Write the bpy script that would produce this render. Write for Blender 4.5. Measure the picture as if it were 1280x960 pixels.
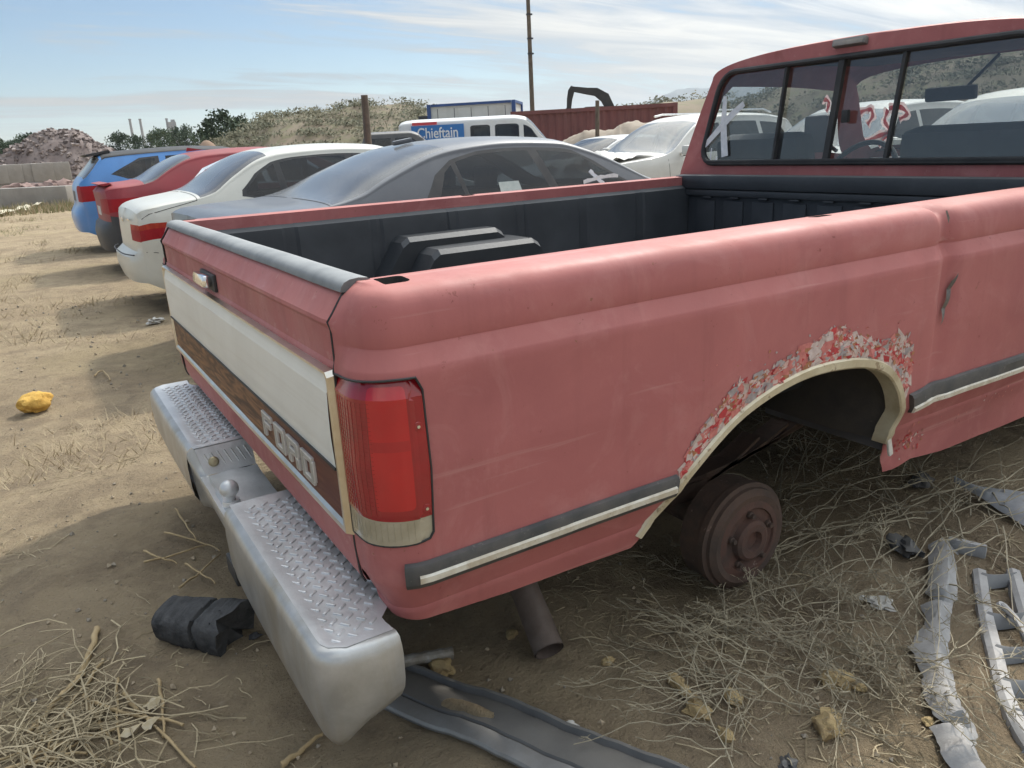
import bpy, bmesh, math, random
import numpy as np
from mathutils import Vector, Matrix, noise
from mathutils.geometry import delaunay_2d_cdt
R = math.radians
rnd = random.Random(7)
scene = bpy.context.scene
COL = scene.collection
for o in list(bpy.data.objects): bpy.data.objects.remove(o)

# ------------------------------------------------------------------ camera
yaw, pit, rol = R(58.868), R(17.376), R(-2.989)
fw = Vector((math.cos(yaw)*math.cos(pit), math.sin(yaw)*math.cos(pit), -math.sin(pit)))
rt0 = Vector((math.sin(yaw), -math.cos(yaw), 0)); up0 = rt0.cross(fw)
rt = math.cos(rol)*rt0 + math.sin(rol)*up0; up = -math.sin(rol)*rt0 + math.cos(rol)*up0
cd = bpy.data.cameras.new('camera'); cam = bpy.data.objects.new('camera', cd); COL.objects.link(cam)
CAM = Vector((-0.3898, -1.0888, 1.207))
m = Matrix((rt, up, -fw)).transposed().to_4x4(); m.translation = CAM
cam.matrix_world = m
cd.sensor_width = 36; cd.lens = 964.84/1280*36; cd.clip_start = 0.02; cd.clip_end = 30000
scene.camera = cam

# ------------------------------------------------------------------ sky and sun
SUN_AZ, SUN_EL = R(24), R(48)
w = bpy.data.worlds.new('World'); scene.world = w; w.use_nodes = True
nt = w.node_tree; nt.nodes.clear()
N = lambda t, **k: nt.nodes.new(t)
out = N('ShaderNodeOutputWorld'); bgs = N('ShaderNodeBackground'); bgc = N('ShaderNodeBackground'); mix = N('ShaderNodeMixShader')
sky = N('ShaderNodeTexSky'); sky.sky_type = 'NISHITA'; sky.sun_disc = False
sky.sun_elevation = SUN_EL; sky.sun_rotation = math.pi/2 - SUN_AZ; sky.air_density = 1.0; sky.dust_density = 0.05; sky.ozone_density = 3.0
nt.links.new(sky.outputs[0], bgs.inputs[0]); bgs.inputs[1].default_value = 0.05
tc = N('ShaderNodeTexCoord'); sep = N('ShaderNodeSeparateXYZ'); nt.links.new(tc.outputs['Generated'], sep.inputs[0])
def mth(op, a, b=None, c=None, clamp=False):
    n = N('ShaderNodeMath'); n.operation = op; n.use_clamp = clamp
    for i, v in enumerate((a, b, c)):
        if v is None: continue
        if isinstance(v, (int, float)): n.inputs[i].default_value = v
        else: nt.links.new(v, n.inputs[i])
    return n.outputs[0]
zc = mth('MAXIMUM', mth('ADD', sep.outputs[2], 0.10), 0.03)
px_ = mth('DIVIDE', sep.outputs[0], zc); py_ = mth('DIVIDE', sep.outputs[1], zc)
cmb = N('ShaderNodeCombineXYZ'); nt.links.new(px_, cmb.inputs[0]); nt.links.new(py_, cmb.inputs[1])
def cl(scale, rot, loc, detail, rough, dist):
    mp = N('ShaderNodeMapping'); mp.inputs['Scale'].default_value = scale; mp.inputs['Rotation'].default_value = (0, 0, rot); mp.inputs['Location'].default_value = loc
    nt.links.new(cmb.outputs[0], mp.inputs[0])
    n = N('ShaderNodeTexNoise'); n.inputs['Scale'].default_value = 1.0; n.inputs['Detail'].default_value = detail
    n.inputs['Roughness'].default_value = rough; n.inputs['Distortion'].default_value = dist
    nt.links.new(mp.outputs[0], n.inputs[0]); return n.outputs[0]
c1 = cl((0.22, 0.70, 1), R(-22), (3.1, 1.7, 0), 7, 0.58, 0.5)
c2 = cl((0.8, 3.0, 1), R(-30), (0.4, 5.2, 0), 8, 0.62, 1.0)
c3 = cl((0.12, 0.2, 1), R(10), (7.7, 2.2, 0), 3, 0.5, 0.2)
dsum = mth('ADD', mth('MULTIPLY', c1, 0.62), mth('MULTIPLY', c2, 0.38))
# thin cloud thickens toward the sun's side of the sky
az = mth('ADD', mth('MULTIPLY', sep.outputs[0], 0.80), mth('MULTIPLY', sep.outputs[1], -0.60))
cov = mth('ADD', dsum, mth('MULTIPLY', az, 0.17))
cov = mth('ADD', cov, mth('MULTIPLY', mth('MAXIMUM', mth('SUBTRACT', 0.32, sep.outputs[2]), 0.0), 0.10))
cov = mth('ADD', cov, mth('MULTIPLY', mth('MAXIMUM', mth('SUBTRACT', sep.outputs[2], 0.22), 0.0), 0.22))      # extra cloud overhead, out of view, added to lift the shade
rmp = N('ShaderNodeMapRange'); rmp.interpolation_type = 'SMOOTHSTEP'; rmp.inputs[1].default_value = 0.42; rmp.inputs[2].default_value = 0.555
rmp.inputs[3].default_value = 0.03; rmp.inputs[4].default_value = 0.96
nt.links.new(cov, rmp.inputs[0])
cr = N('ShaderNodeValToRGB'); e = cr.color_ramp.elements
e[0].position = 0.42; e[0].color = (0.36, 0.43, 0.52, 1); e[1].position = 0.57; e[1].color = (0.84, 0.82, 0.765, 1)
nt.links.new(mth('ADD', mth('ADD', mth('MULTIPLY', c1, 0.42), mth('MULTIPLY', c2, 0.33)), mth('MULTIPLY', c3, 0.25)), cr.inputs[0])
# thin cloud brighter the nearer the unseen sun, a glow added to lift shade
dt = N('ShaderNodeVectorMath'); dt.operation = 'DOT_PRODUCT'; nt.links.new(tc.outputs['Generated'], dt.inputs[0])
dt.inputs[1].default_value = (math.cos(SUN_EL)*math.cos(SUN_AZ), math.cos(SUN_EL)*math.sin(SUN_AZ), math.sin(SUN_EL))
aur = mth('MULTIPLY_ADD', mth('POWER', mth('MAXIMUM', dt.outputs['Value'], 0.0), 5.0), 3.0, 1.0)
ced = mth('MULTIPLY_ADD', mth('MAXIMUM', sep.outputs[2], 0.0), 3.0, 1.0)      # unseen zenith raised several times over the horizon to brighten shaded sides
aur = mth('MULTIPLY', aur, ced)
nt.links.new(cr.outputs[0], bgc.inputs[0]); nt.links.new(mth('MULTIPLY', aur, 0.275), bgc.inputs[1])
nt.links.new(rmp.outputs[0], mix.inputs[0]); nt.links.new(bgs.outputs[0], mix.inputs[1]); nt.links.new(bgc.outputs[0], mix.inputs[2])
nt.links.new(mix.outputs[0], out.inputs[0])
sd = bpy.data.lights.new('sun', 'SUN'); sun = bpy.data.objects.new('sun', sd); COL.objects.link(sun)
sd.energy = 1.4; sd.angle = R(3.0); sd.color = (1.0, 0.93, 0.82)
sv = Vector((math.cos(SUN_EL)*math.cos(SUN_AZ), math.cos(SUN_EL)*math.sin(SUN_AZ), math.sin(SUN_EL)))
sun.rotation_euler = sv.to_track_quat('Z', 'Y').to_euler(); sun.location = (10, 5, 20)
scene.render.engine = 'CYCLES'
vs = scene.view_settings; vs.view_transform = 'Standard'; vs.look = 'None'; vs.exposure = 1.12; vs.gamma = 1.0; vs.use_curve_mapping = False

# ------------------------------------------------------------------ materials
MATS = {}
def mat(name, base, rough=0.5, metal=0.0, var=None, vscale=4.0, bump=0.0, bscale=30.0, dust=None, coat=0.0, spec=0.5, speck=None, streak=None):
    """base colour mottled towards `var`, optional dust on upward faces, optional fine specks, fine bump"""
    if name in MATS: return MATS[name]
    M = bpy.data.materials.new(name); M.use_nodes = True; t = M.node_tree; b = t.nodes['Principled BSDF']
    n = t.nodes.new; L = t.links.new
    b.inputs['Roughness'].default_value = rough; b.inputs['Metallic'].default_value = metal
    b.inputs['Coat Weight'].default_value = coat; b.inputs['Coat Roughness'].default_value = 0.08; b.inputs['Specular IOR Level'].default_value = spec
    tcn = n('ShaderNodeTexCoord'); col = None
    def nz(sc, det=5, ro=0.6, dist=0.0, mp=None):
        x = n('ShaderNodeTexNoise'); x.inputs['Scale'].default_value = sc; x.inputs['Detail'].default_value = det
        x.inputs['Roughness'].default_value = ro; x.inputs['Distortion'].default_value = dist
        if mp:
            mm = n('ShaderNodeMapping'); mm.inputs['Scale'].default_value = mp; L(tcn.outputs['Object'], mm.inputs[0]); L(mm.outputs[0], x.inputs[0])
        else: L(tcn.outputs['Object'], x.inputs[0])
        return x.outputs[0]
    def rng(v, a, c, lo=0.0, hi=1.0):
        x = n('ShaderNodeMapRange'); x.inputs[1].default_value = a; x.inputs[2].default_value = c; x.inputs[3].default_value = lo; x.inputs[4].default_value = hi
        L(v, x.inputs[0]); return x.outputs[0]
    def mx(f, a, c):
        x = n('ShaderNodeMix'); x.data_type = 'RGBA'
        L(f, x.inputs[0])
        for i, v in ((6, a), (7, c)):
            if isinstance(v, tuple): x.inputs[i].default_value = (*v, 1)
            else: L(v, x.inputs[i])
        return x.outputs[2]
    col = base
    if var: col = mx(rng(nz(vscale, 6, 0.62, 0.3), 0.36, 0.64), base, var)
    if streak: col = mx(rng(nz(1.0, 6, 0.6, 0.2, streak[1]), 0.48, 0.72, 0, streak[2]), col, streak[0])
    if speck: col = mx(rng(nz(speck[1], 3, 0.7), speck[2], speck[2]+0.05, 0, speck[3] if len(speck) > 3 else 1), col, speck[0])
    if dust:
        g = n('ShaderNodeNewGeometry'); s = n('ShaderNodeSeparateXYZ'); L(g.outputs['Normal'], s.inputs[0])
        a = n('ShaderNodeMath'); a.operation = 'MULTIPLY'; L(rng(s.outputs[2], 0.1, 0.95, 0.0, dust[1]), a.inputs[0]); L(rng(nz(3.5, 6, 0.65), 0.3, 0.7, 0.45, 1), a.inputs[1])
        col = mx(a.outputs[0], col, dust[0])
        rr = n('ShaderNodeMapRange'); rr.inputs[3].default_value = rough; rr.inputs[4].default_value = 0.85; L(a.outputs[0], rr.inputs[0]); L(rr.outputs[0], b.inputs['Roughness'])
    if isinstance(col, tuple): b.inputs['Base Color'].default_value = (*col, 1)
    else: L(col, b.inputs['Base Color'])
    if bump:
        bp = n('ShaderNodeBump'); bp.inputs['Strength'].default_value = bump; bp.inputs['Distance'].default_value = 0.01
        L(nz(bscale, 6, 0.65), bp.inputs['Height']); L(bp.outputs[0], b.inputs['Normal'])
    MATS[name] = M; return M
def glass(name, tint, gloss=0.06, rough=0.03, dustc=None, dustf=0.0):
    """thin pane: tinted see-through plus mirror reflection growing at grazing angles, optional dust film"""
    if name in MATS: return MATS[name]
    M = bpy.data.materials.new(name); M.use_nodes = True; t = M.node_tree; t.nodes.clear(); n = t.nodes.new; L = t.links.new
    o = n('ShaderNodeOutputMaterial'); tr = n('ShaderNodeBsdfTransparent'); gl = n('ShaderNodeBsdfGlossy'); mx = n('ShaderNodeMixShader')
    tr.inputs[0].default_value = (*tint, 1); gl.inputs['Roughness'].default_value = rough; gl.inputs[0].default_value = (0.95, 0.95, 0.95, 1)
    lw = n('ShaderNodeLayerWeight'); pw = n('ShaderNodeMath'); pw.operation = 'POWER'; pw.inputs[1].default_value = 5.0; L(lw.outputs['Facing'], pw.inputs[0])
    fr = n('ShaderNodeMath'); fr.operation = 'MULTIPLY_ADD'; fr.inputs[1].default_value = 0.92; fr.inputs[2].default_value = 0.045; L(pw.outputs[0], fr.inputs[0])      # Schlick, same from both sides
    ad = n('ShaderNodeMath'); ad.operation = 'ADD'; ad.use_clamp = True; ad.inputs[1].default_value = gloss; L(fr.outputs[0], ad.inputs[0])
    L(ad.outputs[0], mx.inputs[0]); L(tr.outputs[0], mx.inputs[1]); L(gl.outputs[0], mx.inputs[2]); last = mx.outputs[0]
    if dustc:
        df = n('ShaderNodeBsdfDiffuse'); df.inputs[0].default_value = (*dustc, 1); m2 = n('ShaderNodeMixShader')
        nz = n('ShaderNodeTexNoise'); nz.inputs['Scale'].default_value = 3; nz.inputs['Detail'].default_value = 6; tcn = n('ShaderNodeTexCoord'); L(tcn.outputs['Object'], nz.inputs[0])
        mr = n('ShaderNodeMapRange'); mr.inputs[1].default_value = 0.3; mr.inputs[2].default_value = 0.7; mr.inputs[3].default_value = dustf*0.6; mr.inputs[4].default_value = dustf
        L(nz.outputs[0], mr.inputs[0]); L(mr.outputs[0], m2.inputs[0]); L(last, m2.inputs[1]); L(df.outputs[0], m2.inputs[2]); last = m2.outputs[0]
    L(last, o.inputs[0]); MATS[name] = M; return M

DUST = (0.42, 0.36, 0.27)
def chalky_red():
    """sun-bleached single-stage red: chalky patches, rubbed darker areas, scratches, run-off streaks, specks of rust"""
    M = bpy.data.materials.new('faded_red_paint'); M.use_nodes = True; t = M.node_tree; b = t.nodes['Principled BSDF']; n = t.nodes.new; L = t.links.new; tcn = n('ShaderNodeTexCoord')
    def nz(sc, det=6, ro=0.62, dist=0.0, mp=None, rot=(0, 0, 0)):
        x = n('ShaderNodeTexNoise'); x.inputs['Scale'].default_value = sc; x.inputs['Detail'].default_value = det; x.inputs['Roughness'].default_value = ro; x.inputs['Distortion'].default_value = dist
        if mp: mm = n('ShaderNodeMapping'); mm.inputs['Scale'].default_value = mp; mm.inputs['Rotation'].default_value = rot; L(tcn.outputs['Object'], mm.inputs[0]); L(mm.outputs[0], x.inputs[0])
        else: L(tcn.outputs['Object'], x.inputs[0])
        return x.outputs[0]
    def rng(v, a, c, lo=0.0, hi=1.0): x = n('ShaderNodeMapRange'); x.inputs[1].default_value = a; x.inputs[2].default_value = c; x.inputs[3].default_value = lo; x.inputs[4].default_value = hi; L(v, x.inputs[0]); return x.outputs[0]
    def mx(f, a, c):
        x = n('ShaderNodeMix'); x.data_type = 'RGBA'; L(f, x.inputs[0])
        for i, v in ((6, a), (7, c)):
            if isinstance(v, tuple): x.inputs[i].default_value = (*v, 1)
            else: L(v, x.inputs[i])
        return x.outputs[2]
    c = mx(rng(nz(1.7, 7, 0.6, 0.6), 0.36, 0.62), (0.43, 0.148, 0.142), (0.345, 0.114, 0.112))
    c = mx(rng(nz(5.5, 7, 0.7, 0.8), 0.50, 0.72, 0, 0.65), c, (0.48, 0.21, 0.20))            # chalked patches
    c = mx(rng(nz(1, 6, 0.65, 0.3, (16, 16, 1.1)), 0.54, 0.74, 0, 0.45), c, (0.30, 0.102, 0.098))   # run-off streaks
    c = mx(rng(nz(1, 5, 0.6, 0.2, (1.2, 30, 42), (0, 0.12, 0)), 0.63, 0.70, 0, 0.55), c, (0.47, 0.23, 0.215))    # rubbed scratches along the panel
    c = mx(rng(nz(26, 5, 0.75), 0.66, 0.70, 0, 0.75), c, (0.20, 0.055, 0.05))                  # stone chips and specks
    c = mx(rng(nz(60, 3, 0.7), 0.70, 0.73, 0, 0.8), c, (0.24, 0.11, 0.07))
    g_ = n('ShaderNodeNewGeometry'); s_ = n('ShaderNodeSeparateXYZ'); L(g_.outputs['Normal'], s_.inputs[0]); a = n('ShaderNodeMath'); a.operation = 'MULTIPLY'; L(rng(s_.outputs[2], 0.2, 0.95, 0, 0.34), a.inputs[0]); L(rng(nz(3.5, 6, 0.65), 0.3, 0.7, 0.4, 1), a.inputs[1])
    c = mx(a.outputs[0], c, (0.44, 0.215, 0.15))                                               # dust lying on upward faces
    L(c, b.inputs['Base Color']); L(rng(nz(4, 7, 0.7, 0.5), 0.35, 0.65, 0.46, 0.72), b.inputs['Roughness']); b.inputs['Specular IOR Level'].default_value = 0.32
    bp = n('ShaderNodeBump'); bp.inputs['Strength'].default_value = 0.05; bp.inputs['Distance'].default_value = 0.01; L(nz(150, 5, 0.7), bp.inputs['Height']); L(bp.outputs[0], b.inputs['Normal'])
    return M
m_red = chalky_red()
m_liner = mat('black_bed_liner', (0.030, 0.034, 0.040), 0.55, var=(0.045, 0.05, 0.057), vscale=5, dust=((0.16, 0.16, 0.155), 0.4), bump=0.06, bscale=60)
m_cap = mat('grey_black_plastic_cap', (0.10, 0.11, 0.115), 0.55, var=(0.17, 0.18, 0.18), vscale=14, dust=((0.34, 0.35, 0.35), 0.7), bump=0.05, bscale=90)
m_black = mat('black_rubber', (0.022, 0.023, 0.025), 0.6, var=(0.04, 0.04, 0.04), vscale=9)
m_vinyl = mat('charcoal_moulding', (0.045, 0.048, 0.05), 0.6, var=(0.09, 0.085, 0.08), vscale=12, speck=((0.15, 0.14, 0.13), 60, 0.64, 0.5))
m_chrome = mat('tarnished_chrome', (0.72, 0.70, 0.64), 0.28, 1.0, var=(0.60, 0.54, 0.44), vscale=9, bump=0.03, bscale=50)
m_bright = mat('bright_chrome', (0.85, 0.86, 0.88), 0.12, 1.0, var=(0.7, 0.7, 0.68), vscale=20)
m_cream = mat('yellowed_trim', (0.62, 0.57, 0.42), 0.42, 0.25, var=(0.45, 0.38, 0.25), vscale=11, speck=((0.22, 0.15, 0.09), 26, 0.62, 0.7), bump=0.05, bscale=60)
m_whitestrip = mat('worn_white_strip', (0.66, 0.63, 0.54), 0.5, var=(0.48, 0.42, 0.32), vscale=24, speck=((0.28, 0.22, 0.16), 60, 0.62, 0.6))
m_silver = mat('brushed_silver_panel', (0.74, 0.77, 0.755), 0.36, 0.2, var=(0.67, 0.695, 0.675), vscale=3, bump=0.03, bscale=8, streak=((0.50, 0.49, 0.44), (2, 0.6, 30), 0.35))
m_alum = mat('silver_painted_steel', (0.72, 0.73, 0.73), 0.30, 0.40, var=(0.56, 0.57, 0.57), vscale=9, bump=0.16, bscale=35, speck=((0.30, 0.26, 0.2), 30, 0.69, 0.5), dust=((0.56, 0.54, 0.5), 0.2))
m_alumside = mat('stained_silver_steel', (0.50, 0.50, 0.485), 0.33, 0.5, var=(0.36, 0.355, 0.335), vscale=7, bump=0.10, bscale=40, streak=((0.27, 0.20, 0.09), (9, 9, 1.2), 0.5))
m_rust = mat('rusted_iron', (0.060, 0.043, 0.035), 0.8, var=(0.10, 0.062, 0.046), vscale=10, bump=0.35, bscale=40, speck=((0.24, 0.17, 0.14), 26, 0.66, 0.5))
m_rustred = mat('red_rust', (0.115, 0.058, 0.043), 0.8, var=(0.07, 0.045, 0.037), vscale=12, bump=0.3, bscale=50, speck=((0.34, 0.28, 0.24), 18, 0.68, 0.8))
m_under = mat('dark_underbody', (0.035, 0.032, 0.030), 0.8, var=(0.055, 0.047, 0.04), vscale=8, bump=0.2, bscale=30)
m_lens = mat('dark_red_lens', (0.33, 0.014, 0.020), 0.18, var=(0.25, 0.012, 0.018), vscale=10, coat=0.6, bump=0.0)
m_reflect = mat('bright_red_lens', (0.50, 0.014, 0.018), 0.14, var=(0.40, 0.012, 0.017), vscale=7, coat=0.7)
m_clear = mat('dirty_clear_lens', (0.42, 0.38, 0.29), 0.2, var=(0.30, 0.27, 0.19), vscale=13, coat=0.6)
m_seat = mat('dark_vinyl_seat', (0.035, 0.033, 0.036), 0.7, var=(0.06, 0.055, 0.055), vscale=7)
m_inner = mat('dark_cabin_trim', (0.05, 0.046, 0.045), 0.8, var=(0.075, 0.066, 0.06), vscale=5)
g_truck = glass('smoked_rear_glass', (0.60, 0.63, 0.64), 0.045, 0.02, (0.5, 0.5, 0.5), 0.04)
g_clear = glass('windshield_glass', (0.90, 0.92, 0.91), 0.01, 0.02, (0.55, 0.53, 0.5), 0.03)
g_car = glass('tinted_car_glass', (0.20, 0.225, 0.235), 0.0, 0.05, (0.42, 0.42, 0.42), 0.035)
g_dusty = glass('dusty_rear_glass', (0.12, 0.13, 0.135), 0.03, 0.16, (0.38, 0.39, 0.40), 0.24)

def wood_mat():
    M = bpy.data.materials.new('wood_grain_strip'); M.use_nodes = True; t = M.node_tree; b = t.nodes['Principled BSDF']; n = t.nodes.new; L = t.links.new
    tcn = n('ShaderNodeTexCoord'); mp = n('ShaderNodeMapping'); mp.inputs['Scale'].default_value = (1, 1.6, 16); L(tcn.outputs['Object'], mp.inputs[0])
    nz = n('ShaderNodeTexNoise'); nz.inputs['Scale'].default_value = 3.2; nz.inputs['Detail'].default_value = 6; nz.inputs['Distortion'].default_value = 1.8; L(mp.outputs[0], nz.inputs[0])
    cr = n('ShaderNodeValToRGB'); cr.color_ramp.elements[0].position = 0.38; cr.color_ramp.elements[0].color = (0.055, 0.018, 0.010, 1)
    cr.color_ramp.elements[1].position = 0.66; cr.color_ramp.elements[1].color = (0.26, 0.125, 0.055, 1); L(nz.outputs[0], cr.inputs[0])
    sp = n('ShaderNodeSeparateXYZ'); L(tcn.outputs['Object'], sp.inputs[0])
    mr = n('ShaderNodeMapRange'); mr.inputs[1].default_value = 0.75; mr.inputs[2].default_value = 0.25; L(sp.outputs[1], mr.inputs[0])   # fresh varnish-red end by the lettering
    mr.inputs[3].default_value = 0.0; mr.inputs[4].default_value = 0.75
    mx = n('ShaderNodeMix'); mx.data_type = 'RGBA'; L(mr.outputs[0], mx.inputs[0]); L(cr.outputs[0], mx.inputs[6]); mx.inputs[7].default_value = (0.095, 0.018, 0.018, 1)
    L(mx.outputs[2], b.inputs['Base Color']); b.inputs['Roughness'].default_value = 0.5; b.inputs['Specular IOR Level'].default_value = 0.3
    return M
m_wood = wood_mat()

# ------------------------------------------------------------------ mesh helpers
def new_obj(name, me, mats=None, parent=None, pinv=None):
    o = bpy.data.objects.new(name, me); COL.objects.link(o)
    if mats:
        for q in (mats if isinstance(mats, (list, tuple)) else [mats]): me.materials.append(q)
    if parent is not None:
        o.parent = parent
        if pinv is not None: o.matrix_parent_inverse = pinv
    return o
def mesh(name, verts, faces, mats, parent=None, pinv=None, smooth=True, ang=38, midx=None, merge=0.0, recalc=False):
    me = bpy.data.meshes.new(name); me.from_pydata([tuple(v) for v in verts], [], [tuple(f) for f in faces])
    if merge or recalc:
        bm = bmesh.new(); bm.from_mesh(me)
        if merge: bmesh.ops.remove_doubles(bm, verts=bm.verts, dist=merge)
        if recalc: bmesh.ops.recalc_face_normals(bm, faces=bm.faces)
        bm.to_mesh(me); bm.free()
    if smooth:
        me.polygons.foreach_set('use_smooth', [True]*len(me.polygons)); me.set_sharp_from_angle(angle=R(ang))
    if midx: me.polygons.foreach_set('material_index', midx)
    me.update(); return new_obj(name, me, mats, parent, pinv)
def tag(o, label=None, cat=None, group=None, kind=None):
    if label: o['label'] = label
    if cat: o['category'] = cat
    if group: o['group'] = group
    if kind: o['kind'] = kind
    return o
def empty(name, loc, rz=0, label=None, cat=None, group=None):
    o = bpy.data.objects.new(name, None); COL.objects.link(o); o.location = loc; o.rotation_euler = (0, 0, rz); o.empty_display_size = 0.2
    return tag(o, label, cat, group)
class MB:
    """collects simple solids, then builds ONE mesh object"""
    def __init__(s): s.v = []; s.f = []; s.m = []; s.mi = 0
    def add(s, v, f):
        b = len(s.v); s.v += [tuple(q) for q in v]; s.f += [tuple(i+b for i in q) for q in f]; s.m += [s.mi]*len(f); return s
    def box(s, c, d, M=None, bev=0.0):
        x, y, z = d[0]/2, d[1]/2, d[2]/2
        if bev <= 0:
            v = [(a*x, b*y, e*z) for a in (-1, 1) for b in (-1, 1) for e in (-1, 1)]
            f = [(0, 1, 3, 2), (4, 6, 7, 5), (0, 4, 5, 1), (2, 3, 7, 6), (0, 2, 6, 4), (1, 5, 7, 3)]
        else:
            bm = bmesh.new(); bmesh.ops.create_cube(bm, size=1.0)
            for q in bm.verts: q.co = Vector((q.co.x*2*x, q.co.y*2*y, q.co.z*2*z))
            bmesh.ops.bevel(bm, geom=list(bm.edges), offset=bev, segments=2, affect='EDGES', profile=0.6)
            bm.verts.index_update(); v = [q.co.copy() for q in bm.verts]; f = [[q.index for q in k.verts] for k in bm.faces]; bm.free()
        c = Vector(c)
        v = [(M @ Vector(q) if M else Vector(q)) + c for q in v]
        return s.add(v, f)
    def tube(s, pts, rad, n=8, caps=True, flat=None):
        pts = [Vector(q) for q in pts]; rs = rad if isinstance(rad, (list, tuple)) else [rad]*len(pts)
        v = []; f = []; prev = None
        for i, q in enumerate(pts):
            t = (pts[min(i+1, len(pts)-1)] - pts[max(i-1, 0)])
            t = t.normalized() if t.length > 1e-9 else Vector((0, 0, 1))
            if prev is None: a = t.orthogonal().normalized()
            else:
                a = prev - t*prev.dot(t); a = a.normalized() if a.length > 1e-6 else t.orthogonal().normalized()
            prev = a; b = t.cross(a)
            for k in range(n):
                an = 2*math.pi*k/n; v.append(q + (a*math.cos(an) + b*math.sin(an))*rs[i])
        for i in range(len(pts)-1):
            for k in range(n):
                f.append((i*n+k, i*n+(k+1) % n, (i+1)*n+(k+1) % n, (i+1)*n+k))
        if caps: f.append(tuple(range(n-1, -1, -1))); f.append(tuple(range((len(pts)-1)*n, len(pts)*n)))
        return s.add(v, f)
    def lathe(s, c, axis, prof, n=28):
        """prof: (radius, along axis)"""
        ax = Vector(axis).normalized(); a = ax.orthogonal().normalized(); b = ax.cross(a); c = Vector(c); v = []; f = []
        for r, h in prof:
            for k in range(n):
                an = 2*math.pi*k/n; v.append(c + ax*h + (a*math.cos(an) + b*math.sin(an))*r)
        for i in range(len(prof)-1):
            for k in range(n): f.append((i*n+k, i*n+(k+1) % n, (i+1)*n+(k+1) % n, (i+1)*n+k))
        return s.add(v, f)
    def prism(s, poly, axis, a, b, M=None):
        """polygon (u,v) extruded along axis 'x','y' or 'z' from a to b"""
        def P(u, v, t): return {'x': (t, u, v), 'y': (u, t, v), 'z': (u, v, t)}[axis]
        n = len(poly); v = [P(u, q, a) for u, q in poly] + [P(u, q, b) for u, q in poly]
        if M: v = [M @ Vector(q) for q in v]
        f = [tuple(range(n)), tuple(range(2*n-1, n-1, -1))] + [(i, (i+1) % n, n+(i+1) % n, n+i) for i in range(n)]
        return s.add(v, f)
    def build(s, name, mats, parent=None, pinv=None, smooth=True, ang=38, recalc=True):
        return mesh(name, s.v, s.f, mats, parent, pinv, smooth, ang, s.m if isinstance(mats, (list, tuple)) else None, 0.0, recalc)
def crom(pts, k=6, closed=False):
    P = [np.array(q, float) for q in pts]; n = len(P); o = []
    for i in range(n if closed else n-1):
        a, b, c, d = (P[(i-1) % n], P[i], P[(i+1) % n], P[(i+2) % n]) if closed else (P[max(i-1, 0)], P[i], P[i+1], P[min(i+2, n-1)])
        for j in range(k):
            t = j/k; o.append(tuple(0.5*((2*b)+(-a+c)*t+(2*a-5*b+4*c-d)*t*t+(-a+3*b-3*c+d)*t**3)))
    if not closed: o.append(tuple(P[-1]))
    return o
def interp(tab, x):
    return float(np.interp(x, [q[0] for q in tab], [q[1] for q in tab]))
def sinterp(tab, x):
    """smooth (cosine-blended catmull) interpolation of a table"""
    xs = [q[0] for q in tab]
    if x <= xs[0]: return tab[0][1]
    if x >= xs[-1]: return tab[-1][1]
    i = max(k for k in range(len(xs)-1) if xs[k] <= x); h = xs[i+1]-xs[i]; t = (x-xs[i])/h
    def sl(k):
        if k <= 0 or k >= len(xs)-1:
            j = min(max(k, 0), len(xs)-2) if k <= 0 else len(xs)-2
            return (tab[j+1][1]-tab[j][1])/(xs[j+1]-xs[j])
        a = (tab[k][1]-tab[k-1][1])/(xs[k]-xs[k-1]); b = (tab[k+1][1]-tab[k][1])/(xs[k+1]-xs[k])
        return 0.0 if a*b <= 0 else 2*a*b/(a+b)
    m0, m1 = sl(i)*h, sl(i+1)*h; y0, y1 = tab[i][1], tab[i+1][1]
    return (2*t**3-3*t*t+1)*y0+(t**3-2*t*t+t)*m0+(-2*t**3+3*t*t)*y1+(t**3-t*t)*m1
def dens(loop, step):
    o = []
    for i in range(len(loop)):
        a = np.array(loop[i]); b = np.array(loop[(i+1) % len(loop)]); n = max(1, int(np.ceil(np.hypot(*(b-a))/step)))
        for k in range(n): o.append(tuple(a+(b-a)*k/n))
    return o
def inpoly(P, loop):
    x, y = P[:, 0], P[:, 1]; c = np.zeros(len(P), bool); n = len(loop); j = n-1
    for i in range(n):
        xi, yi = loop[i]; xj, yj = loop[j]
        if yi != yj: c ^= ((yi > y) != (yj > y)) & (x < (xj-xi)*(y-yi)/(yj-yi)+xi)
        j = i
    return c
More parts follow.
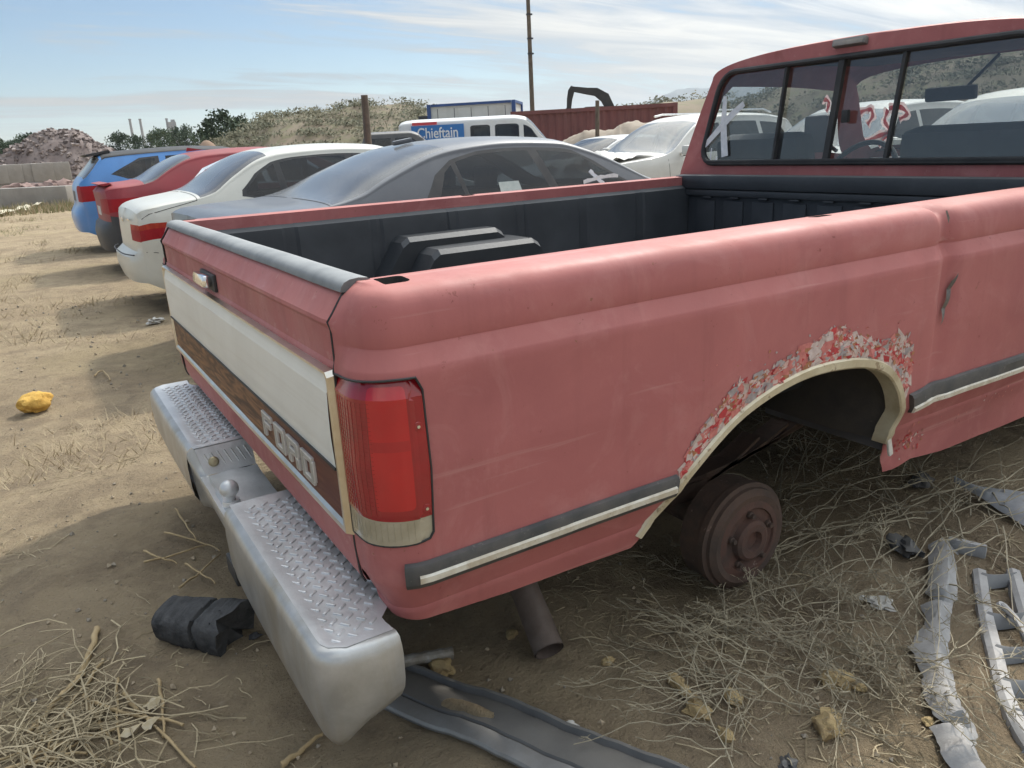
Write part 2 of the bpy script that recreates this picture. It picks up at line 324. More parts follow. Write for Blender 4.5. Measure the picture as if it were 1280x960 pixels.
def cdt(outline, regions, step, gx, gy, lines=(), xs=None, ys=None):
    """triangulates `outline`; regions = [(key, loop)], first match wins ('hole' dropped). -> verts, {key: tris}"""
    pts = []; edges = []
    for lp in [outline]+[q[1] for q in regions]:
        d = dens(lp, step); b = len(pts); pts += d; edges += [(b+i, b+(i+1) % len(d)) for i in range(len(d))]
    for ln in lines:
        b = len(pts); d = []
        for i in range(len(ln)-1):
            a = np.array(ln[i]); c = np.array(ln[i+1]); n = max(1, int(np.ceil(np.hypot(*(c-a))/step))); d += [tuple(a+(c-a)*k/n) for k in range(n)]
        d.append(tuple(ln[-1])); pts += d; edges += [(b+i, b+i+1) for i in range(len(d)-1)]
    A = np.array(pts); lo = A.min(0); hi = A.max(0)
    X = np.arange(lo[0]+gx*0.5, hi[0], gx) if xs is None else np.array(xs)
    Y = np.arange(lo[1]+gy*0.5, hi[1], gy) if ys is None else np.array(ys)
    G = np.array([(a, b) for a in X for b in Y]); G = G[inpoly(G, outline)]
    if len(G):
        keep = np.ones(len(G), bool); th = 0.45*min(gx, gy)
        for i in range(0, len(G), 400):
            dd = ((G[i:i+400, None, :]-A[None])**2).sum(2).min(1); keep[i:i+400] = dd > th*th
        G = G[keep]
    allp = [Vector(q) for q in pts]+[Vector(q) for q in G]
    v, e, f, *_ = delaunay_2d_cdt(allp, edges, [], 0, 1e-6)
    V = np.array([tuple(q) for q in v]); F = [q for q in f if len(q) == 3]
    C = np.array([V[list(q)].mean(0) for q in F]); ok = inpoly(C, outline); key = np.array(['body']*len(F), dtype=object); done = np.zeros(len(F), bool)
    for k, lp in regions:
        i = inpoly(C, lp) & ~done; key[i] = k; done |= i
    out = {}
    for t, k, good in zip(F, key, ok):
        if good and k != 'hole': out.setdefault(k, []).append(tuple(t))
    return V, out
def sub(V3, tris):
    """only the used vertices"""
    ids = sorted({i for t in tris for i in t}); mp = {q: i for i, q in enumerate(ids)}
    return [V3[i] for i in ids], [tuple(mp[i] for i in t) for t in tris]
def rect(a, b, c, d): return [(a, c), (b, c), (b, d), (a, d)]
def rrect(a, b, c, d, r, k=4):
    o = []
    for cx, cy, s in ((b-r, c+r, -90), (b-r, d-r, 0), (a+r, d-r, 90), (a+r, c+r, 180)):
        for i in range(k+1): an = R(s+90*i/k); o.append((cx+r*math.cos(an), cy+r*math.sin(an)))
    return o

# ================================================================== PICKUP TRUCK (world x forward, y left, z up)
T0 = Vector((1.25, 1.0, 0)); PI0 = Matrix.Translation(-T0)
truck = empty('pickup_truck', T0, 0, 'faded red pickup truck without wheels, silver step bumper and peeling wheel arch', 'pickup truck')
def P(mb, name, mats, **k): return mb.build(name, mats, truck, PI0, **k)
def PM(name, v, f, mats, **k): return mesh(name, v, f, mats, truck, PI0, **k)

PROF = [(0.25, 0.050), (0.37, 0.044), (0.418, 0.030), (0.425, 0.031), (0.47, 0.012), (0.485, 0.004), (0.53, 0.001), (0.60, 0.0), (0.70, -0.003), (0.80, 0.0), (0.855, 0.001),
        (0.868, 0.002), (0.872, 0.0035), (0.900, 0.0205), (0.9035, 0.0215), (0.907, 0.0205), (0.930, 0.0205), (0.955, 0.0225), (0.967, 0.0250), (0.977, 0.0290), (0.985, 0.0345), (0.991, 0.0415), (0.9955, 0.051), (0.998, 0.062)]
RC = 0.085
TG = [(0.442, 0.030), (0.450, 0.012), (0.47, 0.004), (0.53, 0.0), (0.862, 0.0), (0.868, 0.004), (0.926, 0.004), (0.934, -0.001), (0.941, 0.000), (0.949, 0.007), (0.962, 0.016), (0.980, 0.028), (0.992, 0.040), (0.999, 0.055)]
def path(s):
    """plan line of the bed side: s<0 round the rear corner, s>=0 along the side; -> point, inward normal"""
    if s >= 0: return (RC+s, 0.0), (0.0, 1.0)
    a = -s/RC
    if a <= math.pi/2: return (RC-RC*math.sin(a), RC-RC*math.cos(a)), (math.sin(a), math.cos(a))
    return (0.0, RC+(a-math.pi/2)*RC), (1.0, 0.0)
S0 = -(RC*math.pi/2 + 0.045)
def dent(x, z):
    d = 0.020*math.exp(-((x-1.60-0.03*(z-0.7))/0.035)**2)*math.exp(-((z-0.80)/0.32)**2)
    d += 0.010*math.exp(-((x-1.72)/0.16)**2)*math.exp(-((z-0.62)/0.2)**2)
    d += 0.0030*noise.noise(Vector((x*2.2, z*3.0, 4.2))) + 0.0010*noise.noise(Vector((x*9, z*8, 1.2)))
    d += 0.016*math.exp(-((x-1.50)/0.05)**2)*math.exp(-((z-0.32)/0.05)**2)*(1+noise.noise(Vector((x*25, z*25, 0))))
    return d
def side(s, z, off=0.0, mir=False):
    (x, y), (nx, ny) = path(s); u = 0.0
    if z > 0.998: u = min(1.0, (z-0.998)/0.10); z = 0.998
    d = interp(PROF, z)
    if s < 0.06:
        k = min(1, max(0, (s-S0)/0.06)); k = k*k*(3-2*k); d = d*k+(1-k)*(interp(TG, z) if z > 0.5 else d)
    d += off
    if s > 0.3 and not mir: d += dent(x, z)
    x += nx*d; y += ny*d
    zz = z
    if u > 0: y += (0.156-y)*u; x += (max(x, 0.058)-x)*u; zz += 0.0035*math.sin(u*math.pi)
    if not mir and z > 0.93: zz -= (0.020*math.exp(-((x-1.60)/0.03)**2) + 0.003*math.exp(-((x-1.66)/0.12)**2))*max(0, 1-u*1.3)
    return (x, 2.0-y if mir else y, zz)
ARCH = crom([(0.583, 0.380), (0.640, 0.455), (0.707, 0.522), (0.853, 0.614), (1.032, 0.659), (1.206, 0.653), (1.330, 0.620), (1.400, 0.565), (1.439, 0.490), (1.444, 0.430), (1.447, 0.385), (1.484, 0.294)], 6)
def bedside(mir):
    sx = lambda x: x-RC
    outl = [(S0, 0.41), (S0, 0.998), (S0+0.02, 1.04), (S0+0.05, 1.098)] + [(sx(2.50), 1.098), (sx(2.50), 0.28)]
    h1 = rrect(-0.016, 0.044, 1.006, 1.060, 0.012); h2 = rrect(sx(1.20), sx(1.26), 1.050, 1.080, 0.008)
    outl = outl + [(sx(2.1), 0.278), (sx(1.75), 0.283)]
    outl += [(sx(1.60), 0.287+0.012), (sx(1.53), 0.284), (sx(1.484), 0.286)] + [(sx(a), b) for a, b in reversed(ARCH)] + [(sx(0.568), 0.369), (sx(0.26), 0.379), (0.0, 0.393)]
    light = [(S0+0.004, 0.560), (-0.02, 0.567), (0.004, 0.571), (0.012, 0.582), (0.016, 0.70), (0.014, 0.835), (0.004, 0.857), (-0.03, 0.858), (S0+0.004, 0.853)]
    zs = sorted({q[0] for q in PROF if q[0] > 0.41} | set(np.arange(0.30, 0.86, 0.022)) | {1.012, 1.028, 1.048, 1.068, 1.086})
    xs = sorted(set(np.linspace(S0+0.01, 0.0, 14)) | set(np.arange(0.02, sx(2.5), 0.024)) | set(np.arange(sx(1.52), sx(1.7), 0.008)))
    V, reg = cdt(outl, [('hole', light), ('hole', h1), ('hole', h2)], 0.02, 0.022, 0.022, xs=xs, ys=zs)
    V3 = [side(a, b, 0, mir) for a, b in V]
    v, f = sub(V3, reg['body'])
    if mir: f = [t[::-1] for t in f]
    o = PM('bed_side', v, f, m_red, ang=30)
    b = MB()
    q = [(x, 2-0.156 if mir else 0.156, z) for x in (0.058, 2.5) for z in (0.998, 0.955)]; b.add(q, [(0, 1, 3, 2)]); b.build('rail_flange', m_red, o)
    for h in (h1, h2):
        k = MB(); n = len(h); vt = [side(a_, c_, 0.0, mir) for a_, c_ in h]; v = [(x, y, z+0.0006) for x, y, z in vt]+[(x, y, z-0.09) for x, y, z in vt]
        k.add(v, [(i, (i+1) % n, n+(i+1) % n, n+i) for i in range(n)]+[tuple(range(n, 2*n))]); k.build('stake_pocket', m_under, o, smooth=False)
    return o, light
def taillight(mir, light):
    root = PM('tail_light', *sub([side(a, b, 0.012, mir) for a, b in light], [tuple(range(len(light)))]), m_black, smooth=False)
    def facet(s, z):
        e = -0.004
        if z > 0.826: e += (z-0.826)*0.42
        if s > -0.012: e += 0.003
        if z < 0.612: e += 0.002
        return e
    refl = rrect(-0.080, -0.016, 0.632, 0.846, 0.008, 3)
    band = [(-0.079, 0.738), (-0.017, 0.738), (-0.017, 0.756), (-0.079, 0.756)]
    clear = [(S0, 0.5), (0.03, 0.5), (0.03, 0.612), (S0, 0.612)]
    V, reg = cdt(light, [('clear', clear), ('band', band), ('refl', refl)], 0.008, 0.009, 0.009, lines=[[(S0+0.002, 0.826), (0.0147, 0.826)], [(-0.012, 0.575), (-0.012, 0.855)]])
    V3 = [side(a, b, facet(a, b), mir) for a, b in V]
    for k, nm, mt in (('body', 'lens', m_lens), ('band', 'lens_band', mat('mid_red_lens', (0.40, 0.014, 0.019), 0.16, var=(0.33, 0.012, 0.018), vscale=8, coat=0.6)), ('refl', 'reflector', m_reflect), ('clear', 'reverse_lens', m_clear)):
        v, f = sub(V3, reg[k]); PMs = mesh(nm, v, f if not mir else [t[::-1] for t in f], mt, root, None, ang=12)
    # fine vertical and horizontal prism ribs on the lens
    b = MB()
    for i in range(9):
        s = -0.165+i*0.0105; b.tube([side(s, z, facet(s, z)-0.0002, mir) for z in np.linspace(0.622, 0.82, 10)], 0.0007, 4)
    for i in range(26):
        z = 0.632+i*0.0075; b.tube([side(s, z, facet(s, z)-0.0002, mir) for s in np.linspace(-0.165, -0.076, 8)], 0.0005, 4)
    b.build('lens_ribs', m_lens, root)
    b = MB()
    for i in range(15):
        s = -0.17+i*0.0115; b.tube([side(s, z, facet(s, z)-0.0002, mir) for z in np.linspace(0.574, 0.608, 4)], 0.0008, 4)
    b.build('reverse_lens_ribs', m_clear, root)
    for s, z in ((0.0, 0.775), (0.002, 0.628)):
        c = Vector(side(s, z, facet(s, z), mir)); d = Vector((0, -1 if not mir else 1, 0))
        b = MB(); b.lathe(c, d, [(0.0001, 0.003), (0.0028, 0.003), (0.0032, 0.0)], 12); b.build('screw', m_bright, root); b = MB(); b.lathe(c, d, [(0.0032, 0.0012), (0.0075, 0.001), (0.0085, -0.001)], 14); b.build('screw_boss', m_lens, root)
    b = MB(); lp = [side(a, c, -0.001, mir) for a, c in dens(light, 0.02)]; b.tube(lp+[lp[0]], 0.0022, 5, False); b.build('gasket', m_black, root)
for mir in (False, True):
    bs, lt = bedside(mir); taillight(mir, lt)
# torn gash in the right bed side
b = MB()
gp = [(1.640, 0.826), (1.632, 0.800), (1.624, 0.770), (1.618, 0.735), (1.606, 0.700), (1.600, 0.690), (1.603, 0.715), (1.607, 0.745), (1.614, 0.775), (1.622, 0.805)]
V, reg = cdt(gp, [], 0.006, 0.008, 0.008)
v = []
for x, z in V:
    c = side(x-RC, z, 0, False); v.append((x, c[1]-0.005-0.006*abs(math.sin(z*60)), z))
b.add(*sub(v, reg['body'])); P(b, 'torn_metal', mat('bare_grey_metal', (0.10, 0.095, 0.095), 0.5, 0.5, var=(0.22, 0.2, 0.19), vscale=40), ang=20)
b = MB(); q = [(1.583, 1.004), (1.602, 1.003), (1.606, 0.985), (1.598, 0.972), (1.585, 0.974)]
v = [side(x-RC, min(z, 0.996), -0.004, False) for x, z in q]; v = [(p[0], 0.022+0.006*(i % 2)-0.01*(i > 2), z-0.016) for i, (p, (x, z)) in enumerate(zip(v, q))]
b.add(v, [(0, 1, 2), (0, 2, 3), (0, 3, 4)]); P(b, 'rail_rust_spot', m_rust)

# mouldings with the worn white strip
def moulding(x0, x1, z0, z1, rear):
    n = 30; b = MB(); v = []; f = []
    pf = [(-0.001, z0), (-0.010, z0+0.003), (-0.014, z0+0.012), (-0.014, z1-0.012), (-0.010, z1-0.003), (-0.001, z1)]
    for i in range(n+1):
        t = i/n; x = x0+(x1-x0)*t
        for d, z in pf:
            zz = z + (0.0 if rear else -0.006*math.exp(-((x-x0)/0.05)**2))
            xx = x + ((z-z0)*0.12 if (rear and i == n) else 0) + (0.02*(1-(z-z0)/(z1-z0)) if (not rear and i == 0) else 0)
            c = side(xx-RC, zz, d); v.append(c)
    m_ = len(pf)
    for i in range(n):
        for k in range(m_-1): f.append((i*m_+k, (i+1)*m_+k, (i+1)*m_+k+1, i*m_+k+1))
    f.append(tuple(range(m_))); f.append(tuple(range(n*m_, (n+1)*m_))[::-1]); b.add(v, f)
    o = P(b, 'side_moulding', m_vinyl, ang=25)
    b = MB(); v = []; f = []
    xa, xb = (x0+0.022, x1-0.004) if rear else (x0+0.012, x1)
    za, zb = (z0+0.013, z0+0.030) if rear else (z0+0.004, z0+0.022)
    pf = [(-0.0135, za), (-0.019, za+0.003), (-0.019, zb-0.003), (-0.0135, zb)]
    for i in range(n+1):
        x = xa+(xb-xa)*i/n
        for d, z in pf: v.append(side(x-RC, z+(0.0 if rear else -0.006*math.exp(-((x-x0)/0.05)**2)), d))
    for i in range(n):
        for k in range(3): f.append((i*4+k, (i+1)*4+k, (i+1)*4+k+1, i*4+k+1))
    f.append((0, 1, 2, 3)); f.append((n*4+3, n*4+2, n*4+1, n*4)); b.add(v, f); b.build('white_strip', m_whitestrip, o, ang=25)
moulding(0.041, 0.650, 0.481, 0.531, True)
moulding(1.476, 2.49, 0.476, 0.535, False)

# wheel arch trim
def arch_y(x, z): return side(x-RC, z)[1]
tp = [q for q in ARCH if q[1] >= 0.384]
b = MB(); v = []; f = []
for i, (x, z) in enumerate(tp):
    a = np.array(tp[max(i-1, 0)]); c = np.array(tp[min(i+1, len(tp)-1)]); t = (c-a)/np.hypot(*(c-a)); n = np.array((-t[1], t[0])); y = arch_y(x, z)
    wd = 0.020+0.006*min(1, max(0, (x-0.8)/0.4))
    for k, dy in ((wd, -0.002), (wd-0.004, -0.008), (0.004, -0.009), (0.0, -0.005), (-0.001, 0.035)): v.append((x+n[0]*k, y+dy, z+n[1]*k))
for i in range(len(tp)-1):
    for k in range(4): f.append((i*5+k, (i+1)*5+k, (i+1)*5+k+1, i*5+k+1))
b.add(v, f); P(b, 'wheel_arch_trim', m_cream, ang=30)
b = MB(); b.box((1.462, arch_y(1.462, 0.38)-0.012, 0.375), (0.016, 0.008, 0.055), Matrix.Rotation(R(-18), 3, 'Y'), 0.003); P(b, 'trim_end', mat('white_plastic', (0.7, 0.7, 0.66), 0.4, var=(0.55, 0.52, 0.45), vscale=20))

# peeling paint flakes along the arch
fl_m = [mat('flake_'+n, c, 0.6, var=v_, vscale=60) for n, c, v_ in (('white', (0.60, 0.50, 0.46), (0.44, 0.34, 0.31)), ('red', (0.50, 0.045, 0.05), (0.36, 0.04, 0.045)), ('pink', (0.60, 0.22, 0.19), (0.45, 0.13, 0.12)), ('rust', (0.45, 0.20, 0.09), (0.28, 0.12, 0.07)), ('primer', (0.40, 0.36, 0.36), (0.28, 0.24, 0.24)))]
b = MB(); fr = random.Random(3)
def flake(x, z, sz, mi, ang=None, asp=1.0):
    b.mi = mi; k = fr.randint(3, 5); a0 = fr.random()*6.28; lift = fr.uniform(0.0010, 0.0019); an0 = fr.random()*3.14 if ang is None else ang
    c0, s0 = math.cos(an0), math.sin(an0); v = []; curl = fr.uniform(0, 0.006) if fr.random() < 0.15 else 0.0
    for i in range(k):
        an = a0+6.283*(i+fr.uniform(-.25, .25))/k; r = sz*fr.uniform(0.6, 1.25); u_, w_ = r*math.cos(an)*asp, r*math.sin(an); dx, dz = u_*c0-w_*s0, u_*s0+w_*c0
        v.append((x+dx, arch_y(x+dx, z+dz)-lift-(curl if i == 0 else 0), z+dz))
    b.add(v, [tuple(range(k))])
tp2 = [q for q in ARCH if 0.69 < q[0] < 1.425 and q[1] > 0.49]
def band(x):
    n_ = noise.noise(Vector((x*9, 2.0, 0)))*0.5+0.5; j = noise.noise(Vector((x*38, 5.0, 0)))*0.5+0.5
    bump_ = 0.022*math.exp(-((x-1.145)/0.06)**2)+0.028*math.exp(-((x-1.36)/0.035)**2)+0.012*math.exp(-((x-0.86)/0.05)**2)
    e_ = min(1, (x-0.69)/0.05, (1.425-x)/0.02)
    return 1.3*max(0.004, (0.016+0.030*n_*min(1, 0.4+1.5*(x-0.69))+bump_+0.016*j)*max(0, e_))
SEG = []
for i in range(len(tp2)-1):
    a_, c_ = np.array(tp2[i]), np.array(tp2[i+1]); t_ = (c_-a_)/np.hypot(*(c_-a_)); SEG.append((a_, c_, np.array((-t_[1], t_[0])), math.atan2(t_[1], t_[0])))
def scat(n_, s0, s1, wts, asp0, asp1, fmin, fmax, rad=False):
    for i in range(n_):
        a_, c_, n, an = SEG[fr.randrange(len(SEG))]; q = a_+(c_-a_)*fr.random(); far = fr.uniform(fmin, fmax); h = 0.024+band(q[0])*far
        w_ = wts(far); flake(q[0]+n[0]*h, q[1]+n[1]*h, fr.uniform(s0, s1), fr.choices([0, 1, 2, 3, 4], w_)[0], an+(1.57+fr.gauss(0, 0.3) if rad else fr.gauss(0, 0.2)), fr.uniform(asp0, asp1))
scat(190, 0.009, 0.017, lambda f_: [5, 1, 4, 1, 2], 1.0, 2.2, 0.05, 0.95)
scat(330, 0.004, 0.009, lambda f_: [5, 5 if f_ < 0.7 else 1.5, 4, 1.5, 1], 1.0, 2.0, 0.0, 0.95)
scat(240, 0.0018, 0.004, lambda f_: [4, 2, 2, 4, 3], 1.5, 4.0, 0.0, 1.02)
scat(60, 0.002, 0.005, lambda f_: [4, 1, 3, 3, 3], 1.5, 2.6, 0.9, 1.06, True)
for i in range(60):
    x = 1.50+fr.gauss(0.08, 0.035); z = 0.36+fr.gauss(0.0, 0.020)
    if z > 0.3: flake(x, z, fr.uniform(0.003, 0.008), fr.choice([1, 1, 2, 0, 3]))
for i in range(16): flake(1.95+fr.gauss(0, 0.10), 0.40+fr.gauss(0, 0.012), fr.uniform(0.002, 0.005), fr.choice([0, 2, 2]))
for i in range(26): flake(fr.uniform(0.75, 1.45), fr.uniform(0.70, 0.76), fr.uniform(0.0015, 0.004), fr.choice([4, 2, 3]))
fo = P(b, 'peeling_paint', fl_m, smooth=False, recalc=False); fo['kind'] = 'stuff'
# hand-scraped bare filler under the flakes
b = MB()
for a_, c_, n, an in SEG:
    for k in range(3):
        u0, u1 = k/3, (k+1)/3; v = []
        for u in (u0, u1):
            q = a_+(c_-a_)*u; e_ = band(q[0])*0.92
            for h in (0.020, 0.020+e_*0.5, 0.020+e_): xx, zz = q+n*h; v.append((xx, arch_y(xx, zz)-0.0009, zz))
        b.add(v, [(0, 3, 4, 1), (1, 4, 5, 2)])
P(b, 'bare_filler', mat('bare_filler', (0.52, 0.20, 0.17), 0.75, var=(0.66, 0.50, 0.44), vscale=38, speck=((0.50, 0.05, 0.055), 48, 0.55, 0.9), streak=((0.72, 0.68, 0.63), (50, 50, 50), 0.9)), recalc=False)

# ---------------- tailgate
V = []; F = []; ys = list(np.linspace(0.134, 1.866, 60)); zs = sorted(set([q[0] for q in TG]) | set(np.linspace(0.45, 0.93, 14)))
for y in ys:
    for z in zs:
        ed = 0.004*math.exp(-(min(y-0.134, 1.866-y)/0.006)**2); wv = 0.0015*noise.noise(Vector((y*3, z*4, 9)))
        V.append((interp(TG, z)+ed+wv, y, z))
nz_ = len(zs)
for i in range(len(ys)-1):
    for k in range(nz_-1): F.append((i*nz_+k, i*nz_+k+1, (i+1)*nz_+k+1, (i+1)*nz_+k))
gate = PM('tailgate', V, F, m_red, ang=30)
b = MB(); b.box((0.058, 1.0, 0.972), (0.036, 1.728, 0.046)); b.build('top_edge', m_liner, gate)
b = MB(); b.box((0.055, 1.0, 0.715), (0.04, 1.722, 0.47)); b.build('inner_panel', m_liner, gate)
for y in (0.1315, 1.8685):
    b = MB(); b.tube([(interp(TG, z)-0.0004, y, z) for z in np.linspace(0.45, 0.996, 40)], 0.0024, 5); b.build('seam', m_black, gate)
# plastic cap over the top edge
b = MB(); v = []; f = []; pf = [(0.026, 0.986), (0.028, 0.994), (0.034, 1.001), (0.044, 1.0055), (0.060, 1.007), (0.076, 1.005), (0.083, 0.999), (0.085, 0.980)]
yy = list(np.linspace(0.128, 1.872, 40))
for y in yy:
    for x, z in pf: v.append((x, y, z+0.0015*noise.noise(Vector((y*4, x*20, 3)))-0.0004))
k = len(pf)
for i in range(len(yy)-1):
    for j in range(k-1): f.append((i*k+j, i*k+j+1, (i+1)*k+j+1, (i+1)*k+j))
f += [tuple(range(k)), tuple(range((len(yy)-1)*k, len(yy)*k))[::-1]]
b.add(v, f); b.build('top_cap', m_cap, gate, ang=40)
# trim panel: chrome frame, silver panel, wood strip, letters
ya, yb, za, zb = 0.128, 1.870, 0.550, 0.857
def plate(poly, x0, x1, name, mt, bev=0.004):
    v = [(x1, y, z) for y, z in poly]; cy = sum(q[0] for q in poly)/len(poly); cz = sum(q[1] for q in poly)/len(poly)
    ins = []
    for i, (y, z) in enumerate(poly):
        p, q = np.array(poly[i-1]), np.array(poly[(i+1) % len(poly)]); c = np.array((y, z)); d1 = (c-p)/np.hypot(*(c-p)); d2 = (q-c)/np.hypot(*(q-c))
        n1 = np.array((-d1[1], d1[0])); n2 = np.array((-d2[1], d2[0])); n = n1+n2; n /= max(1e-6, n.dot(n1)); ins.append(tuple(c+n*bev))
    k = len(poly); v += [(x0, y, z) for y, z in ins]
    f = [tuple(range(k, 2*k))]+[(i, (i+1) % k, k+(i+1) % k, k+i) for i in range(k)]
    return mesh(name, v, f, mt, gate, None, ang=20, recalc=True)
def ring(o, i, x0, x1, name, mt):
    v = []; k = len(o)
    for (y, z) in o: v.append((x1, y, z))
    for (y, z), (y2, z2) in zip(o, i): v.append((x0, y*0.75+y2*0.25, z*0.75+z2*0.25))
    for (y, z), (y2, z2) in zip(o, i): v.append((x0, y*0.3+y2*0.7, z*0.3+z2*0.7))
    for (y, z) in i: v.append((x1*0.5+x0*0.5, y, z))
    f = [(a*k+j, a*k+(j+1) % k, (a+1)*k+(j+1) % k, (a+1)*k+j) for a in range(3) for j in range(k)]
    return mesh(name, v, f, mt, gate, None, ang=25, recalc=True)
outer = [(ya, za), (ya, zb-0.008), (ya+0.010, zb), (yb-0.01, zb), (yb, zb-0.008), (yb, za)][::-1]
inner = [(ya+0.018, za+0.024), (ya+0.014, zb-0.02), (ya+0.020, zb-0.010), (yb-0.02, zb-0.010), (yb-0.014, zb-0.02), (yb-0.018, za+0.024)][::-1]
ring(outer, inner, -0.014, 0.0005, 'chrome_frame', m_chrome)
mesh('silver_bevel', [(-0.004, ya+0.017, zb-0.010), (-0.004, yb-0.017, zb-0.010), (-0.013, yb-0.017, zb-0.042), (-0.013, ya+0.017, zb-0.042)], [(0, 1, 2, 3)], m_silver, gate, None, recalc=False)
vv = []; ff = []
for i in range(41):
    y = ya+0.017+(yb-ya-0.034)*i/40
    for z in (zb-0.042, zb-0.08, zb-0.12, 0.678): vv.append((-0.013-0.002*math.sin((z-0.678)/0.137*math.pi)+0.0006*noise.noise(Vector((y*5, z*9, 0))), y, z))
for i in range(40):
    for k in range(3): ff.append((i*4+k, i*4+k+1, (i+1)*4+k+1, (i+1)*4+k))
mesh('silver_panel', vv, ff, m_silver, gate, None)
b = MB(); b.box((-0.011, (ya+yb)/2, 0.676), (0.010, yb-ya-0.034, 0.005)); b.build('black_line', m_black, gate, smooth=False)
vv = []; ff = []
for i in range(41):
    y = ya+0.017+(yb-ya-0.034)*i/40
    for z in (0.6735, 0.64, 0.60, 0.573): vv.append((-0.0085+0.0005*noise.noise(Vector((y*5, z*9, 5))), y, z))
for i in range(40):
    for k in range(3): ff.append((i*4+k, i*4+k+1, (i+1)*4+k+1, (i+1)*4+k))
mesh('wood_strip', vv, ff, m_wood, gate, None)
def letter(ch, y0, wd, z0, h):
    """block letters seen from behind the truck: left edge at larger y"""
    t = wd*0.27; ht = h*0.22; bars = {'F': [(0, t, 0, h), (t*0.9, wd, h-ht, h), (t*0.9, wd*0.82, h*0.42, h*0.42+ht)],
        'O': [(0, t, 0.004, h-0.004), (wd-t, wd, 0.004, h-0.004), (0.003, wd-0.003, 0, ht), (0.003, wd-0.003, h-ht, h)],
        'R': [(0, t, 0, h), (wd-t, wd, h*0.45, h-0.003), (t*0.9, wd-0.004, h-ht, h), (t*0.9, wd-0.004, h*0.40, h*0.40+ht), (wd-t*1.05, wd, 0, h*0.42)],
        'D': [(0, t, 0, h), (wd-t, wd, 0.007, h-0.007), (t*0.9, wd-0.006, 0, ht), (t*0.9, wd-0.006, h-ht, h)]}[ch]
    b = MB()
    for i, (a, c, d, e_) in enumerate(bars):
        b.mi = 0; b.box((-0.0105-0.0002*i, y0-(a+c)/2, z0+(d+e_)/2), (0.007, c-a, e_-d), None, 0.0012)
        b.mi = 1; b.box((-0.0140-0.0002*i, y0-(a+c)/2, z0+(d+e_)/2), (0.0014, (c-a)-0.006, (e_-d)-0.006))
    b.build('letter', [mat('letter_outline', (0.66, 0.64, 0.60), 0.35, 0.1, var=(0.55, 0.53, 0.5), vscale=30), mat('letter_grey', (0.38, 0.37, 0.34), 0.45, 0.1, var=(0.3, 0.29, 0.26), vscale=30)], gate)
for ch, y0 in zip('FORD', (0.660, 0.562, 0.464, 0.366)): letter(ch, y0, 0.078, 0.589, 0.058)
# handle
b = MB(); b.box((0.0015, 1.108, 0.893), (0.012, 0.170, 0.046), None, 0.004); b.build('handle_recess', m_black, gate)
b = MB(); b.box((-0.016, 1.115, 0.897), (0.024, 0.135, 0.032), Matrix.Rotation(R(8), 3, 'Y'), 0.009); b.build('handle', m_bright, gate)

# ---------------- bed interior (drop-in liner)
b = MB(); b.box((1.28, 1.0, 0.485), (2.40, 1.06, 0.02))
for xa, xb in ((0.08, 0.56), (1.56, 2.48)):
    for yc in (0.31, 1.69): b.box(((xa+xb)/2, yc, 0.485), (xb-xa, 0.32, 0.02))
for i in range(9): b.box((1.28, 0.52+i*0.12, 0.499), (2.36, 0.05, 0.012), None, 0.004)
P(b, 'bed_floor', m_liner)
for s in (0, 1):
    yv = lambda y: 2-y if s else y
    b = MB(); v = []; f = []
    pf = [(0.150, 0.975), (0.152, 0.962), (0.170, 0.945), (0.176, 0.90), (0.176, 0.52), (0.19, 0.49)]
    xs_ = []
    for i in range(7):
        x0 = 0.12+i*0.34; xs_ += [(x0, 0), (x0+0.012, 0.005), (x0+0.29, 0.005), (x0+0.302, 0)]
    xs_.append((2.47, 0)); xs_ = sorted(xs_+[(x_, 0.004) for x_ in np.linspace(0.601, 1.521, 21)])
    zmin = lambda x_: interp([(0.62, 0.49), (0.86, 0.83), (1.28, 0.83), (1.50, 0.49)], x_)
    for x, dd in xs_:
        for j, (y, z) in enumerate(pf): v.append((x, yv(y+(dd if 1 < j < 5 else 0)), max(z, min(zmin(x), 0.9))))
    for i in range(len(xs_)-1):
        for j in range(5): f.append((i*6+j, i*6+j+1, (i+1)*6+j+1, (i+1)*6+j))
    b.add(v, f); P(b, 'liner_wall', m_liner, ang=20, recalc=False)
    for x in (0.55, 1.0, 1.15, 1.6, 2.05):
        c = MB(); c.box((x, yv(0.164), 0.925), (0.07, 0.012, 0.012), None, 0.004); P(c, 'liner_clip', m_liner)
    # wheel hump: stepped
    b = MB()
    for (xa, xb, xc, xd, yin, zt) in ((0.60, 0.87, 1.27, 1.52, 0.27, 0.872), (0.70, 0.935, 1.365, 1.55, 0.40, 0.828)):
        poly = [(xa, 0.49), (xb-0.03, zt-0.02), (xb, zt), (xc, zt), (xc+0.03, zt-0.02), (xd, 0.49)]
        n = len(poly); y1 = yv(0.17); y2 = yv(yin); y3 = yv(yin+0.02)
        v = [(x, y1, z) for x, z in poly]+[(x, y2, z) for x, z in poly]+[(x, y3, z-0.018 if z > 0.6 else z) for x, z in poly]
        f = [(k*n+i, k*n+i+1, (k+1)*n+i+1, (k+1)*n+i) for k in (0, 1) for i in range(n-1)]+[tuple(range(2*n, 3*n))]; b.add(v, f)
    P(b, 'wheel_hump', mat('glossy_black_liner', (0.026, 0.029, 0.033), 0.42, var=(0.036, 0.04, 0.045), vscale=5, bump=0.05, bscale=60), ang=20)
b = MB(); b.box((2.475, 1.0, 0.735), (0.03, 1.66, 0.50)); b.box((2.47, 1.0, 0.975), (0.07, 1.80, 0.068), None, 0.016); b.box((2.455, 1.0, 0.925), (0.03, 1.70, 0.03), None, 0.008)
for i in range(9): b.box((2.458, 0.3+i*0.175, 0.74), (0.010, 0.12, 0.30), None, 0.003)
for i in range(9): b.box((2.446, 0.32+i*0.17, 0.905), (0.012, 0.05, 0.008), None, 0.003)
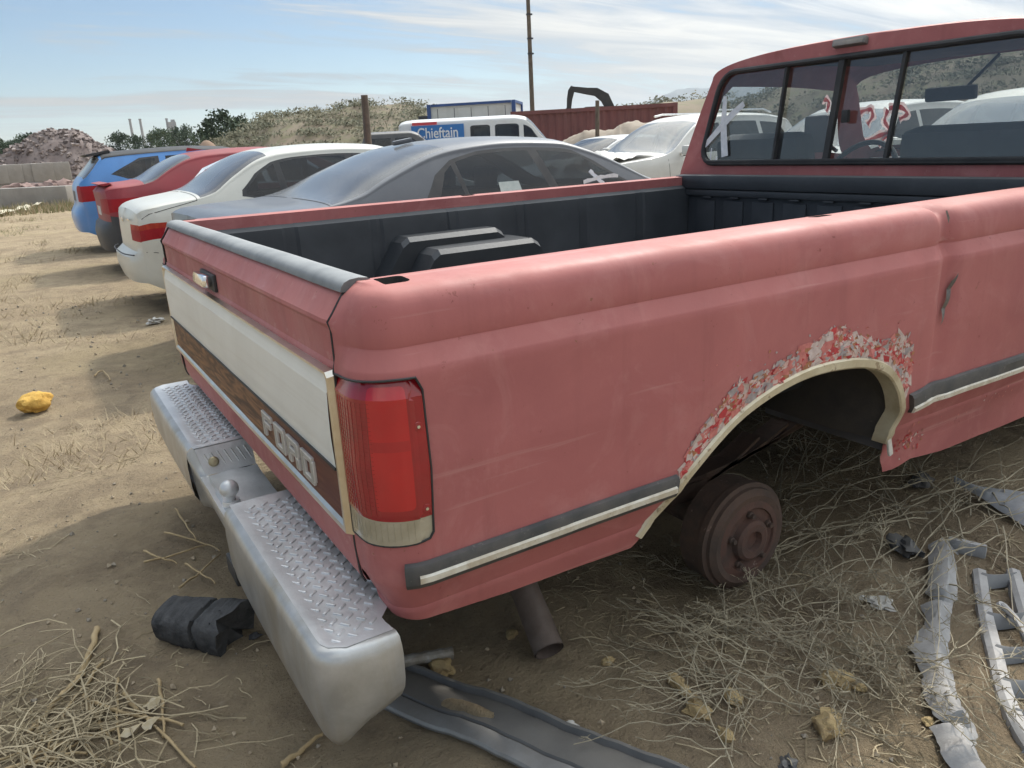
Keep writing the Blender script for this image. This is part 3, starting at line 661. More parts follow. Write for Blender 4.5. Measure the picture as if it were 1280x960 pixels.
P(b, 'front_liner', m_liner)

# ---------------- bumper
ZT = 0.412
def bump_x(y):
    """rear face line: ends sweep forward"""
    e_ = min(y+0.012, 1.972-y)
    return -0.128+0.075*max(0, 1-e_/0.10)**2.2
bz = lambda y: 0.205+0.030*max(0, (y-0.6)/1.4) + 0.055*max(0, 1-min(y+0.012, 1.972-y)/0.06)**2
bumper = None
def bstrip(y0, y1, ztop, nm, par, zbot=None, n=30, mt=None):
    v = []; f = []
    for i in range(n+1):
        y = y0+(y1-y0)*i/n; x = bump_x(y); zb_ = bz(y) if zbot is None else zbot
        pf = [(x+0.022, ztop-0.001), (x+0.012, ztop-0.004), (x+0.004, ztop-0.012), (x, ztop-0.028), (x-0.004, (ztop+zb_)/2), (x+0.004, zb_+0.03), (x+0.016, zb_+0.008), (x+0.036, zb_), (x+0.06, zb_+0.004)]
        v += [(a, y, c) for a, c in pf]
    k = 9
    for i in range(n):
        for j in range(k-1): f.append((i*k+j, i*k+j+1, (i+1)*k+j+1, (i+1)*k+j))
    return v, f
b = MB()
def half(mir):
    pth = [(0.020, 0.004), (0.008, 0.000), (-0.008, -0.003), (-0.03, -0.004), (-0.050, -0.001)]
    for k in range(1, 8): an = R(90*k/8); pth.append((-0.062-0.066*math.sin(an), 0.062-0.062*math.cos(an)))
    yend = 0.70 if not mir else 1.96-1.18
    pth += [(-0.128-0.003*math.sin(math.pi*t), 0.064+(yend-0.064)*t) for t in np.linspace(0.02, 1, 22)]
    v = []; f = []; K = 10
    for i, (x, y) in enumerate(pth):
        a_, c_ = pth[max(i-1, 0)], pth[min(i+1, len(pth)-1)]; tx, ty = c_[0]-a_[0], c_[1]-a_[1]; l_ = math.hypot(tx, ty); nx_, ny_ = -ty/l_, tx/l_     # outward
        q_ = min(1, max(0, (0.03-x)/0.14)); lo = 0.268-0.062*q_*q_+(0.030*max(0, (y-0.6)/1.4) if not mir else 0.03)
        for o_, z in ((-0.022, ZT-0.0005), (-0.012, ZT-0.003), (-0.004, ZT-0.011), (0.0, ZT-0.028), (0.002, (ZT*2+lo)/3), (0.0, (ZT+2*lo)/3), (-0.004, lo+0.028), (-0.014, lo+0.008), (-0.032, lo), (-0.06, lo+0.004)):
            X, Y = x+nx_*o_, y+ny_*o_; v.append((X, 1.96-Y if mir else Y, z+0.0012*noise.noise(Vector((x*9, y*9, z*9)))))
    for i in range(len(pth)-1):
        for j in range(K-1): f.append((i*K+j, i*K+j+1, (i+1)*K+j+1, (i+1)*K+j))
    return v, f
b.add(*half(False)); b.add(*half(True))
# centre face dips
v = []; f = []; n = 24
for i in range(n+1):
    y = 0.70+0.48*i/n; dip = math.sin(min(1, max(0, (y-0.70)/0.08))*math.pi/2)*math.sin(min(1, max(0, (1.18-y)/0.05))*math.pi/2)
    zt = ZT-0.080*dip; x = -0.128+0.022*dip
    for a, c in ((0.022, zt-0.001), (0.012, zt-0.004), (0.004, zt-0.012), (0.0, zt-0.026), (0.004, zt-0.05), (0.014, bz(y)+0.03), (0.022, bz(y)+0.008), (0.036, bz(y)), (0.06, bz(y)+0.004)): v.append((x+a, y, c))
for i in range(n):
    for j in range(8): f.append((i*9+j, i*9+j+1, (i+1)*9+j+1, (i+1)*9+j))
b.add(v, f)
bumper = P(b, 'bumper', m_alumside, ang=50, recalc=False)
# tread pads
def pad(y0, y1, lo_end):
    b = MB(); nx, ny = 10, 40; v = []; f = []
    for i in range(ny+1):
        y = y0+(y1-y0)*i/ny; e_ = min(y, 1.96-y); cs_ = min(1, max(0, (0.062-e_)/0.046)); xa = -0.064-0.045*math.sqrt(max(0, 1-cs_*cs_)); xb = 0.012+0.044*min(1, max(0, (e_-0.07)/0.05))
        for j in range(nx+1):
            t = j/nx; x = xa+(xb-xa)*t; rim = min(t*(xb-xa), min(y-y0, y1-y)) 
            z = ZT - (0.005 if 0.016 < rim else 0.0)*min(1, max(0, (rim-0.016)/0.006))
            v.append((x, y, z))
    k = nx+1
    for i in range(ny):
        for j in range(nx): f.append((i*k+j, i*k+j+1, (i+1)*k+j+1, (i+1)*k+j))
    b.add(v, f); o = b.build('step_pad', m_alum, bumper, ang=60)
    b = MB(); r_ = 0
    y = y0+0.032
    while y < y1-0.03:
        x = -0.080+(0.015 if r_ % 2 else 0)
        while x < (0.040 if 0.11 < y < 1.85 else 0.0):
            d = r_ % 2
            M_ = Matrix.Rotation(R(38 if d else -52) , 3, 'Z')
            b.box((x, y, ZT-0.0042), (0.0195, 0.0060, 0.0050), M_, 0.0022); x += 0.030
        y += 0.0190; r_ += 1
    b.build('tread_pattern', m_alum, o)
pad(0.017, 0.715, True); pad(1.165, 1.943, False)
# sloped pad ends and the lowered centre well
b = MB(); v = [(-0.106, 1.166, ZT-0.003), (0.052, 1.166, ZT-0.003), (0.052, 1.138, 0.333), (-0.090, 1.138, 0.333), (-0.106, 1.19, ZT), (0.052, 1.19, ZT)]
b.add(v, [(0, 1, 2, 3), (4, 5, 1, 0)]); v = [(-0.106, 0.714, ZT-0.003), (0.052, 0.714, ZT-0.003), (0.052, 0.736, 0.333), (-0.090, 0.736, 0.333)]; b.add(v, [(3, 2, 1, 0)])
nx, ny = 10, 24; v = []; f = []
for i in range(ny+1):
    for j in range(nx+1):
        y = 0.736+0.402*i/ny; x = -0.106+0.16*j/nx; v.append((x, y, 0.333-0.014*math.sin(math.pi*i/ny)**0.7*(0.3+0.7*j/nx)+0.004*noise.noise(Vector((x*20, y*14, 2)))))
for i in range(ny):
    for j in range(nx): f.append((i*11+j, i*11+j+1, (i+1)*11+j+1, (i+1)*11+j))
b.add(v, f); b.build('centre_well', m_alum, bumper, ang=60, recalc=True)
for i in range(7):
    c = MB(); x = -0.085+i*0.019; c.tube([(x, 1.158, 0.392), (x+0.016, 1.147, 0.352)], 0.0028, 6); c.build('pressed_rib', m_alum, bumper)
b = MB(); b.lathe((-0.062, 1.150, 0.366), (-0.1, -1, 0.35), [(0.0001, 0.010), (0.011, 0.009), (0.015, 0.005), (0.0155, -0.004)], 20); b.build('bolt', mat('dull_brass', (0.42, 0.36, 0.22), 0.4, 0.7, var=(0.3, 0.26, 0.18), vscale=30), bumper)
b = MB(); pr = [(0.0001, 0.070)]+[(0.025*math.sin(a), 0.045-0.025*math.cos(math.pi-a)*-1*-1) for a in ()]
pr = [(0.0001, 0.068)]+[(0.0245*math.sin(R(a)), 0.0435+0.0245*math.cos(R(a))) for a in range(12, 150, 12)]+[(0.012, 0.020), (0.012, 0.012), (0.022, 0.012), (0.024, 0.002), (0.024, -0.01)]
b.lathe((-0.072, 0.905, 0.330), (0, 0, 1), pr, 24); b.build('tow_ball', m_alum, bumper)
b = MB(); b.box((-0.118, 0.73, 0.235), (0.02, 0.10, 0.05), None, 0.006); b.build('rubber_bump', m_black, bumper)
for y in (0.45, 1.55): 
    b = MB(); b.box((0.16, y, 0.30), (0.34, 0.05, 0.09), None, 0.005); b.build('bracket', m_under, bumper)
b = MB()
b.box((0.03, 1.0, 0.265), (0.05, 1.80, 0.08)); b.build('rear_brace', m_under, bumper)

# ---------------- running gear
for y in (0.62, 1.38):
    b = MB(); b.box((2.4, y, 0.37), (4.6, 0.06, 0.12), None, 0.008); P(b, 'frame_rail', m_under)
for x in (0.35, 0.95, 1.7, 2.35): b = MB(); b.box((x, 1.0, 0.39), (0.07, 0.70, 0.05)); P(b, 'cross_member', m_under)
b = MB(); b.tube([(1.105, 0.30, 0.150), (1.105, 0.80, 0.150), (1.105, 0.9, 0.155), (1.105, 1.1, 0.155), (1.105, 1.2, 0.150), (1.105, 1.70, 0.150)], [0.042, 0.042, 0.12, 0.12, 0.042, 0.042], 16); P(b, 'rear_axle', m_rust)
for s in (0, 1):
    yv = (lambda y: 2-y) if s else (lambda y: y)
    d = (0, 1 if s else -1, 0)
    b = MB(); pr = [(0.150, -0.070), (0.166, -0.060), (0.166, 0.005), (0.172, 0.008), (0.172, 0.028), (0.160, 0.032), (0.158, 0.042), (0.140, 0.052), (0.122, 0.050)]
    pr = [(r_*0.90, h_) for r_, h_ in pr]; b.lathe((1.105, yv(0.235), 0.148), d, pr, 40); dr = P(b, 'brake_drum', m_rust, ang=30)
    b = MB(); b.lathe((1.105, yv(0.235), 0.148), d, [(0.110, 0.050), (0.092, 0.054), (0.090, 0.048), (0.062, 0.046), (0.058, 0.062), (0.048, 0.068), (0.030, 0.068), (0.026, 0.052), (0.0001, 0.052)], 36)
    b.build('drum_face', m_rustred, dr, ang=30)
    for k in range(5):
        an = R(20+72*k); c = MB(); c.lathe((1.105+0.074*math.cos(an), yv(0.235), 0.148+0.074*math.sin(an)), d, [(0.010, 0.044), (0.010, 0.056), (0.007, 0.058), (0.007, 0.066), (0.0001, 0.066)], 10); c.build('wheel_stud', m_rust, dr)
    b = MB(); 
    for k in range(4):
        L_ = 0.72-k*0.13; pts = [(1.05+t*L_, yv(0.43), 0.245+k*-0.012+0.10*abs(t)**1.8) for t in np.linspace(-1, 1, 15)]
        for a, c in zip(pts, pts[1:]):
            mid = [(a[i]+c[i])/2 for i in range(3)]; ln = math.dist(a, c)*1.04; b.box(mid, (ln, 0.064, 0.010), Matrix.Rotation(-math.atan2(c[2]-a[2], c[0]-a[0]), 3, 'Y'))
    b.box((1.085, yv(0.43), 0.215), (0.14, 0.08, 0.05), None, 0.006)
    P(b, 'leaf_spring', m_rust)
    # inner wheel house
    b = MB(); A2 = [q for q in ARCH if q[1] > 0.384]; n = len(A2)
    v = [(x-(0.0 if x < 1.0 else -0.01), yv(arch_y(x, z)+0.012), z+0.004) for x, z in A2]+[(0.60+(x-0.583)*0.98-0.02, yv(0.20), z+0.10*min(1, (z-0.38)/0.1)) for x, z in A2]+[(0.60+(x-0.583)*0.98-0.02, yv(0.46), z+0.10*min(1, (z-0.38)/0.1)) for x, z in A2]
    f = [(k*n+i, k*n+i+1, (k+1)*n+i+1, (k+1)*n+i) for k in (0, 1) for i in range(n-1)]
    b.add(v, f); poly = [(q[0], q[2]) for q in v[2*n:]]
    b.add([v[2*n+i] for i in range(n)]+[(1.49, yv(0.46), 0.40), (0.57, yv(0.46), 0.40)], [tuple(range(n+2))])
    P(b, 'wheel_house', m_under, ang=50)
b = MB(); b.box((1.50, 0.26, 0.50), (0.012, 0.40, 0.30), Matrix.Rotation(R(8), 3, 'Y')); P(b, 'splash_panel', mat('grey_undercoat', (0.10, 0.10, 0.105), 0.7, var=(0.07, 0.065, 0.065), vscale=6, speck=((0.3, 0.03, 0.04), 9, 0.70, 1)))
b = MB(); b.prism([(0.06, 0.40), (2.45, 0.40), (2.45, 0.46), (0.06, 0.46)], 'y', 0.47, 1.53); P(b, 'bed_underside', m_under)
for s in (0, 1):
    yv = (lambda y: 2-y) if s else (lambda y: y)
    b = MB(); b.lathe((4.635, yv(0.25), 0.140), (0, 1 if s else -1, 0), [(0.0001, -0.02), (0.150, -0.02), (0.150, 0.0), (0.075, 0.004), (0.072, 0.05), (0.045, 0.055), (0.042, 0.09), (0.0001, 0.09)], 32); P(b, 'front_brake_disc', m_rust, ang=30)
b = MB(); b.tube([(4.635, 0.27, 0.150), (4.635, 0.8, 0.22), (4.635, 1.2, 0.22), (4.635, 1.73, 0.150)], 0.04, 12); P(b, 'front_axle', m_rust)
# tail pipe
b = MB(); c0 = Vector((0.475, 0.235, 0.035)); dr_ = Vector((0.12, 0.60, 0.34)).normalized()
pts = [c0+dr_*t for t in (0, 0.05, 0.15, 0.3, 0.5)]; b.tube(pts, [0.038, 0.038, 0.037, 0.037, 0.037], 20, False); b.tube(pts, [0.034]*5, 20, False); P(b, 'tail_pipe', mat('brown_rusty_pipe', (0.17, 0.135, 0.115), 0.7, 0.3, var=(0.11, 0.08, 0.065), vscale=12, bump=0.15, bscale=50), recalc=False)

# ================================================================== CAR BODY BUILDER
SIDE = [(0, 0.925), (0.06, 0.955), (0.15, 0.975), (0.38, 0.992), (0.60, 1.0), (0.80, 0.996), (0.93, 0.985), (1.0, 0.965)]
class Body:
    def __init__(s, sp): s.sp = sp
    def F(s, x, v, sgn=-1):
        sp = s.sp; w = sinterp(sp['w'], x); B = sinterp(sp['B'], x); T = max(sinterp(sp['T'], x), B+0.01); zb = sinterp(sp['zb'], x); h = T-B
        c = min(sp.get('crown', 0.085), 0.5*h); tb = sp.get('tumble', 0.42)
        if v <= 1: y = w*interp(sp.get('side', SIDE), v); z = zb+(B-zb)*v
        else:
            yB = w*interp(sp.get('side', SIDE), 1.0); yR = yB-tb*(h-c)
            if v <= 2: q = v-1; y = yB-tb*(h-c)*(0.85*q+0.15*q*q); z = B+(h-c)*q
            else:
                th = (v-2)*math.pi/2; n = 2.5; cs = math.cos(th); y = yR*cs; z = T-c+c*max(0, 1-abs(cs)**n)**(1/n)
        x2, y2, z2 = x, y*sgn, z
        if 'map' in sp: x2, y2, z2 = sp['map'](x2, y2, z2)
        return (x2, y2, z2)
    def build(s, root, pinv=None, step=0.06):
        sp = s.sp; L = sp['len']; K = 0.55
        out = [(0, 0), (0, 3*K), (L, 3*K), (L, 0)]
        regs = [(r[0], [(a, b*K) for a, b in r[3]]) for r in sp['regions']]
        for cx, r_ in sp.get('arches', ()):
            z0 = sp.get('hubz', 0.31); lp = []
            for i in range(15):
                an = math.pi*i/14; x = cx+r_*math.cos(an); z = z0+r_*math.sin(an); lp.append((x, K*(z-sinterp(sp['zb'], x))/(sinterp(sp['B'], x)-sinterp(sp['zb'], x))))
            lp = [(cx+r_, -0.02)]+lp+[(cx-r_, -0.02)]; lp = [(a, max(b, 0.0)) for a, b in lp]; regs.insert(0, ('hole', lp))
        xs = sorted(set(np.arange(step*0.5, L, step)) | {0.015, 0.04, L-0.015, L-0.04}); ys = [K*q for q in (0.06, 0.15, 0.27, 0.38, 0.5, 0.6, 0.7, 0.8, 0.88, 0.94, 1.0, 1.12, 1.25, 1.4, 1.55, 1.7, 1.85, 1.95, 2.04, 2.10, 2.18, 2.28, 2.4, 2.55, 2.7, 2.85)]
        V, reg = cdt(out, regs, step, step, 0.04, xs=xs, ys=ys, lines=[[(0, K), (L, K)], [(0, 2*K), (L, 2*K)]])
        VR = [s.F(a, b/K, -1) for a, b in V]; VL = [s.F(a, b/K, 1) for a, b in V]
        objs = {}; n = len(V); body = list(reg.get('body', [])); parts = {'body': (VR+VL, body+[tuple(i+n for i in t[::-1]) for t in body])}
        info = {r[0]: r for r in sp['regions']}
        bv, bf = list(parts['body'][0]), list(parts['body'][1])
        # end patches
        for end in (0, 1):
            prof = sp['rear' if end == 0 else 'front']; x0 = 0 if end == 0 else L
            sec = [s.Fraw(x0, v) for v in list(np.linspace(0, 1, 14))+list(np.linspace(1.05, 2, 8))+list(np.linspace(2.05, 3, 16))]
            oy = [(-y, z) for y, z in sec]; ol = oy+[(y, z) for y, z in sec[::-1][1:]]
            rr = sp.get('rear_regions' if end == 0 else 'front_regions', ()); er = []
            for r in rr:
                er.append((r[0]+'|r', r[3]));
                if r[4]: er.append((r[0]+'|l', [(-a, b) for a, b in r[3]]))
            V2, reg2 = cdt(ol, er, step*0.8, step, step)
            zs = np.array([q[1] for q in sec]); ws = np.array([q[0] for q in sec])
            def mp(y, z):
                wz = max(0.05, float(np.interp(z, zs, np.maximum.accumulate(ws[::-1])[::-1] if False else ws))); e_ = min(1, abs(y)/wz)
                d = interp(prof, z)*(1-e_**sp.get('endpow', 4)); x = x0-d if end == 0 else x0+d
                return sp['map'](x, y, z) if 'map' in sp else (x, y, z)
            W3 = [mp(a, b) for a, b in V2]; b0 = len(bv); bv += W3; bf += [tuple(i+b0 for i in (t if end else t[::-1])) for t in reg2.get('body', [])]
            for r in rr:
                if r[1] is None: continue
                for sd_ in ('|r', '|l'):
                    tr = reg2.get(r[0]+sd_)
                    if tr: mesh(r[1], *sub(W3, tr), r[2], root, pinv, ang=40)
        for k, tr in reg.items():
            if k in ('body',): continue
            r = info[k]; (vr, f1), (vl, f2) = sub(VR, tr), sub(VL, tr)
            if r[1] is None: continue
            if r[4]: objs[k] = mesh(r[1], vr+vl, f1+[tuple(i+len(vr) for i in t[::-1]) for t in f2], r[2], root, pinv, ang=45, merge=1e-4)
            else:
                objs[k] = mesh(r[1], vr, f1, r[2], root, pinv, ang=45); mesh(r[1], vl, [t[::-1] for t in f2], r[2], root, pinv, ang=45)
        v, f = sub(bv, bf); objs['body'] = mesh('body', v, f, sp['paint'], root, pinv, ang=sp.get('ang', 42), merge=1e-4)
        if 'seams' in sp:
            for ln in sp['seams']:
                for sg in (-1, 1):
                    b = MB()
                    pts = []
                    for a, c in zip(ln, ln[1:]): pts += [s.F(a[0]+(c[0]-a[0])*t, a[1]+(c[1]-a[1])*t, sg) for t in np.linspace(0, 1, 9)]
                    b.tube(pts, 0.0035, 4, False); b.build('panel_gap', m_black, root, pinv)
        return objs
    def Fraw(s, x, v):
        m_ = s.sp.pop('map', None); q = s.F(x, v, 1)
        if m_: s.sp['map'] = m_
        return (q[1], q[2])
_wheel = {}
def wheel(root, x, y, z, r=0.31, wd=0.2, rim=None):
    key = (r, wd)
    if key not in _wheel:
        a = MB(); a.lathe((0, 0, 0), (0, -1, 0), [(r*0.62, -wd/2), (r*0.9, -wd/2), (r*0.985, -wd*0.38), (r, -wd*0.2), (r, wd*0.2), (r*0.985, wd*0.38), (r*0.9, wd/2), (r*0.66, wd/2*0.96), (r*0.62, wd*0.36)], 28)
        t = a.build('tyre', m_black, root)
        c = MB(); c.lathe((0, 0, 0), (0, -1, 0), [(r*0.64, wd*0.42), (r*0.60, wd*0.36), (r*0.55, wd*0.22), (r*0.2, wd*0.34), (r*0.17, wd*0.40), (0.0001, wd*0.40)], 28)
        rm = c.build('rim', mat('alloy_rim', (0.4, 0.4, 0.4), 0.35, 0.8, var=(0.25, 0.24, 0.22), vscale=8), root)
        _wheel[key] = (t, rm); first = True
    else: first = False
    t, rm = _wheel[key]
    if first: a, c = t, rm
    else:
        a = t.copy(); c = rm.copy(); COL.objects.link(a); COL.objects.link(c)
    a.name = 'tyre'; c.name = 'rim'; a.parent = root; c.parent = a; c.location = (0, 0, 0)
    a.location = (x, y, z); a.rotation_euler = (0, 0, 0 if y < 0 else math.pi); c.rotation_euler = (0, 0, 0)
def cabin(root, x0, x1, hw, zf, zs, seats=2):
    """dark floor tub and seat backs seen through the glass"""
    b = MB(); b.box(((x0+x1)/2, 0, zf), (x1-x0, hw*1.7, 0.05)); b.box((x1-0.1, 0, (zf+zs)/2-0.05), (0.35, hw*1.6, zs-zf-0.1), None, 0.05); b.build('cabin_floor', m_inner, root)
    for i in range(seats):
        xs = x0+0.25+i*0.95
        for sy in (-1, 1):
            b = MB(); b.box((xs, sy*hw*0.42, zs-0.12), (0.14, hw*0.62, 0.62), Matrix.Rotation(R(-12), 3, 'Y'), 0.05); b.box((xs-0.06, sy*hw*0.42, zs+0.27), (0.09, hw*0.30, 0.17), None, 0.035); b.build('seat', m_seat, root)
def xmark(root, S, x0, x1, v0, v1, mt, sgn=-1):
    b = MB()
    for (a, c), (d, e_) in (((x0, v0), (x1, v1)), ((x0*0.75+x1*0.25, v1), (x1*0.55+x0*0.45, v0-0.04))):
        pts = []; n = 8
        for i in range(n+1):
            t = i/n; q = Vector(S.F(a+(d-a)*t, c+(e_-c)*t, sgn)); q.y += sgn*0.004; pts.append(q)
        v = []; f = []
        for i, q in enumerate(pts):
            tdir = (pts[min(i+1, n)]-pts[max(i-1, 0)]).normalized(); nn = Vector((tdir.z, 0, -tdir.x))*0.018*(1+0.25*math.sin(i*2.1)); v += [q+nn, q-nn]
        b.add(v, [(2*i, 2*i+1, 2*i+3, 2*i+2) for i in range(n)])
    b.build('paint_cross', mt, root, recalc=False)
m_wpaint = mat('white_window_paint', (0.75, 0.77, 0.8), 0.6, var=(0.6, 0.62, 0.66), vscale=30)
m_tail = mat('car_tail_lens', (0.34, 0.018, 0.024), 0.5, var=(0.28, 0.014, 0.02), vscale=9, spec=0.12)
m_tail2 = mat('car_amber_lens', (0.45, 0.06, 0.03), 0.5, var=(0.30, 0.03, 0.02), vscale=9, spec=0.12)
m_headl = mat('headlamp_lens', (0.55, 0.56, 0.56), 0.1, 0.2, var=(0.4, 0.4, 0.4), vscale=12, coat=0.8)
m_dkplastic = mat('dark_bumper_plastic', (0.024, 0.027, 0.036), 0.5, var=(0.035, 0.038, 0.047), vscale=6, dust=((0.2, 0.19, 0.17), 0.25))

# ---------------- truck cab, built with the same loft
cab_map = lambda x, y, z: (2.535+x+max(0, z-1.0)*0.09, 1.0+y, z)
SIDEC = [(0, 0.95), (0.06, 0.97), (0.3, 0.995), (0.6, 1.0), (0.78, 1.0), (0.82, 0.985), (0.93, 0.985), (1.0, 0.975)]
rw = rrect(-0.815, 0.765, 1.070, 1.460, 0.075, 5)
rwo = rrect(-0.840, 0.790, 1.046, 1.482, 0.095, 5)
rw = [(y*(1-0.30*max(0, z-1.05)), z) for y, z in rw]; rwo = [(y*(1-0.30*max(0, z-1.05)), z) for y, z in rwo]
rw = [(-y, z) for y, z in rw][::-1]; rwo = [(-y, z) for y, z in rwo][::-1]
cabS = Body(dict(len=2.85, w=[(0, 0.985), (0.3, 0.99), (1.6, 0.99), (2.5, 0.97), (2.75, 0.93), (2.85, 0.86)], B=[(0, 1.02), (1.3, 1.02), (1.55, 1.015), (2.6, 0.99), (2.8, 0.96), (2.85, 0.93)],
    T=[(0, 1.542), (0.08, 1.556), (0.5, 1.562), (1.0, 1.545), (1.10, 1.525), (1.16, 1.49), (1.30, 1.355), (1.44, 1.215), (1.56, 1.095), (1.60, 1.065), (1.70, 1.055), (2.6, 1.03), (2.8, 1.0), (2.85, 0.95)], zb=[(0, 0.30), (2.85, 0.33)], side=SIDEC, tumble=0.40, crown=0.10,
    rear=[(0.3, 0.0), (1.6, 0.0)], front=[(0.3, 0.05), (0.6, 0.12), (0.9, 0.06), (0.97, 0)], paint=m_red, arches=[(2.10, 0.43)], hubz=0.30, map=cab_map,
    regions=[('door', 'door_window', g_clear, [(0.14, 1.10), (1.30, 1.10), (1.12, 1.55), (1.0, 1.86), (0.16, 1.90), (0.12, 1.80)], False), ('ws', 'windshield', g_clear, [(1.15, 2.05), (1.15, 3.001), (1.565, 3.001), (1.565, 2.05)], True)],
    rear_regions=[('hole', None, None, rw, False), ('gasket', 'window_gasket', m_black, rwo, False)], front_regions=[('grille', 'grille', m_black, rect(-0.5, 0.5, 0.6, 0.85), False), ('hl', 'headlight', m_headl, rect(0.55, 0.82, 0.6, 0.82), True)],
    seams=[[(0.10, 0.08), (0.10, 1.0)], [(1.36, 0.08), (1.36, 1.0)], [(0.10, 0.06), (1.36, 0.06)], [(1.62, 2.05), (1.62, 2.95)]]))
cabS.build(truck, PI0, 0.07)
# raised rubber frame round the rear window, sliding-glass bars, panes
def cabpt(y, z, off=0.0): return (2.535+max(0, z-1.0)*0.09-off, 1.0+y, z)
b = MB(); lp = [cabpt(y, z, 0.006) for y, z in [((a[0]+c[0])/2, (a[1]+c[1])/2) for a, c in zip(rw, rwo)]]; b.tube(lp+[lp[0], lp[1]], 0.012, 8, False)
win = P(b, 'rear_window', m_black)
def wx(y, z, off=0.0): return cabpt(y, z, off)
ylim = lambda y, z: y*(1-0.30*max(0, z-1.05)) if abs(y) > 0.5 else y-0.06*max(0, z-1.05)
divs = [0.374, 0.098, -0.176]      # bars, left to right as seen from behind
edges_ = [0.812, 0.374, 0.098, -0.176, -0.765]
for i in range(4):
    o_ = -0.004 if i in (0, 3) else -0.012
    a, c = edges_[i], edges_[i+1]; v = []
    for y, z in ((a, 1.066), (c, 1.066), (c, 1.464), (a, 1.464)): v.append(wx(ylim(y, z), z, o_))
    mesh('pane', v, [(0, 1, 2, 3)], g_truck, win, None, smooth=False)
for i, y in enumerate(divs):
    c = MB(); r_ = (0.006, 0.013, 0.007)[i]; pts = [wx(ylim(y, z), z, 0.0) for z in (1.066, 1.466)]
    c.box([(pts[0][k]+pts[1][k])/2 for k in range(3)], (0.02, r_*2, 0.405), Matrix.Rotation(math.atan2(-(pts[1][1]-pts[0][1]), pts[1][2]-pts[0][2]), 3, 'X') @ Matrix.Rotation(math.atan(0.09), 3, 'Y')); c.build('divider', m_black, win)
c = MB(); c.box(wx(0.02, 1.24, 0.012), (0.02, 0.03, 0.05), None, 0.004); c.build('latch', m_black, win)
c = MB(); c.box(wx(0.0, 1.067, 0.004), (0.03, 1.56, 0.014), None, 0.004); c.build('sill_track', m_black, win)
# white cross painted on the left pane
b = MB()
def stroke(b, pts, wds):
    P3 = [Vector(q) for q in pts]; v = []
    for i, q in enumerate(P3):
        t = (P3[min(i+1, len(P3)-1)]-P3[max(i-1, 0)]); t = Vector((0, t.y, t.z)).normalized(); n = Vector((0, -t.z, t.y))*wds[i]/2; v += [q+n, q-n]
    b.add(v, [(2*i, 2*i+1, 2*i+3, 2*i+2) for i in range(len(P3)-1)])
stroke(b, [wx(0.695, 1.365, 0.006), wx(0.690, 1.25, 0.006), wx(0.680, 1.18, 0.006), wx(0.663, 1.09, 0.006)], [0.02, 0.036, 0.04, 0.042])
stroke(b, [wx(0.800, 1.142, 0.008), wx(0.715, 1.215, 0.008), wx(0.640, 1.278, 0.008), wx(0.572, 1.325, 0.008)], [0.024, 0.030, 0.032, 0.026])
stroke(b, [wx(0.752, 1.13, 0.007), wx(0.755, 1.065, 0.007)], [0.007, 0.005]); stroke(b, [wx(0.715, 1.09, 0.007), wx(0.716, 1.05, 0.007)], [0.008, 0.006])
b.build('paint_cross', m_wpaint, win, smooth=False, recalc=False)
for y in (-0.001, 2.001):
    b = MB(); b.box((2.80, y, 0.93), (0.16, 0.018, 0.035), None, 0.007); P(b, 'door_handle', m_chrome)
# high brake light
b = MB(); b.box(cabpt(0.045, 1.523, 0.006), (0.035, 0.150, 0.030), Matrix.Rotation(R(16), 3, 'Y'), 0.006); bl = P(b, 'brake_light', mat('grey_lamp_housing', (0.18, 0.17, 0.16), 0.5, var=(0.24, 0.22, 0.2), vscale=20))
b = MB(); b.box(cabpt(0.045, 1.523, 0.0235), (0.006, 0.132, 0.018), Matrix.Rotation(R(16), 3, 'Y'), 0.002); b.build('lens', mat('faded_lens', (0.28, 0.25, 0.22), 0.3, var=(0.2, 0.18, 0.16), vscale=20), bl)
# interior
b = MB(); b.box((4.06, 1.0, 0.68), (0.02, 1.84, 0.66)); P(b, 'firewall', m_inner)
b = MB(); b.box((3.12, 1.0, 1.502), (0.95, 1.30, 0.012)); P(b, 'headliner', m_inner)
b = MB(); b.box((2.70, 1.0, 0.34), (0.10, 1.75, 0.3)); b.box((3.25, 1.0, 0.32), (1.4, 1.8, 0.05)); P(b, 'cab_floor', m_inner)
for y0, y1 in ((0.16, 0.88), (1.36, 1.88)):
    b = MB(); b.box((2.80, (y0+y1)/2, 0.88), (0.15, y1-y0, 0.62), Matrix.Rotation(R(-10), 3, 'Y'), 0.06); P(b, 'seat', m_seat)
b = MB(); b.box((2.80, 1.12, 0.78), (0.13, 0.46, 0.50), None, 0.05); P(b, 'seat', m_seat)
b = MB(); b.box((4.0, 1.0, 0.85), (0.35, 1.75, 0.33), None, 0.08); P(b, 'dashboard', m_inner)
b = MB(); c_ = Vector((3.36, 1.50, 0.95)); ax = Vector((-0.85, 0, 0.5)).normalized(); a_ = Vector((0, 1, 0)); b_ = ax.cross(a_)
ptsw = [c_+(a_*math.cos(t)+b_*math.sin(t))*0.19 for t in np.linspace(0, 2*math.pi, 33)]; b.tube(ptsw, 0.014, 8, False); b.tube([c_+a_*0.19, c_, c_-a_*0.19], 0.012, 6); b.tube([c_, c_-ax*0.3], 0.02, 8); P(b, 'steering_wheel', m_seat)
b = MB(); b.box((3.55, 1.17, 1.326), (0.03, 0.25, 0.066), Matrix.Rotation(R(-8), 3, 'Y'), 0.012); b.tube([(3.57, 1.12, 1.34), (3.66, 1.02, 1.49)], 0.008, 6); P(b, 'rear_view_mirror', m_black)
for y in (0.02, 1.98):
    b = MB(); b.box((3.80, y+(-0.12 if y < 1 else 0.12), 1.16), (0.07, 0.17, 0.22), None, 0.02); b.tube([(3.82, y, 1.06), (3.82, y+(-0.10 if y < 1 else 0.10), 1.12)], 0.012, 6); P(b, 'door_mirror', m_black)
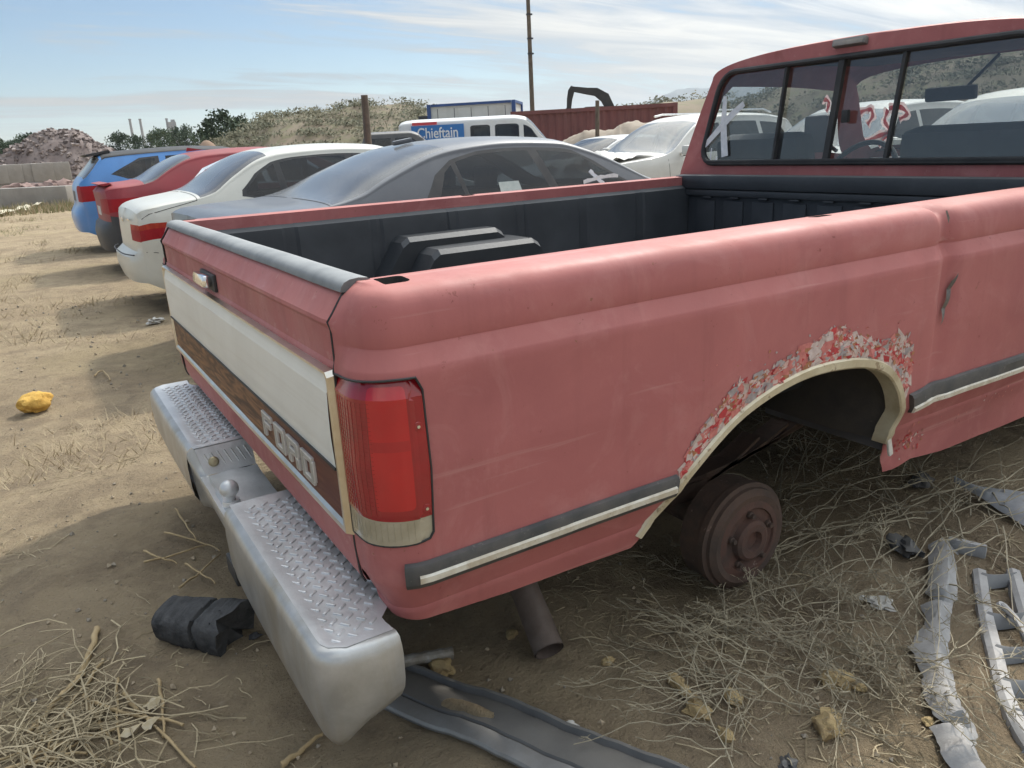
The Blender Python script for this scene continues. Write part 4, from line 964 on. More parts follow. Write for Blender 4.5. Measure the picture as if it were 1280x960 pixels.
# spray-painted scrawl on the windshield: pink-white halo strokes with red cores
def wsp(y, z, off):     # point on the windshield plane
    x = 1.16+(1.49-z)/(1.49-1.095)*0.40
    return (2.535+x+0.09*(z-1.0)-0.02-off, y, z)
def translucent(name, c, c2):
    M = bpy.data.materials.new(name); M.use_nodes = True; t = M.node_tree; t.nodes.clear(); n = t.nodes.new; L = t.links.new
    o = n('ShaderNodeOutputMaterial'); a = n('ShaderNodeBsdfDiffuse'); b_ = n('ShaderNodeBsdfTranslucent'); x = n('ShaderNodeMixShader'); x.inputs[0].default_value = 0.55
    nz = n('ShaderNodeTexNoise'); nz.inputs['Scale'].default_value = 22; cr_ = n('ShaderNodeValToRGB'); cr_.color_ramp.elements[0].position = 0.4; cr_.color_ramp.elements[1].position = 0.62; cr_.color_ramp.elements[0].color = (*c, 1); cr_.color_ramp.elements[1].color = (*c2, 1)
    tn = n('ShaderNodeTexCoord'); L(tn.outputs['Object'], nz.inputs[0]); L(nz.outputs[0], cr_.inputs[0]); L(cr_.outputs[0], a.inputs[0]); L(cr_.outputs[0], b_.inputs[0]); L(a.outputs[0], x.inputs[1]); L(b_.outputs[0], x.inputs[2]); L(x.outputs[0], o.inputs[0]); return M
m_sr = translucent('red_spray', (0.55, 0.06, 0.06), (0.6, 0.16, 0.14)); m_sw = translucent('pale_spray', (0.75, 0.55, 0.52), (0.7, 0.62, 0.6))

# ------------------------------------------------------------------ pixels of the photograph as directions
FPX = 964.84
def ray(px, py): return fw+rt*((px-640)/FPX)-up*((py-480)/FPX)
def onz(px, py, z):
    d = ray(px, py); t = (z-CAM.z)/d.z; return CAM+d*t
def gd(px, dist):
    d = ray(px, 178-0.0522*(px-640)); h = Vector((d.x, d.y)).normalized(); return Vector((CAM.x+h.x*dist, CAM.y+h.y*dist))
def onws(px, py, off):
    d = ray(px, py); t = 2.0
    for _ in range(30):
        q = CAM+d*t; x = wsp(q.y, q.z, off)[0]; t += (x-q.x)/d.x*0.9
    return tuple(CAM+d*t)
b = MB()
STR = [[(1030, 124), (1036, 128), (1033, 140)], [(1052, 122), (1058, 130), (1054, 142)], [(1052, 160), (1057, 146), (1066, 136), (1070, 140), (1065, 160), (1074, 142), (1087, 137), (1091, 144), (1084, 156)],
       [(1110, 137), (1106, 151), (1112, 164), (1103, 168), (1078, 178), (1066, 181)], [(1112, 164), (1098, 182)], [(1111, 136), (1123, 133), (1134, 142), (1124, 149)]]
for st in STR:
    pts = crom(st, 5)
    for mi, wd, off in ((1, 0.060, 0.006), (0, 0.026, 0.010)):
        b.mi = mi; stroke(b, [onws(x, y, off) for x, y in pts], [wd*(0.8+0.25*math.sin(i*1.3)) for i in range(len(pts))])
P(b, 'spray_scrawl', [m_sr, m_sw], smooth=False, recalc=False)

# ================================================================== GROUND
def sstep(a, c, x): t = min(1, max(0, (x-a)/(c-a))); return t*t*(3-2*t)
def H(x, y):
    z = -0.12*sstep(1.7, 3.4, y)-0.06*sstep(4.5, 8, x)
    r = math.hypot(x, y-1)
    k = 1/(1+(r/14)**2)
    z += k*(0.030*noise.noise(Vector((x*0.8, y*0.8, 0.3)))+0.016*noise.noise(Vector((x*2.3, y*2.3, 5))))
    if r < 9: z += 0.011*noise.noise(Vector((x*6, y*6, 2)))+0.006*noise.noise(Vector((x*15, y*15, 7)))+0.003*noise.noise(Vector((x*34, y*34, 3)))
    z += 0.035*math.exp(-((x+0.45)/0.28)**2-((y-1.25)/0.55)**2)          # low mound behind the bumper
    z -= 0.03*math.exp(-((x-1.1)/0.4)**2-((y-0.35)/0.3)**2)
    if r > 40: z += 0.35*noise.noise(Vector((x*0.03, y*0.03, 1)))*sstep(40, 90, r)
    return z
def axis(lo, hi, d0, c0, c1):
    a = list(np.arange(c0, c1+1e-6, d0)); d = d0
    while a[-1] < hi: d *= 1.16; a.append(a[-1]+d)
    d = d0; f = [a[0]]
    while f[-1] > lo: d *= 1.16; f.append(f[-1]-d)
    return f[:0:-1]+a
gx = axis(-3000, 3000, 0.028, -1.6, 3.2); gy = axis(-3000, 3000, 0.028, -1.2, 4.6)
V = [(x, y, H(x, y)) for x in gx for y in gy]; n = len(gy)
F_ = [(i*n+j, (i+1)*n+j, (i+1)*n+j+1, i*n+j+1) for i in range(len(gx)-1) for j in range(n-1)]
def soil():
    M = bpy.data.materials.new('dry_soil'); M.use_nodes = True; t = M.node_tree; bs = t.nodes['Principled BSDF']; n = t.nodes.new; L = t.links.new
    tcn = n('ShaderNodeTexCoord')
    def nz(sc, det=6, ro=0.62, dist=0.0, mp=None):
        x = n('ShaderNodeTexNoise'); x.inputs['Scale'].default_value = sc; x.inputs['Detail'].default_value = det; x.inputs['Roughness'].default_value = ro; x.inputs['Distortion'].default_value = dist
        if mp:
            mm = n('ShaderNodeMapping'); mm.inputs['Scale'].default_value = mp; mm.inputs['Rotation'].default_value = (0, 0, 0.5); L(tcn.outputs['Object'], mm.inputs[0]); L(mm.outputs[0], x.inputs[0])
        else: L(tcn.outputs['Object'], x.inputs[0])
        return x.outputs[0]
    def rng(v, a, c, lo=0.0, hi=1.0):
        x = n('ShaderNodeMapRange'); x.inputs[1].default_value = a; x.inputs[2].default_value = c; x.inputs[3].default_value = lo; x.inputs[4].default_value = hi; L(v, x.inputs[0]); return x.outputs[0]
    def mx(f, a, c):
        x = n('ShaderNodeMix'); x.data_type = 'RGBA'; L(f, x.inputs[0])
        for i, v in ((6, a), (7, c)):
            if isinstance(v, tuple): x.inputs[i].default_value = (*v, 1)
            else: L(v, x.inputs[i])
        return x.outputs[2]
    c = mx(rng(nz(0.9, 7), 0.38, 0.62), (0.43, 0.34, 0.222), (0.35, 0.272, 0.178))
    c = mx(rng(nz(1.5, 7, 0.66, 0.8), 0.52, 0.64, 0, 0.62), c, (0.24, 0.185, 0.125))
    c = mx(rng(nz(4.5, 8, 0.7, 0.4), 0.47, 0.64, 0, 0.75), c, (0.245, 0.19, 0.13))
    c = mx(rng(nz(0.35, 5), 0.52, 0.66, 0, 0.55), c, (0.36, 0.295, 0.17))       # straw-littered patches
    c = mx(rng(nz(38, 4, 0.7), 0.60, 0.70, 0, 0.6), c, (0.42, 0.35, 0.25))
    c = mx(rng(nz(90, 3, 0.7), 0.62, 0.70, 0, 0.7), c, (0.15, 0.115, 0.085))
    c = mx(rng(nz(1, 6, 0.7, 0.5, (9, 60, 9)), 0.60, 0.72, 0, 0.5), c, (0.44, 0.365, 0.225))
    L(c, bs.inputs['Base Color']); bs.inputs['Roughness'].default_value = 0.95; bs.inputs['Specular IOR Level'].default_value = 0.15
    h = n('ShaderNodeMath'); h.operation = 'ADD'; L(nz(14, 8, 0.7), h.inputs[0]); s2 = n('ShaderNodeMath'); s2.operation = 'MULTIPLY'; s2.inputs[1].default_value = 0.5; L(nz(70, 6, 0.75), s2.inputs[0]); L(s2.outputs[0], h.inputs[1])
    bp = n('ShaderNodeBump'); bp.inputs['Strength'].default_value = 1.0; bp.inputs['Distance'].default_value = 0.045; L(h.outputs[0], bp.inputs['Height']); L(bp.outputs[0], bs.inputs['Normal'])
    return M
m_soil = soil()
g = mesh('ground', V, F_, m_soil, ang=180); tag(g, kind='structure')

# ================================================================== PARKED CARS (row beside the truck, tails toward the lane)
GZ = -0.13
def paint(name, c, v_, d=(DUST, 0.3), rough=0.32, coat=0.2): return mat(name, c, rough, 0.0, var=v_, vscale=2.5, dust=d, coat=coat, speck=((c[0]*0.7, c[1]*0.7, c[2]*0.7), 60, 0.71, 0.6))
def sedan(name, loc, rz, label, paintm, sp, group=None, glassm=None):
    root = empty(name, loc, rz, label, 'car', group); sp['paint'] = paintm; S = Body(sp); S.build(root, None, sp.get('step', 0.07)); return root, S
# --- dark grey sedan
p_grey = paint('dusty_grey_paint', (0.055, 0.062, 0.074), (0.075, 0.083, 0.095), ((0.32, 0.33, 0.35), 0.24), 0.36)
gs = dict(len=4.75, w=[(0, 0.74), (0.05, 0.82), (0.18, 0.89), (0.8, 0.91), (3.6, 0.91), (4.4, 0.86), (4.65, 0.74), (4.75, 0.6)], B=[(0, 0.96), (0.6, 1.0), (1.5, 0.985), (2.6, 0.965), (3.6, 0.93), (4.4, 0.78), (4.75, 0.62)],
    T=[(0, 1.0), (0.08, 1.035), (0.62, 1.055), (0.75, 1.075), (1.15, 1.24), (1.55, 1.375), (1.75, 1.405), (2.1, 1.425), (2.55, 1.405), (2.85, 1.33), (3.62, 0.995), (3.74, 0.97), (4.4, 0.82), (4.75, 0.66)], zb=[(0, 0.30), (0.3, 0.2), (4.4, 0.2), (4.75, 0.25)],
    tumble=0.46, crown=0.08, rear=[(0.2, 0.0), (0.3, 0.08), (0.55, 0.1), (0.7, 0.05), (0.9, 0.03), (1.04, 0)], front=[(0.2, 0.05), (0.45, 0.1), (0.7, 0.0)], arches=[(0.95, 0.34), (3.75, 0.34)],
    regions=[('qg', 'quarter_window', g_car, [(1.48, 1.16), (1.68, 1.12), (1.62, 1.78), (1.56, 1.66)], False), ('rdg', 'side_window', g_car, [(1.71, 1.12), (2.40, 1.10), (2.28, 1.90), (1.84, 1.90), (1.66, 1.82)], False),
        ('fdg', 'side_window', g_car, [(2.48, 1.10), (3.36, 1.10), (3.05, 1.50), (2.74, 1.88), (2.36, 1.90)], False),
        ('sur', 'window_surround', m_black, [(1.36, 1.10), (1.50, 1.05), (3.48, 1.05), (3.18, 1.42), (2.86, 1.84), (2.68, 1.96), (1.85, 1.96), (1.62, 1.88), (1.48, 1.66)], False),
        ('rg', 'rear_glass', g_dusty, [(0.72, 2.14), (0.72, 3.001), (1.62, 3.001), (1.62, 2.22)], True), ('ws', 'windshield', g_car, [(2.68, 2.2), (2.68, 3.001), (3.56, 3.001), (3.56, 2.12)], True),
        ('tl', 'tail_light', m_tail, [(0.0, 0.74), (0.22, 0.80), (0.30, 0.90), (0.0, 0.95)], False)],
    rear_regions=[('tl', 'tail_light', m_tail, [(0.45, 0.75), (0.9, 0.75), (0.9, 0.94), (0.45, 0.92)], True), ('pl', 'number_plate_recess', m_dkplastic, rect(-0.26, 0.26, 0.68, 0.84), False)],
    seams=[[(2.44, 0.1), (2.44, 1.05)], [(1.40, 0.5), (1.52, 1.05)], [(3.40, 0.1), (3.40, 1.0)], [(0.70, 2.1), (0.70, 2.95)]], step=0.055)
root, S = sedan('parked_sedan', (0.56, 4.60, GZ-0.03), 0, 'dusty dark grey sedan with tinted windows parked right beside the pickup bed', p_grey, gs)
cabin(root, 1.0, 3.3, 0.8, 0.35, 0.85); xmark(root, S, 2.70, 3.05, 1.25, 1.55, m_wpaint)
b = MB(); q = [Vector(S.F(x, v, -1))+Vector((0, -0.003, 0)) for x, v in ((1.96, 1.15), (2.14, 1.15), (2.13, 1.34), (1.96, 1.34))]; b.add(q, [(0, 1, 2, 3)]); b.build('window_sticker', mat('paper_sticker', (0.45, 0.50, 0.47), 0.7, var=(0.35, 0.4, 0.38), vscale=20), root, smooth=False)
b = MB(); b.box((1.62, 0, 1.412), (0.16, 0.05, 0.035), Matrix.Rotation(R(-8), 3, 'Y'), 0.014); b.build('antenna_fin', p_grey, root)
for x in (0.95, 3.75):
    for y in (-0.78, 0.78): wheel(root, x, y, 0.31)
# --- white sedan
p_white = paint('old_white_paint', (0.60, 0.595, 0.535), (0.54, 0.535, 0.48), (DUST, 0.10), 0.35)
ws = dict(len=4.65, w=[(0, 0.70), (0.04, 0.77), (0.15, 0.85), (0.7, 0.875), (3.5, 0.875), (4.3, 0.82), (4.55, 0.7), (4.65, 0.55)], B=[(0, 0.86), (0.1, 0.90), (0.6, 0.94), (1.5, 0.95), (2.6, 0.93), (3.5, 0.89), (4.4, 0.74), (4.65, 0.6)],
    T=[(0, 0.93), (0.05, 0.965), (0.2, 1.0), (0.50, 1.045), (0.60, 1.075), (0.85, 1.23), (1.12, 1.365), (1.32, 1.405), (1.8, 1.425), (2.3, 1.40), (2.6, 1.31), (3.35, 0.97), (3.5, 0.94), (4.4, 0.78), (4.65, 0.64)], zb=[(0, 0.30), (0.25, 0.20), (4.3, 0.2), (4.65, 0.26)],
    tumble=0.42, crown=0.085, rear=[(0.2, 0.0), (0.30, 0.10), (0.42, 0.135), (0.545, 0.13), (0.565, 0.05), (0.75, 0.045), (0.90, 0.03), (0.965, 0)], front=[(0.2, 0.05), (0.45, 0.1), (0.7, 0.0)], arches=[(0.92, 0.34), (3.65, 0.34)],
    regions=[('qg', 'quarter_window', g_car, [(0.92, 1.22), (1.04, 1.10), (1.24, 1.08), (1.22, 1.86), (1.06, 1.72), (0.93, 1.42)], False), ('rdg', 'side_window', g_car, [(1.31, 1.08), (1.98, 1.08), (1.92, 1.90), (1.42, 1.90), (1.28, 1.86)], False),
        ('fdg', 'side_window', g_car, [(2.06, 1.08), (3.05, 1.08), (2.75, 1.5), (2.45, 1.88), (1.99, 1.90)], False),
        ('sur', 'window_surround', m_black, [(0.88, 1.22), (1.02, 1.04), (3.18, 1.04), (2.85, 1.46), (2.52, 1.95), (1.40, 1.95), (1.20, 1.92), (1.03, 1.78), (0.89, 1.46)], False),
        ('rg', 'rear_glass', g_dusty, [(0.52, 2.10), (0.52, 3.001), (1.18, 3.001), (1.18, 2.18)], True), ('ws', 'windshield', g_car, [(2.42, 2.2), (2.42, 3.001), (3.3, 3.001), (3.3, 2.12)], True),
        ('tla', 'tail_light', m_tail2, [(0.0, 0.82), (0.20, 0.82), (0.21, 0.88), (0.0, 0.90)], False), ('tl', 'tail_light', m_tail, [(0.0, 0.66), (0.19, 0.70), (0.20, 0.82), (0.0, 0.82)], False)],
    rear_regions=[('tla', 'tail_light', m_tail2, [(0.42, 0.76), (0.9, 0.77), (0.9, 0.81), (0.42, 0.81)], True), ('tl', 'tail_light', m_tail, [(0.42, 0.67), (0.9, 0.66), (0.9, 0.77), (0.42, 0.76)], True), ('pl', 'number_plate_recess', p_white, rect(-0.28, 0.28, 0.60, 0.78), False)],
    seams=[[(2.02, 0.1), (2.02, 1.04)], [(1.22, 0.5), (1.27, 1.04)], [(3.2, 0.1), (3.2, 1.0)], [(0.49, 2.1), (0.49, 2.95)], [(0.02, 0.50), (0.55, 0.50)], [(0.03, 0.98), (0.49, 1.98), (0.49, 2.1)]], step=0.05)
root, S = sedan('parked_sedan', (0.44, 7.08, GZ), 0, 'old white four-door sedan with bubble roof beside the dark grey sedan', p_white, ws)
cabin(root, 0.9, 3.1, 0.78, 0.35, 0.82)
b = MB(); v = [(-0.137, y, 0.555) for y in np.linspace(-0.62, 0.62, 30)]; b.tube([(x+0.12*(abs(y)/0.72)**4, y, z) for x, y, z in v], 0.006, 5); b.build('bumper_strip', m_dkplastic, root)
b = MB(); b.box((-0.05, 0.0, 0.835), (0.008, 0.09, 0.045), None, 0.003); b.build('emblem', m_bright, root)
b = MB(); b.box((-0.044, -0.40, 0.85), (0.006, 0.17, 0.018), None, 0.002); b.build('badge', m_bright, root)
for x in (0.92, 3.65):
    for y in (-0.75, 0.75): wheel(root, x, y, 0.31)
# --- red sedan
p_redc = paint('glossy_red_paint', (0.27, 0.018, 0.030), (0.22, 0.016, 0.026), (DUST, 0.15), 0.5, 0.0)
rs = dict(len=4.7, w=[(0, 0.72), (0.05, 0.80), (0.18, 0.88), (0.8, 0.905), (3.6, 0.905), (4.4, 0.85), (4.6, 0.72), (4.7, 0.55)], B=[(0, 0.95), (0.5, 1.0), (1.5, 0.985), (2.6, 0.96), (3.6, 0.92), (4.4, 0.78), (4.7, 0.62)],
    T=[(0, 1.06), (0.06, 1.09), (0.38, 1.115), (0.48, 1.14), (0.75, 1.29), (1.0, 1.395), (1.25, 1.435), (1.8, 1.455), (2.3, 1.43), (2.6, 1.34), (3.4, 0.99), (3.55, 0.96), (4.4, 0.82), (4.7, 0.66)], zb=[(0, 0.30), (0.3, 0.18), (4.4, 0.2), (4.7, 0.25)],
    tumble=0.46, crown=0.085, rear=[(0.2, 0.0), (0.3, 0.10), (0.50, 0.13), (0.62, 0.10), (0.66, 0.05), (0.9, 0.05), (1.02, 0.06), (1.09, 0)], front=[(0.2, 0.05), (0.45, 0.1), (0.7, 0.0)], arches=[(0.95, 0.35), (3.7, 0.35)],
    regions=[('rdg', 'side_window', g_car, [(0.98, 1.20), (1.10, 1.08), (1.86, 1.08), (1.78, 1.88), (1.45, 1.86), (1.15, 1.6)], False), ('fdg', 'side_window', g_car, [(1.94, 1.08), (2.95, 1.08), (2.62, 1.5), (2.36, 1.86), (1.86, 1.88)], False),
        ('sur', 'window_surround', m_bright, [(0.93, 1.20), (1.08, 1.04), (3.06, 1.04), (2.72, 1.46), (2.42, 1.93), (1.43, 1.92), (1.12, 1.66)], False),
        ('rg', 'rear_glass', g_dusty, [(0.42, 2.10), (0.42, 3.001), (1.02, 3.001), (1.02, 2.18)], True), ('ws', 'windshield', g_car, [(2.42, 2.2), (2.42, 3.001), (3.3, 3.001), (3.3, 2.12)], True),
        ('tl', 'tail_light', m_tail, [(0.0, 0.72), (0.30, 0.80), (0.34, 0.93), (0.0, 0.96)], False), ('bmp', 'rear_bumper', m_dkplastic, [(0.0, 0.0), (0.0, 0.66), (0.20, 0.64), (0.45, 0.60), (0.52, 0.0)], False)],
    rear_regions=[('tl', 'tail_light', m_tail, [(0.36, 0.76), (0.9, 0.74), (0.9, 0.94), (0.36, 0.92)], True), ('pl', 'number_plate', mat('plate_white', (0.5, 0.5, 0.5), 0.5), rect(-0.20, 0.20, 0.72, 0.83), False), ('bmp', 'rear_bumper', m_dkplastic, rect(-0.95, 0.95, 0.1, 0.66), False)],
    seams=[[(1.90, 0.1), (1.90, 1.04)], [(1.0, 0.6), (1.06, 1.04)]], step=0.055)
root, S = sedan('parked_sedan', (0.50, 10.2, GZ), 0, 'glossy red sedan with black rear bumper and chrome window line', p_redc, rs)
cabin(root, 0.8, 3.1, 0.8, 0.35, 0.85)
b = MB(); b.prism([(-0.05, 1.100), (0.06, 1.112), (0.10, 1.095), (0.0, 1.075)], 'y', -0.60, 0.60); b.build('lip_spoiler', p_redc, root)
b = MB(); b.prism([(1.10, 1.43), (1.32, 1.445), (1.12, 1.48)], 'y', -0.02, 0.02); b.build('antenna_fin', p_redc, root)
for x in (0.95, 3.7):
    for y in (-0.77, 0.77): wheel(root, x, y, 0.32)
# --- blue hatchback SUV
p_blue = paint('bright_blue_paint', (0.075, 0.25, 0.58), (0.065, 0.21, 0.50), (DUST, 0.12), 0.28)
hb = dict(len=4.6, w=[(0, 0.74), (0.05, 0.82), (0.18, 0.90), (0.8, 0.92), (3.6, 0.92), (4.3, 0.86), (4.5, 0.72), (4.6, 0.55)], B=[(0, 1.03), (0.6, 1.09), (1.5, 1.06), (2.6, 1.03), (3.6, 0.98), (4.3, 0.85), (4.6, 0.7)],
    T=[(0, 1.08), (0.04, 1.14), (0.22, 1.33), (0.34, 1.46), (0.42, 1.50), (0.9, 1.53), (1.6, 1.55), (2.2, 1.52), (2.5, 1.44), (3.35, 1.06), (3.5, 1.03), (4.3, 0.9), (4.6, 0.74)], zb=[(0, 0.34), (0.3, 0.22), (4.3, 0.23), (4.6, 0.28)],
    tumble=0.44, crown=0.09, rear=[(0.2, 0.0), (0.36, 0.12), (0.55, 0.15), (0.68, 0.12), (0.72, 0.06), (1.0, 0.05), (1.10, 0.0)], front=[(0.2, 0.05), (0.5, 0.1), (0.75, 0.0)], arches=[(0.92, 0.36), (3.6, 0.36)],
    regions=[('qg', 'quarter_window', g_car, [(0.50, 1.28), (0.70, 1.06), (1.10, 1.06), (1.10, 1.82), (0.90, 1.80)], False), ('rdg', 'side_window', g_car, [(1.24, 1.08), (2.02, 1.06), (1.96, 1.88), (1.26, 1.88)], False),
        ('fdg', 'side_window', g_car, [(2.10, 1.06), (3.05, 1.06), (2.75, 1.5), (2.45, 1.86), (2.03, 1.88)], False), ('sur', 'window_surround', m_black, [(0.44, 1.28), (0.66, 1.02), (1.16, 1.02), (1.16, 1.90), (0.88, 1.87)], False),
        ('roof', 'black_roof', m_black, [(0.36, 2.0), (0.36, 3.001), (2.4, 3.001), (2.4, 2.06)], True), ('rg', 'rear_glass', g_dusty, [(0.06, 2.12), (0.06, 3.001), (0.33, 3.001), (0.33, 2.14)], True), ('ws', 'windshield', g_car, [(2.5, 2.2), (2.5, 3.001), (3.3, 3.001), (3.3, 2.12)], True),
        ('tl', 'tail_light', m_tail, [(0.0, 0.66), (0.20, 0.70), (0.28, 0.96), (0.0, 0.99)], False)],
    rear_regions=[('tl', 'tail_light', m_tail, [(0.52, 0.80), (0.95, 0.78), (0.95, 1.04), (0.52, 1.03)], True), ('pl', 'number_plate_recess', m_dkplastic, rect(-0.26, 0.26, 0.80, 0.95), False)],
    seams=[[(2.06, 0.1), (2.06, 1.04)], [(1.16, 0.3), (1.18, 1.04)]], step=0.055)
root, S = sedan('parked_hatchback', (0.42, 13.2, GZ), 0, 'bright blue hatchback with black roof spoiler beyond the red sedan', p_blue, hb)
cabin(root, 0.6, 3.1, 0.8, 0.38, 0.95)
b = MB(); b.prism([(0.16, 1.475), (0.50, 1.53), (0.52, 1.50), (0.22, 1.445)], 'y', -0.58, 0.58); b.build('roof_spoiler', m_black, root)
for x in (0.92, 3.6):
    for y in (-0.78, 0.78): wheel(root, x, y, 0.34)
# --- the opposite row: noses toward us
p_wh2 = paint('white_suv_paint', (0.62, 0.61, 0.57), (0.56, 0.55, 0.51), (DUST, 0.2), 0.33)
def suv_spec(hood):
    return dict(len=4.7, w=[(0, 0.76), (0.05, 0.84), (0.18, 0.91), (0.8, 0.93), (3.6, 0.93), (4.4, 0.87), (4.6, 0.76), (4.7, 0.6)], B=[(0, 1.06), (0.6, 1.10), (1.5, 1.07), (2.6, 1.04), (3.6, 0.99), (4.4, 0.92), (4.7, 0.76)],
    T=[(0, 1.12), (0.04, 1.2), (0.2, 1.45), (0.34, 1.60), (0.9, 1.68), (1.6, 1.70), (2.2, 1.67), (2.5, 1.58), (3.30, 1.13), (3.45, 1.09), (4.4, 0.98), (4.7, 0.80)], zb=[(0, 0.36), (0.3, 0.24), (4.4, 0.25), (4.7, 0.30)],
    tumble=0.40, crown=0.09, rear=[(0.2, 0.0), (0.36, 0.10), (0.55, 0.12), (0.72, 0.05), (1.0, 0.04), (1.12, 0.0)], front=[(0.2, 0.05), (0.5, 0.14), (0.7, 0.1), (0.82, 0.0)], arches=[(0.92, 0.38), (3.75, 0.38)],
    regions=[('qg', 'quarter_window', g_car, [(0.40, 1.2), (0.52, 1.06), (1.05, 1.06), (1.05, 1.85), (0.6, 1.82)], False), ('rdg', 'side_window', g_car, [(1.14, 1.06), (1.98, 1.06), (1.94, 1.88), (1.14, 1.87)], False),
        ('fdg', 'side_window', g_car, [(2.06, 1.06), (3.02, 1.06), (2.72, 1.5), (2.45, 1.86), (2.02, 1.88)], False), ('rg', 'rear_glass', g_car, [(0.06, 2.12), (0.06, 3.001), (0.33, 3.001), (0.33, 2.14)], True),
        ('ws', 'windshield', g_cl2, [(2.48, 2.2), (2.48, 3.001), (3.32, 3.001), (3.32, 2.10)], True), ('hl', 'headlight', m_headl, [(4.30, 0.66), (4.7, 0.66), (4.7, 0.93), (4.42, 0.93)], False)],
    front_regions=[('hl', 'headlight', m_headl, [(0.42, 0.62), (0.85, 0.62), (0.85, 0.76), (0.42, 0.74)], True), ('gr', 'grille', m_black, rect(-0.38, 0.38, 0.56, 0.74), False), ('ai', 'air_intake', m_black, rect(-0.5, 0.5, 0.36, 0.48), False)],
    seams=[[(2.02, 0.1), (2.02, 1.04)], [(1.10, 0.3), (1.12, 1.04)], [(3.25, 0.1), (3.3, 1.0)]], step=0.065)
g_cl2 = glass('grey_green_windshield', (0.42, 0.47, 0.46), 0.08, 0.06, (0.42, 0.44, 0.43), 0.25)
def mirrors(root, x, y, z, pm):
    for s in (-1, 1):
        b = MB(); b.box((x, s*(y+0.10), z), (0.10, 0.20, 0.15), None, 0.04); b.tube([(x+0.02, s*(y-0.06), z-0.05), (x+0.02, s*(y+0.05), z-0.03)], 0.02, 6); b.build('door_mirror', pm, root)
GZ2 = -0.18
root, S = sedan('wrecked_suv', (11.7, 9.25, GZ2), math.pi, 'white wrecked SUV with crumpled hood and broken headlight', p_wh2, suv_spec(1))
cabin(root, 0.8, 3.1, 0.82, 0.4, 0.95); mirrors(root, 3.0, 0.92, 1.13, p_wh2)
fr = random.Random(5); b = MB(); v = []; f = []          # buckled hood sheet
for i in range(15):
    for j in range(17):
        x = 3.45+1.2*i/14; y = -0.78+1.56*j/16; k = i/14; fold = 0.16*k*math.exp(-((y-0.35)/0.28)**2)+0.05*math.sin(y*13+i)*k+0.03*fr.uniform(-1, 1)*k
        v.append((x-0.10*k*abs(math.sin(y*5)), y, sinterp([(3.4, 1.12), (4.4, 1.02), (4.7, 0.9)], x)+fold))
for i in range(14):
    for j in range(16): f.append((i*17+j, i*17+j+1, (i+1)*17+j+1, (i+1)*17+j))
b.add(v, f); b.build('crumpled_hood', p_wh2, root, ang=25, recalc=False)
b = MB()
for s in (-1, 1): b.tube([(0.7, s*0.66, 1.66), (0.9, s*0.66, 1.715), (2.0, s*0.66, 1.72), (2.2, s*0.65, 1.69)], 0.018, 6)
b.build('roof_rails', m_bright, root)
for x in (0.92, 3.75):
    for y in (-0.8, 0.8): wheel(root, x, y, 0.35)
root, S = sedan('parked_suv', (12.3, 6.2, GZ2), math.pi, 'pale SUV facing the pickup, seen through the left half of its rear window', p_wh2, suv_spec(0))
cabin(root, 0.8, 3.1, 0.82, 0.4, 0.95); mirrors(root, 3.0, 0.92, 1.13, p_wh2)
for x in (0.92, 3.75):
    for y in (-0.8, 0.8): wheel(root, x, y, 0.35)
p_crm = paint('cream_suv_paint', (0.60, 0.58, 0.50), (0.54, 0.52, 0.45), (DUST, 0.2), 0.33)
root, S = sedan('parked_suv', (11.3, 3.4, GZ2), math.pi, 'cream SUV facing the pickup, seen behind the spray-painted windshield', p_crm, suv_spec(0))
cabin(root, 0.8, 3.1, 0.82, 0.4, 0.95); mirrors(root, 3.0, 0.92, 1.13, p_crm)
for x in (0.92, 3.75):
    for y in (-0.8, 0.8): wheel(root, x, y, 0.35)
w2 = dict(ws); w2['front_regions'] = [('hl', 'headlight', m_headl, [(0.36, 0.54), (0.8, 0.54), (0.8, 0.66), (0.36, 0.64)], True)]; w2['step'] = 0.07
root, S = sedan('parked_sedan', (12.6, 12.4, GZ2), math.pi, 'small white sedan behind the wrecked SUV', paint('white_far_paint', (0.62, 0.63, 0.62), (0.57, 0.58, 0.57), (DUST, 0.2)), w2)
cabin(root, 0.9, 3.1, 0.78, 0.35, 0.82); mirrors(root, 2.9, 0.86, 1.0, p_wh2)
for x in (0.92, 3.65):
    for y in (-0.75, 0.75): wheel(root, x, y, 0.31)
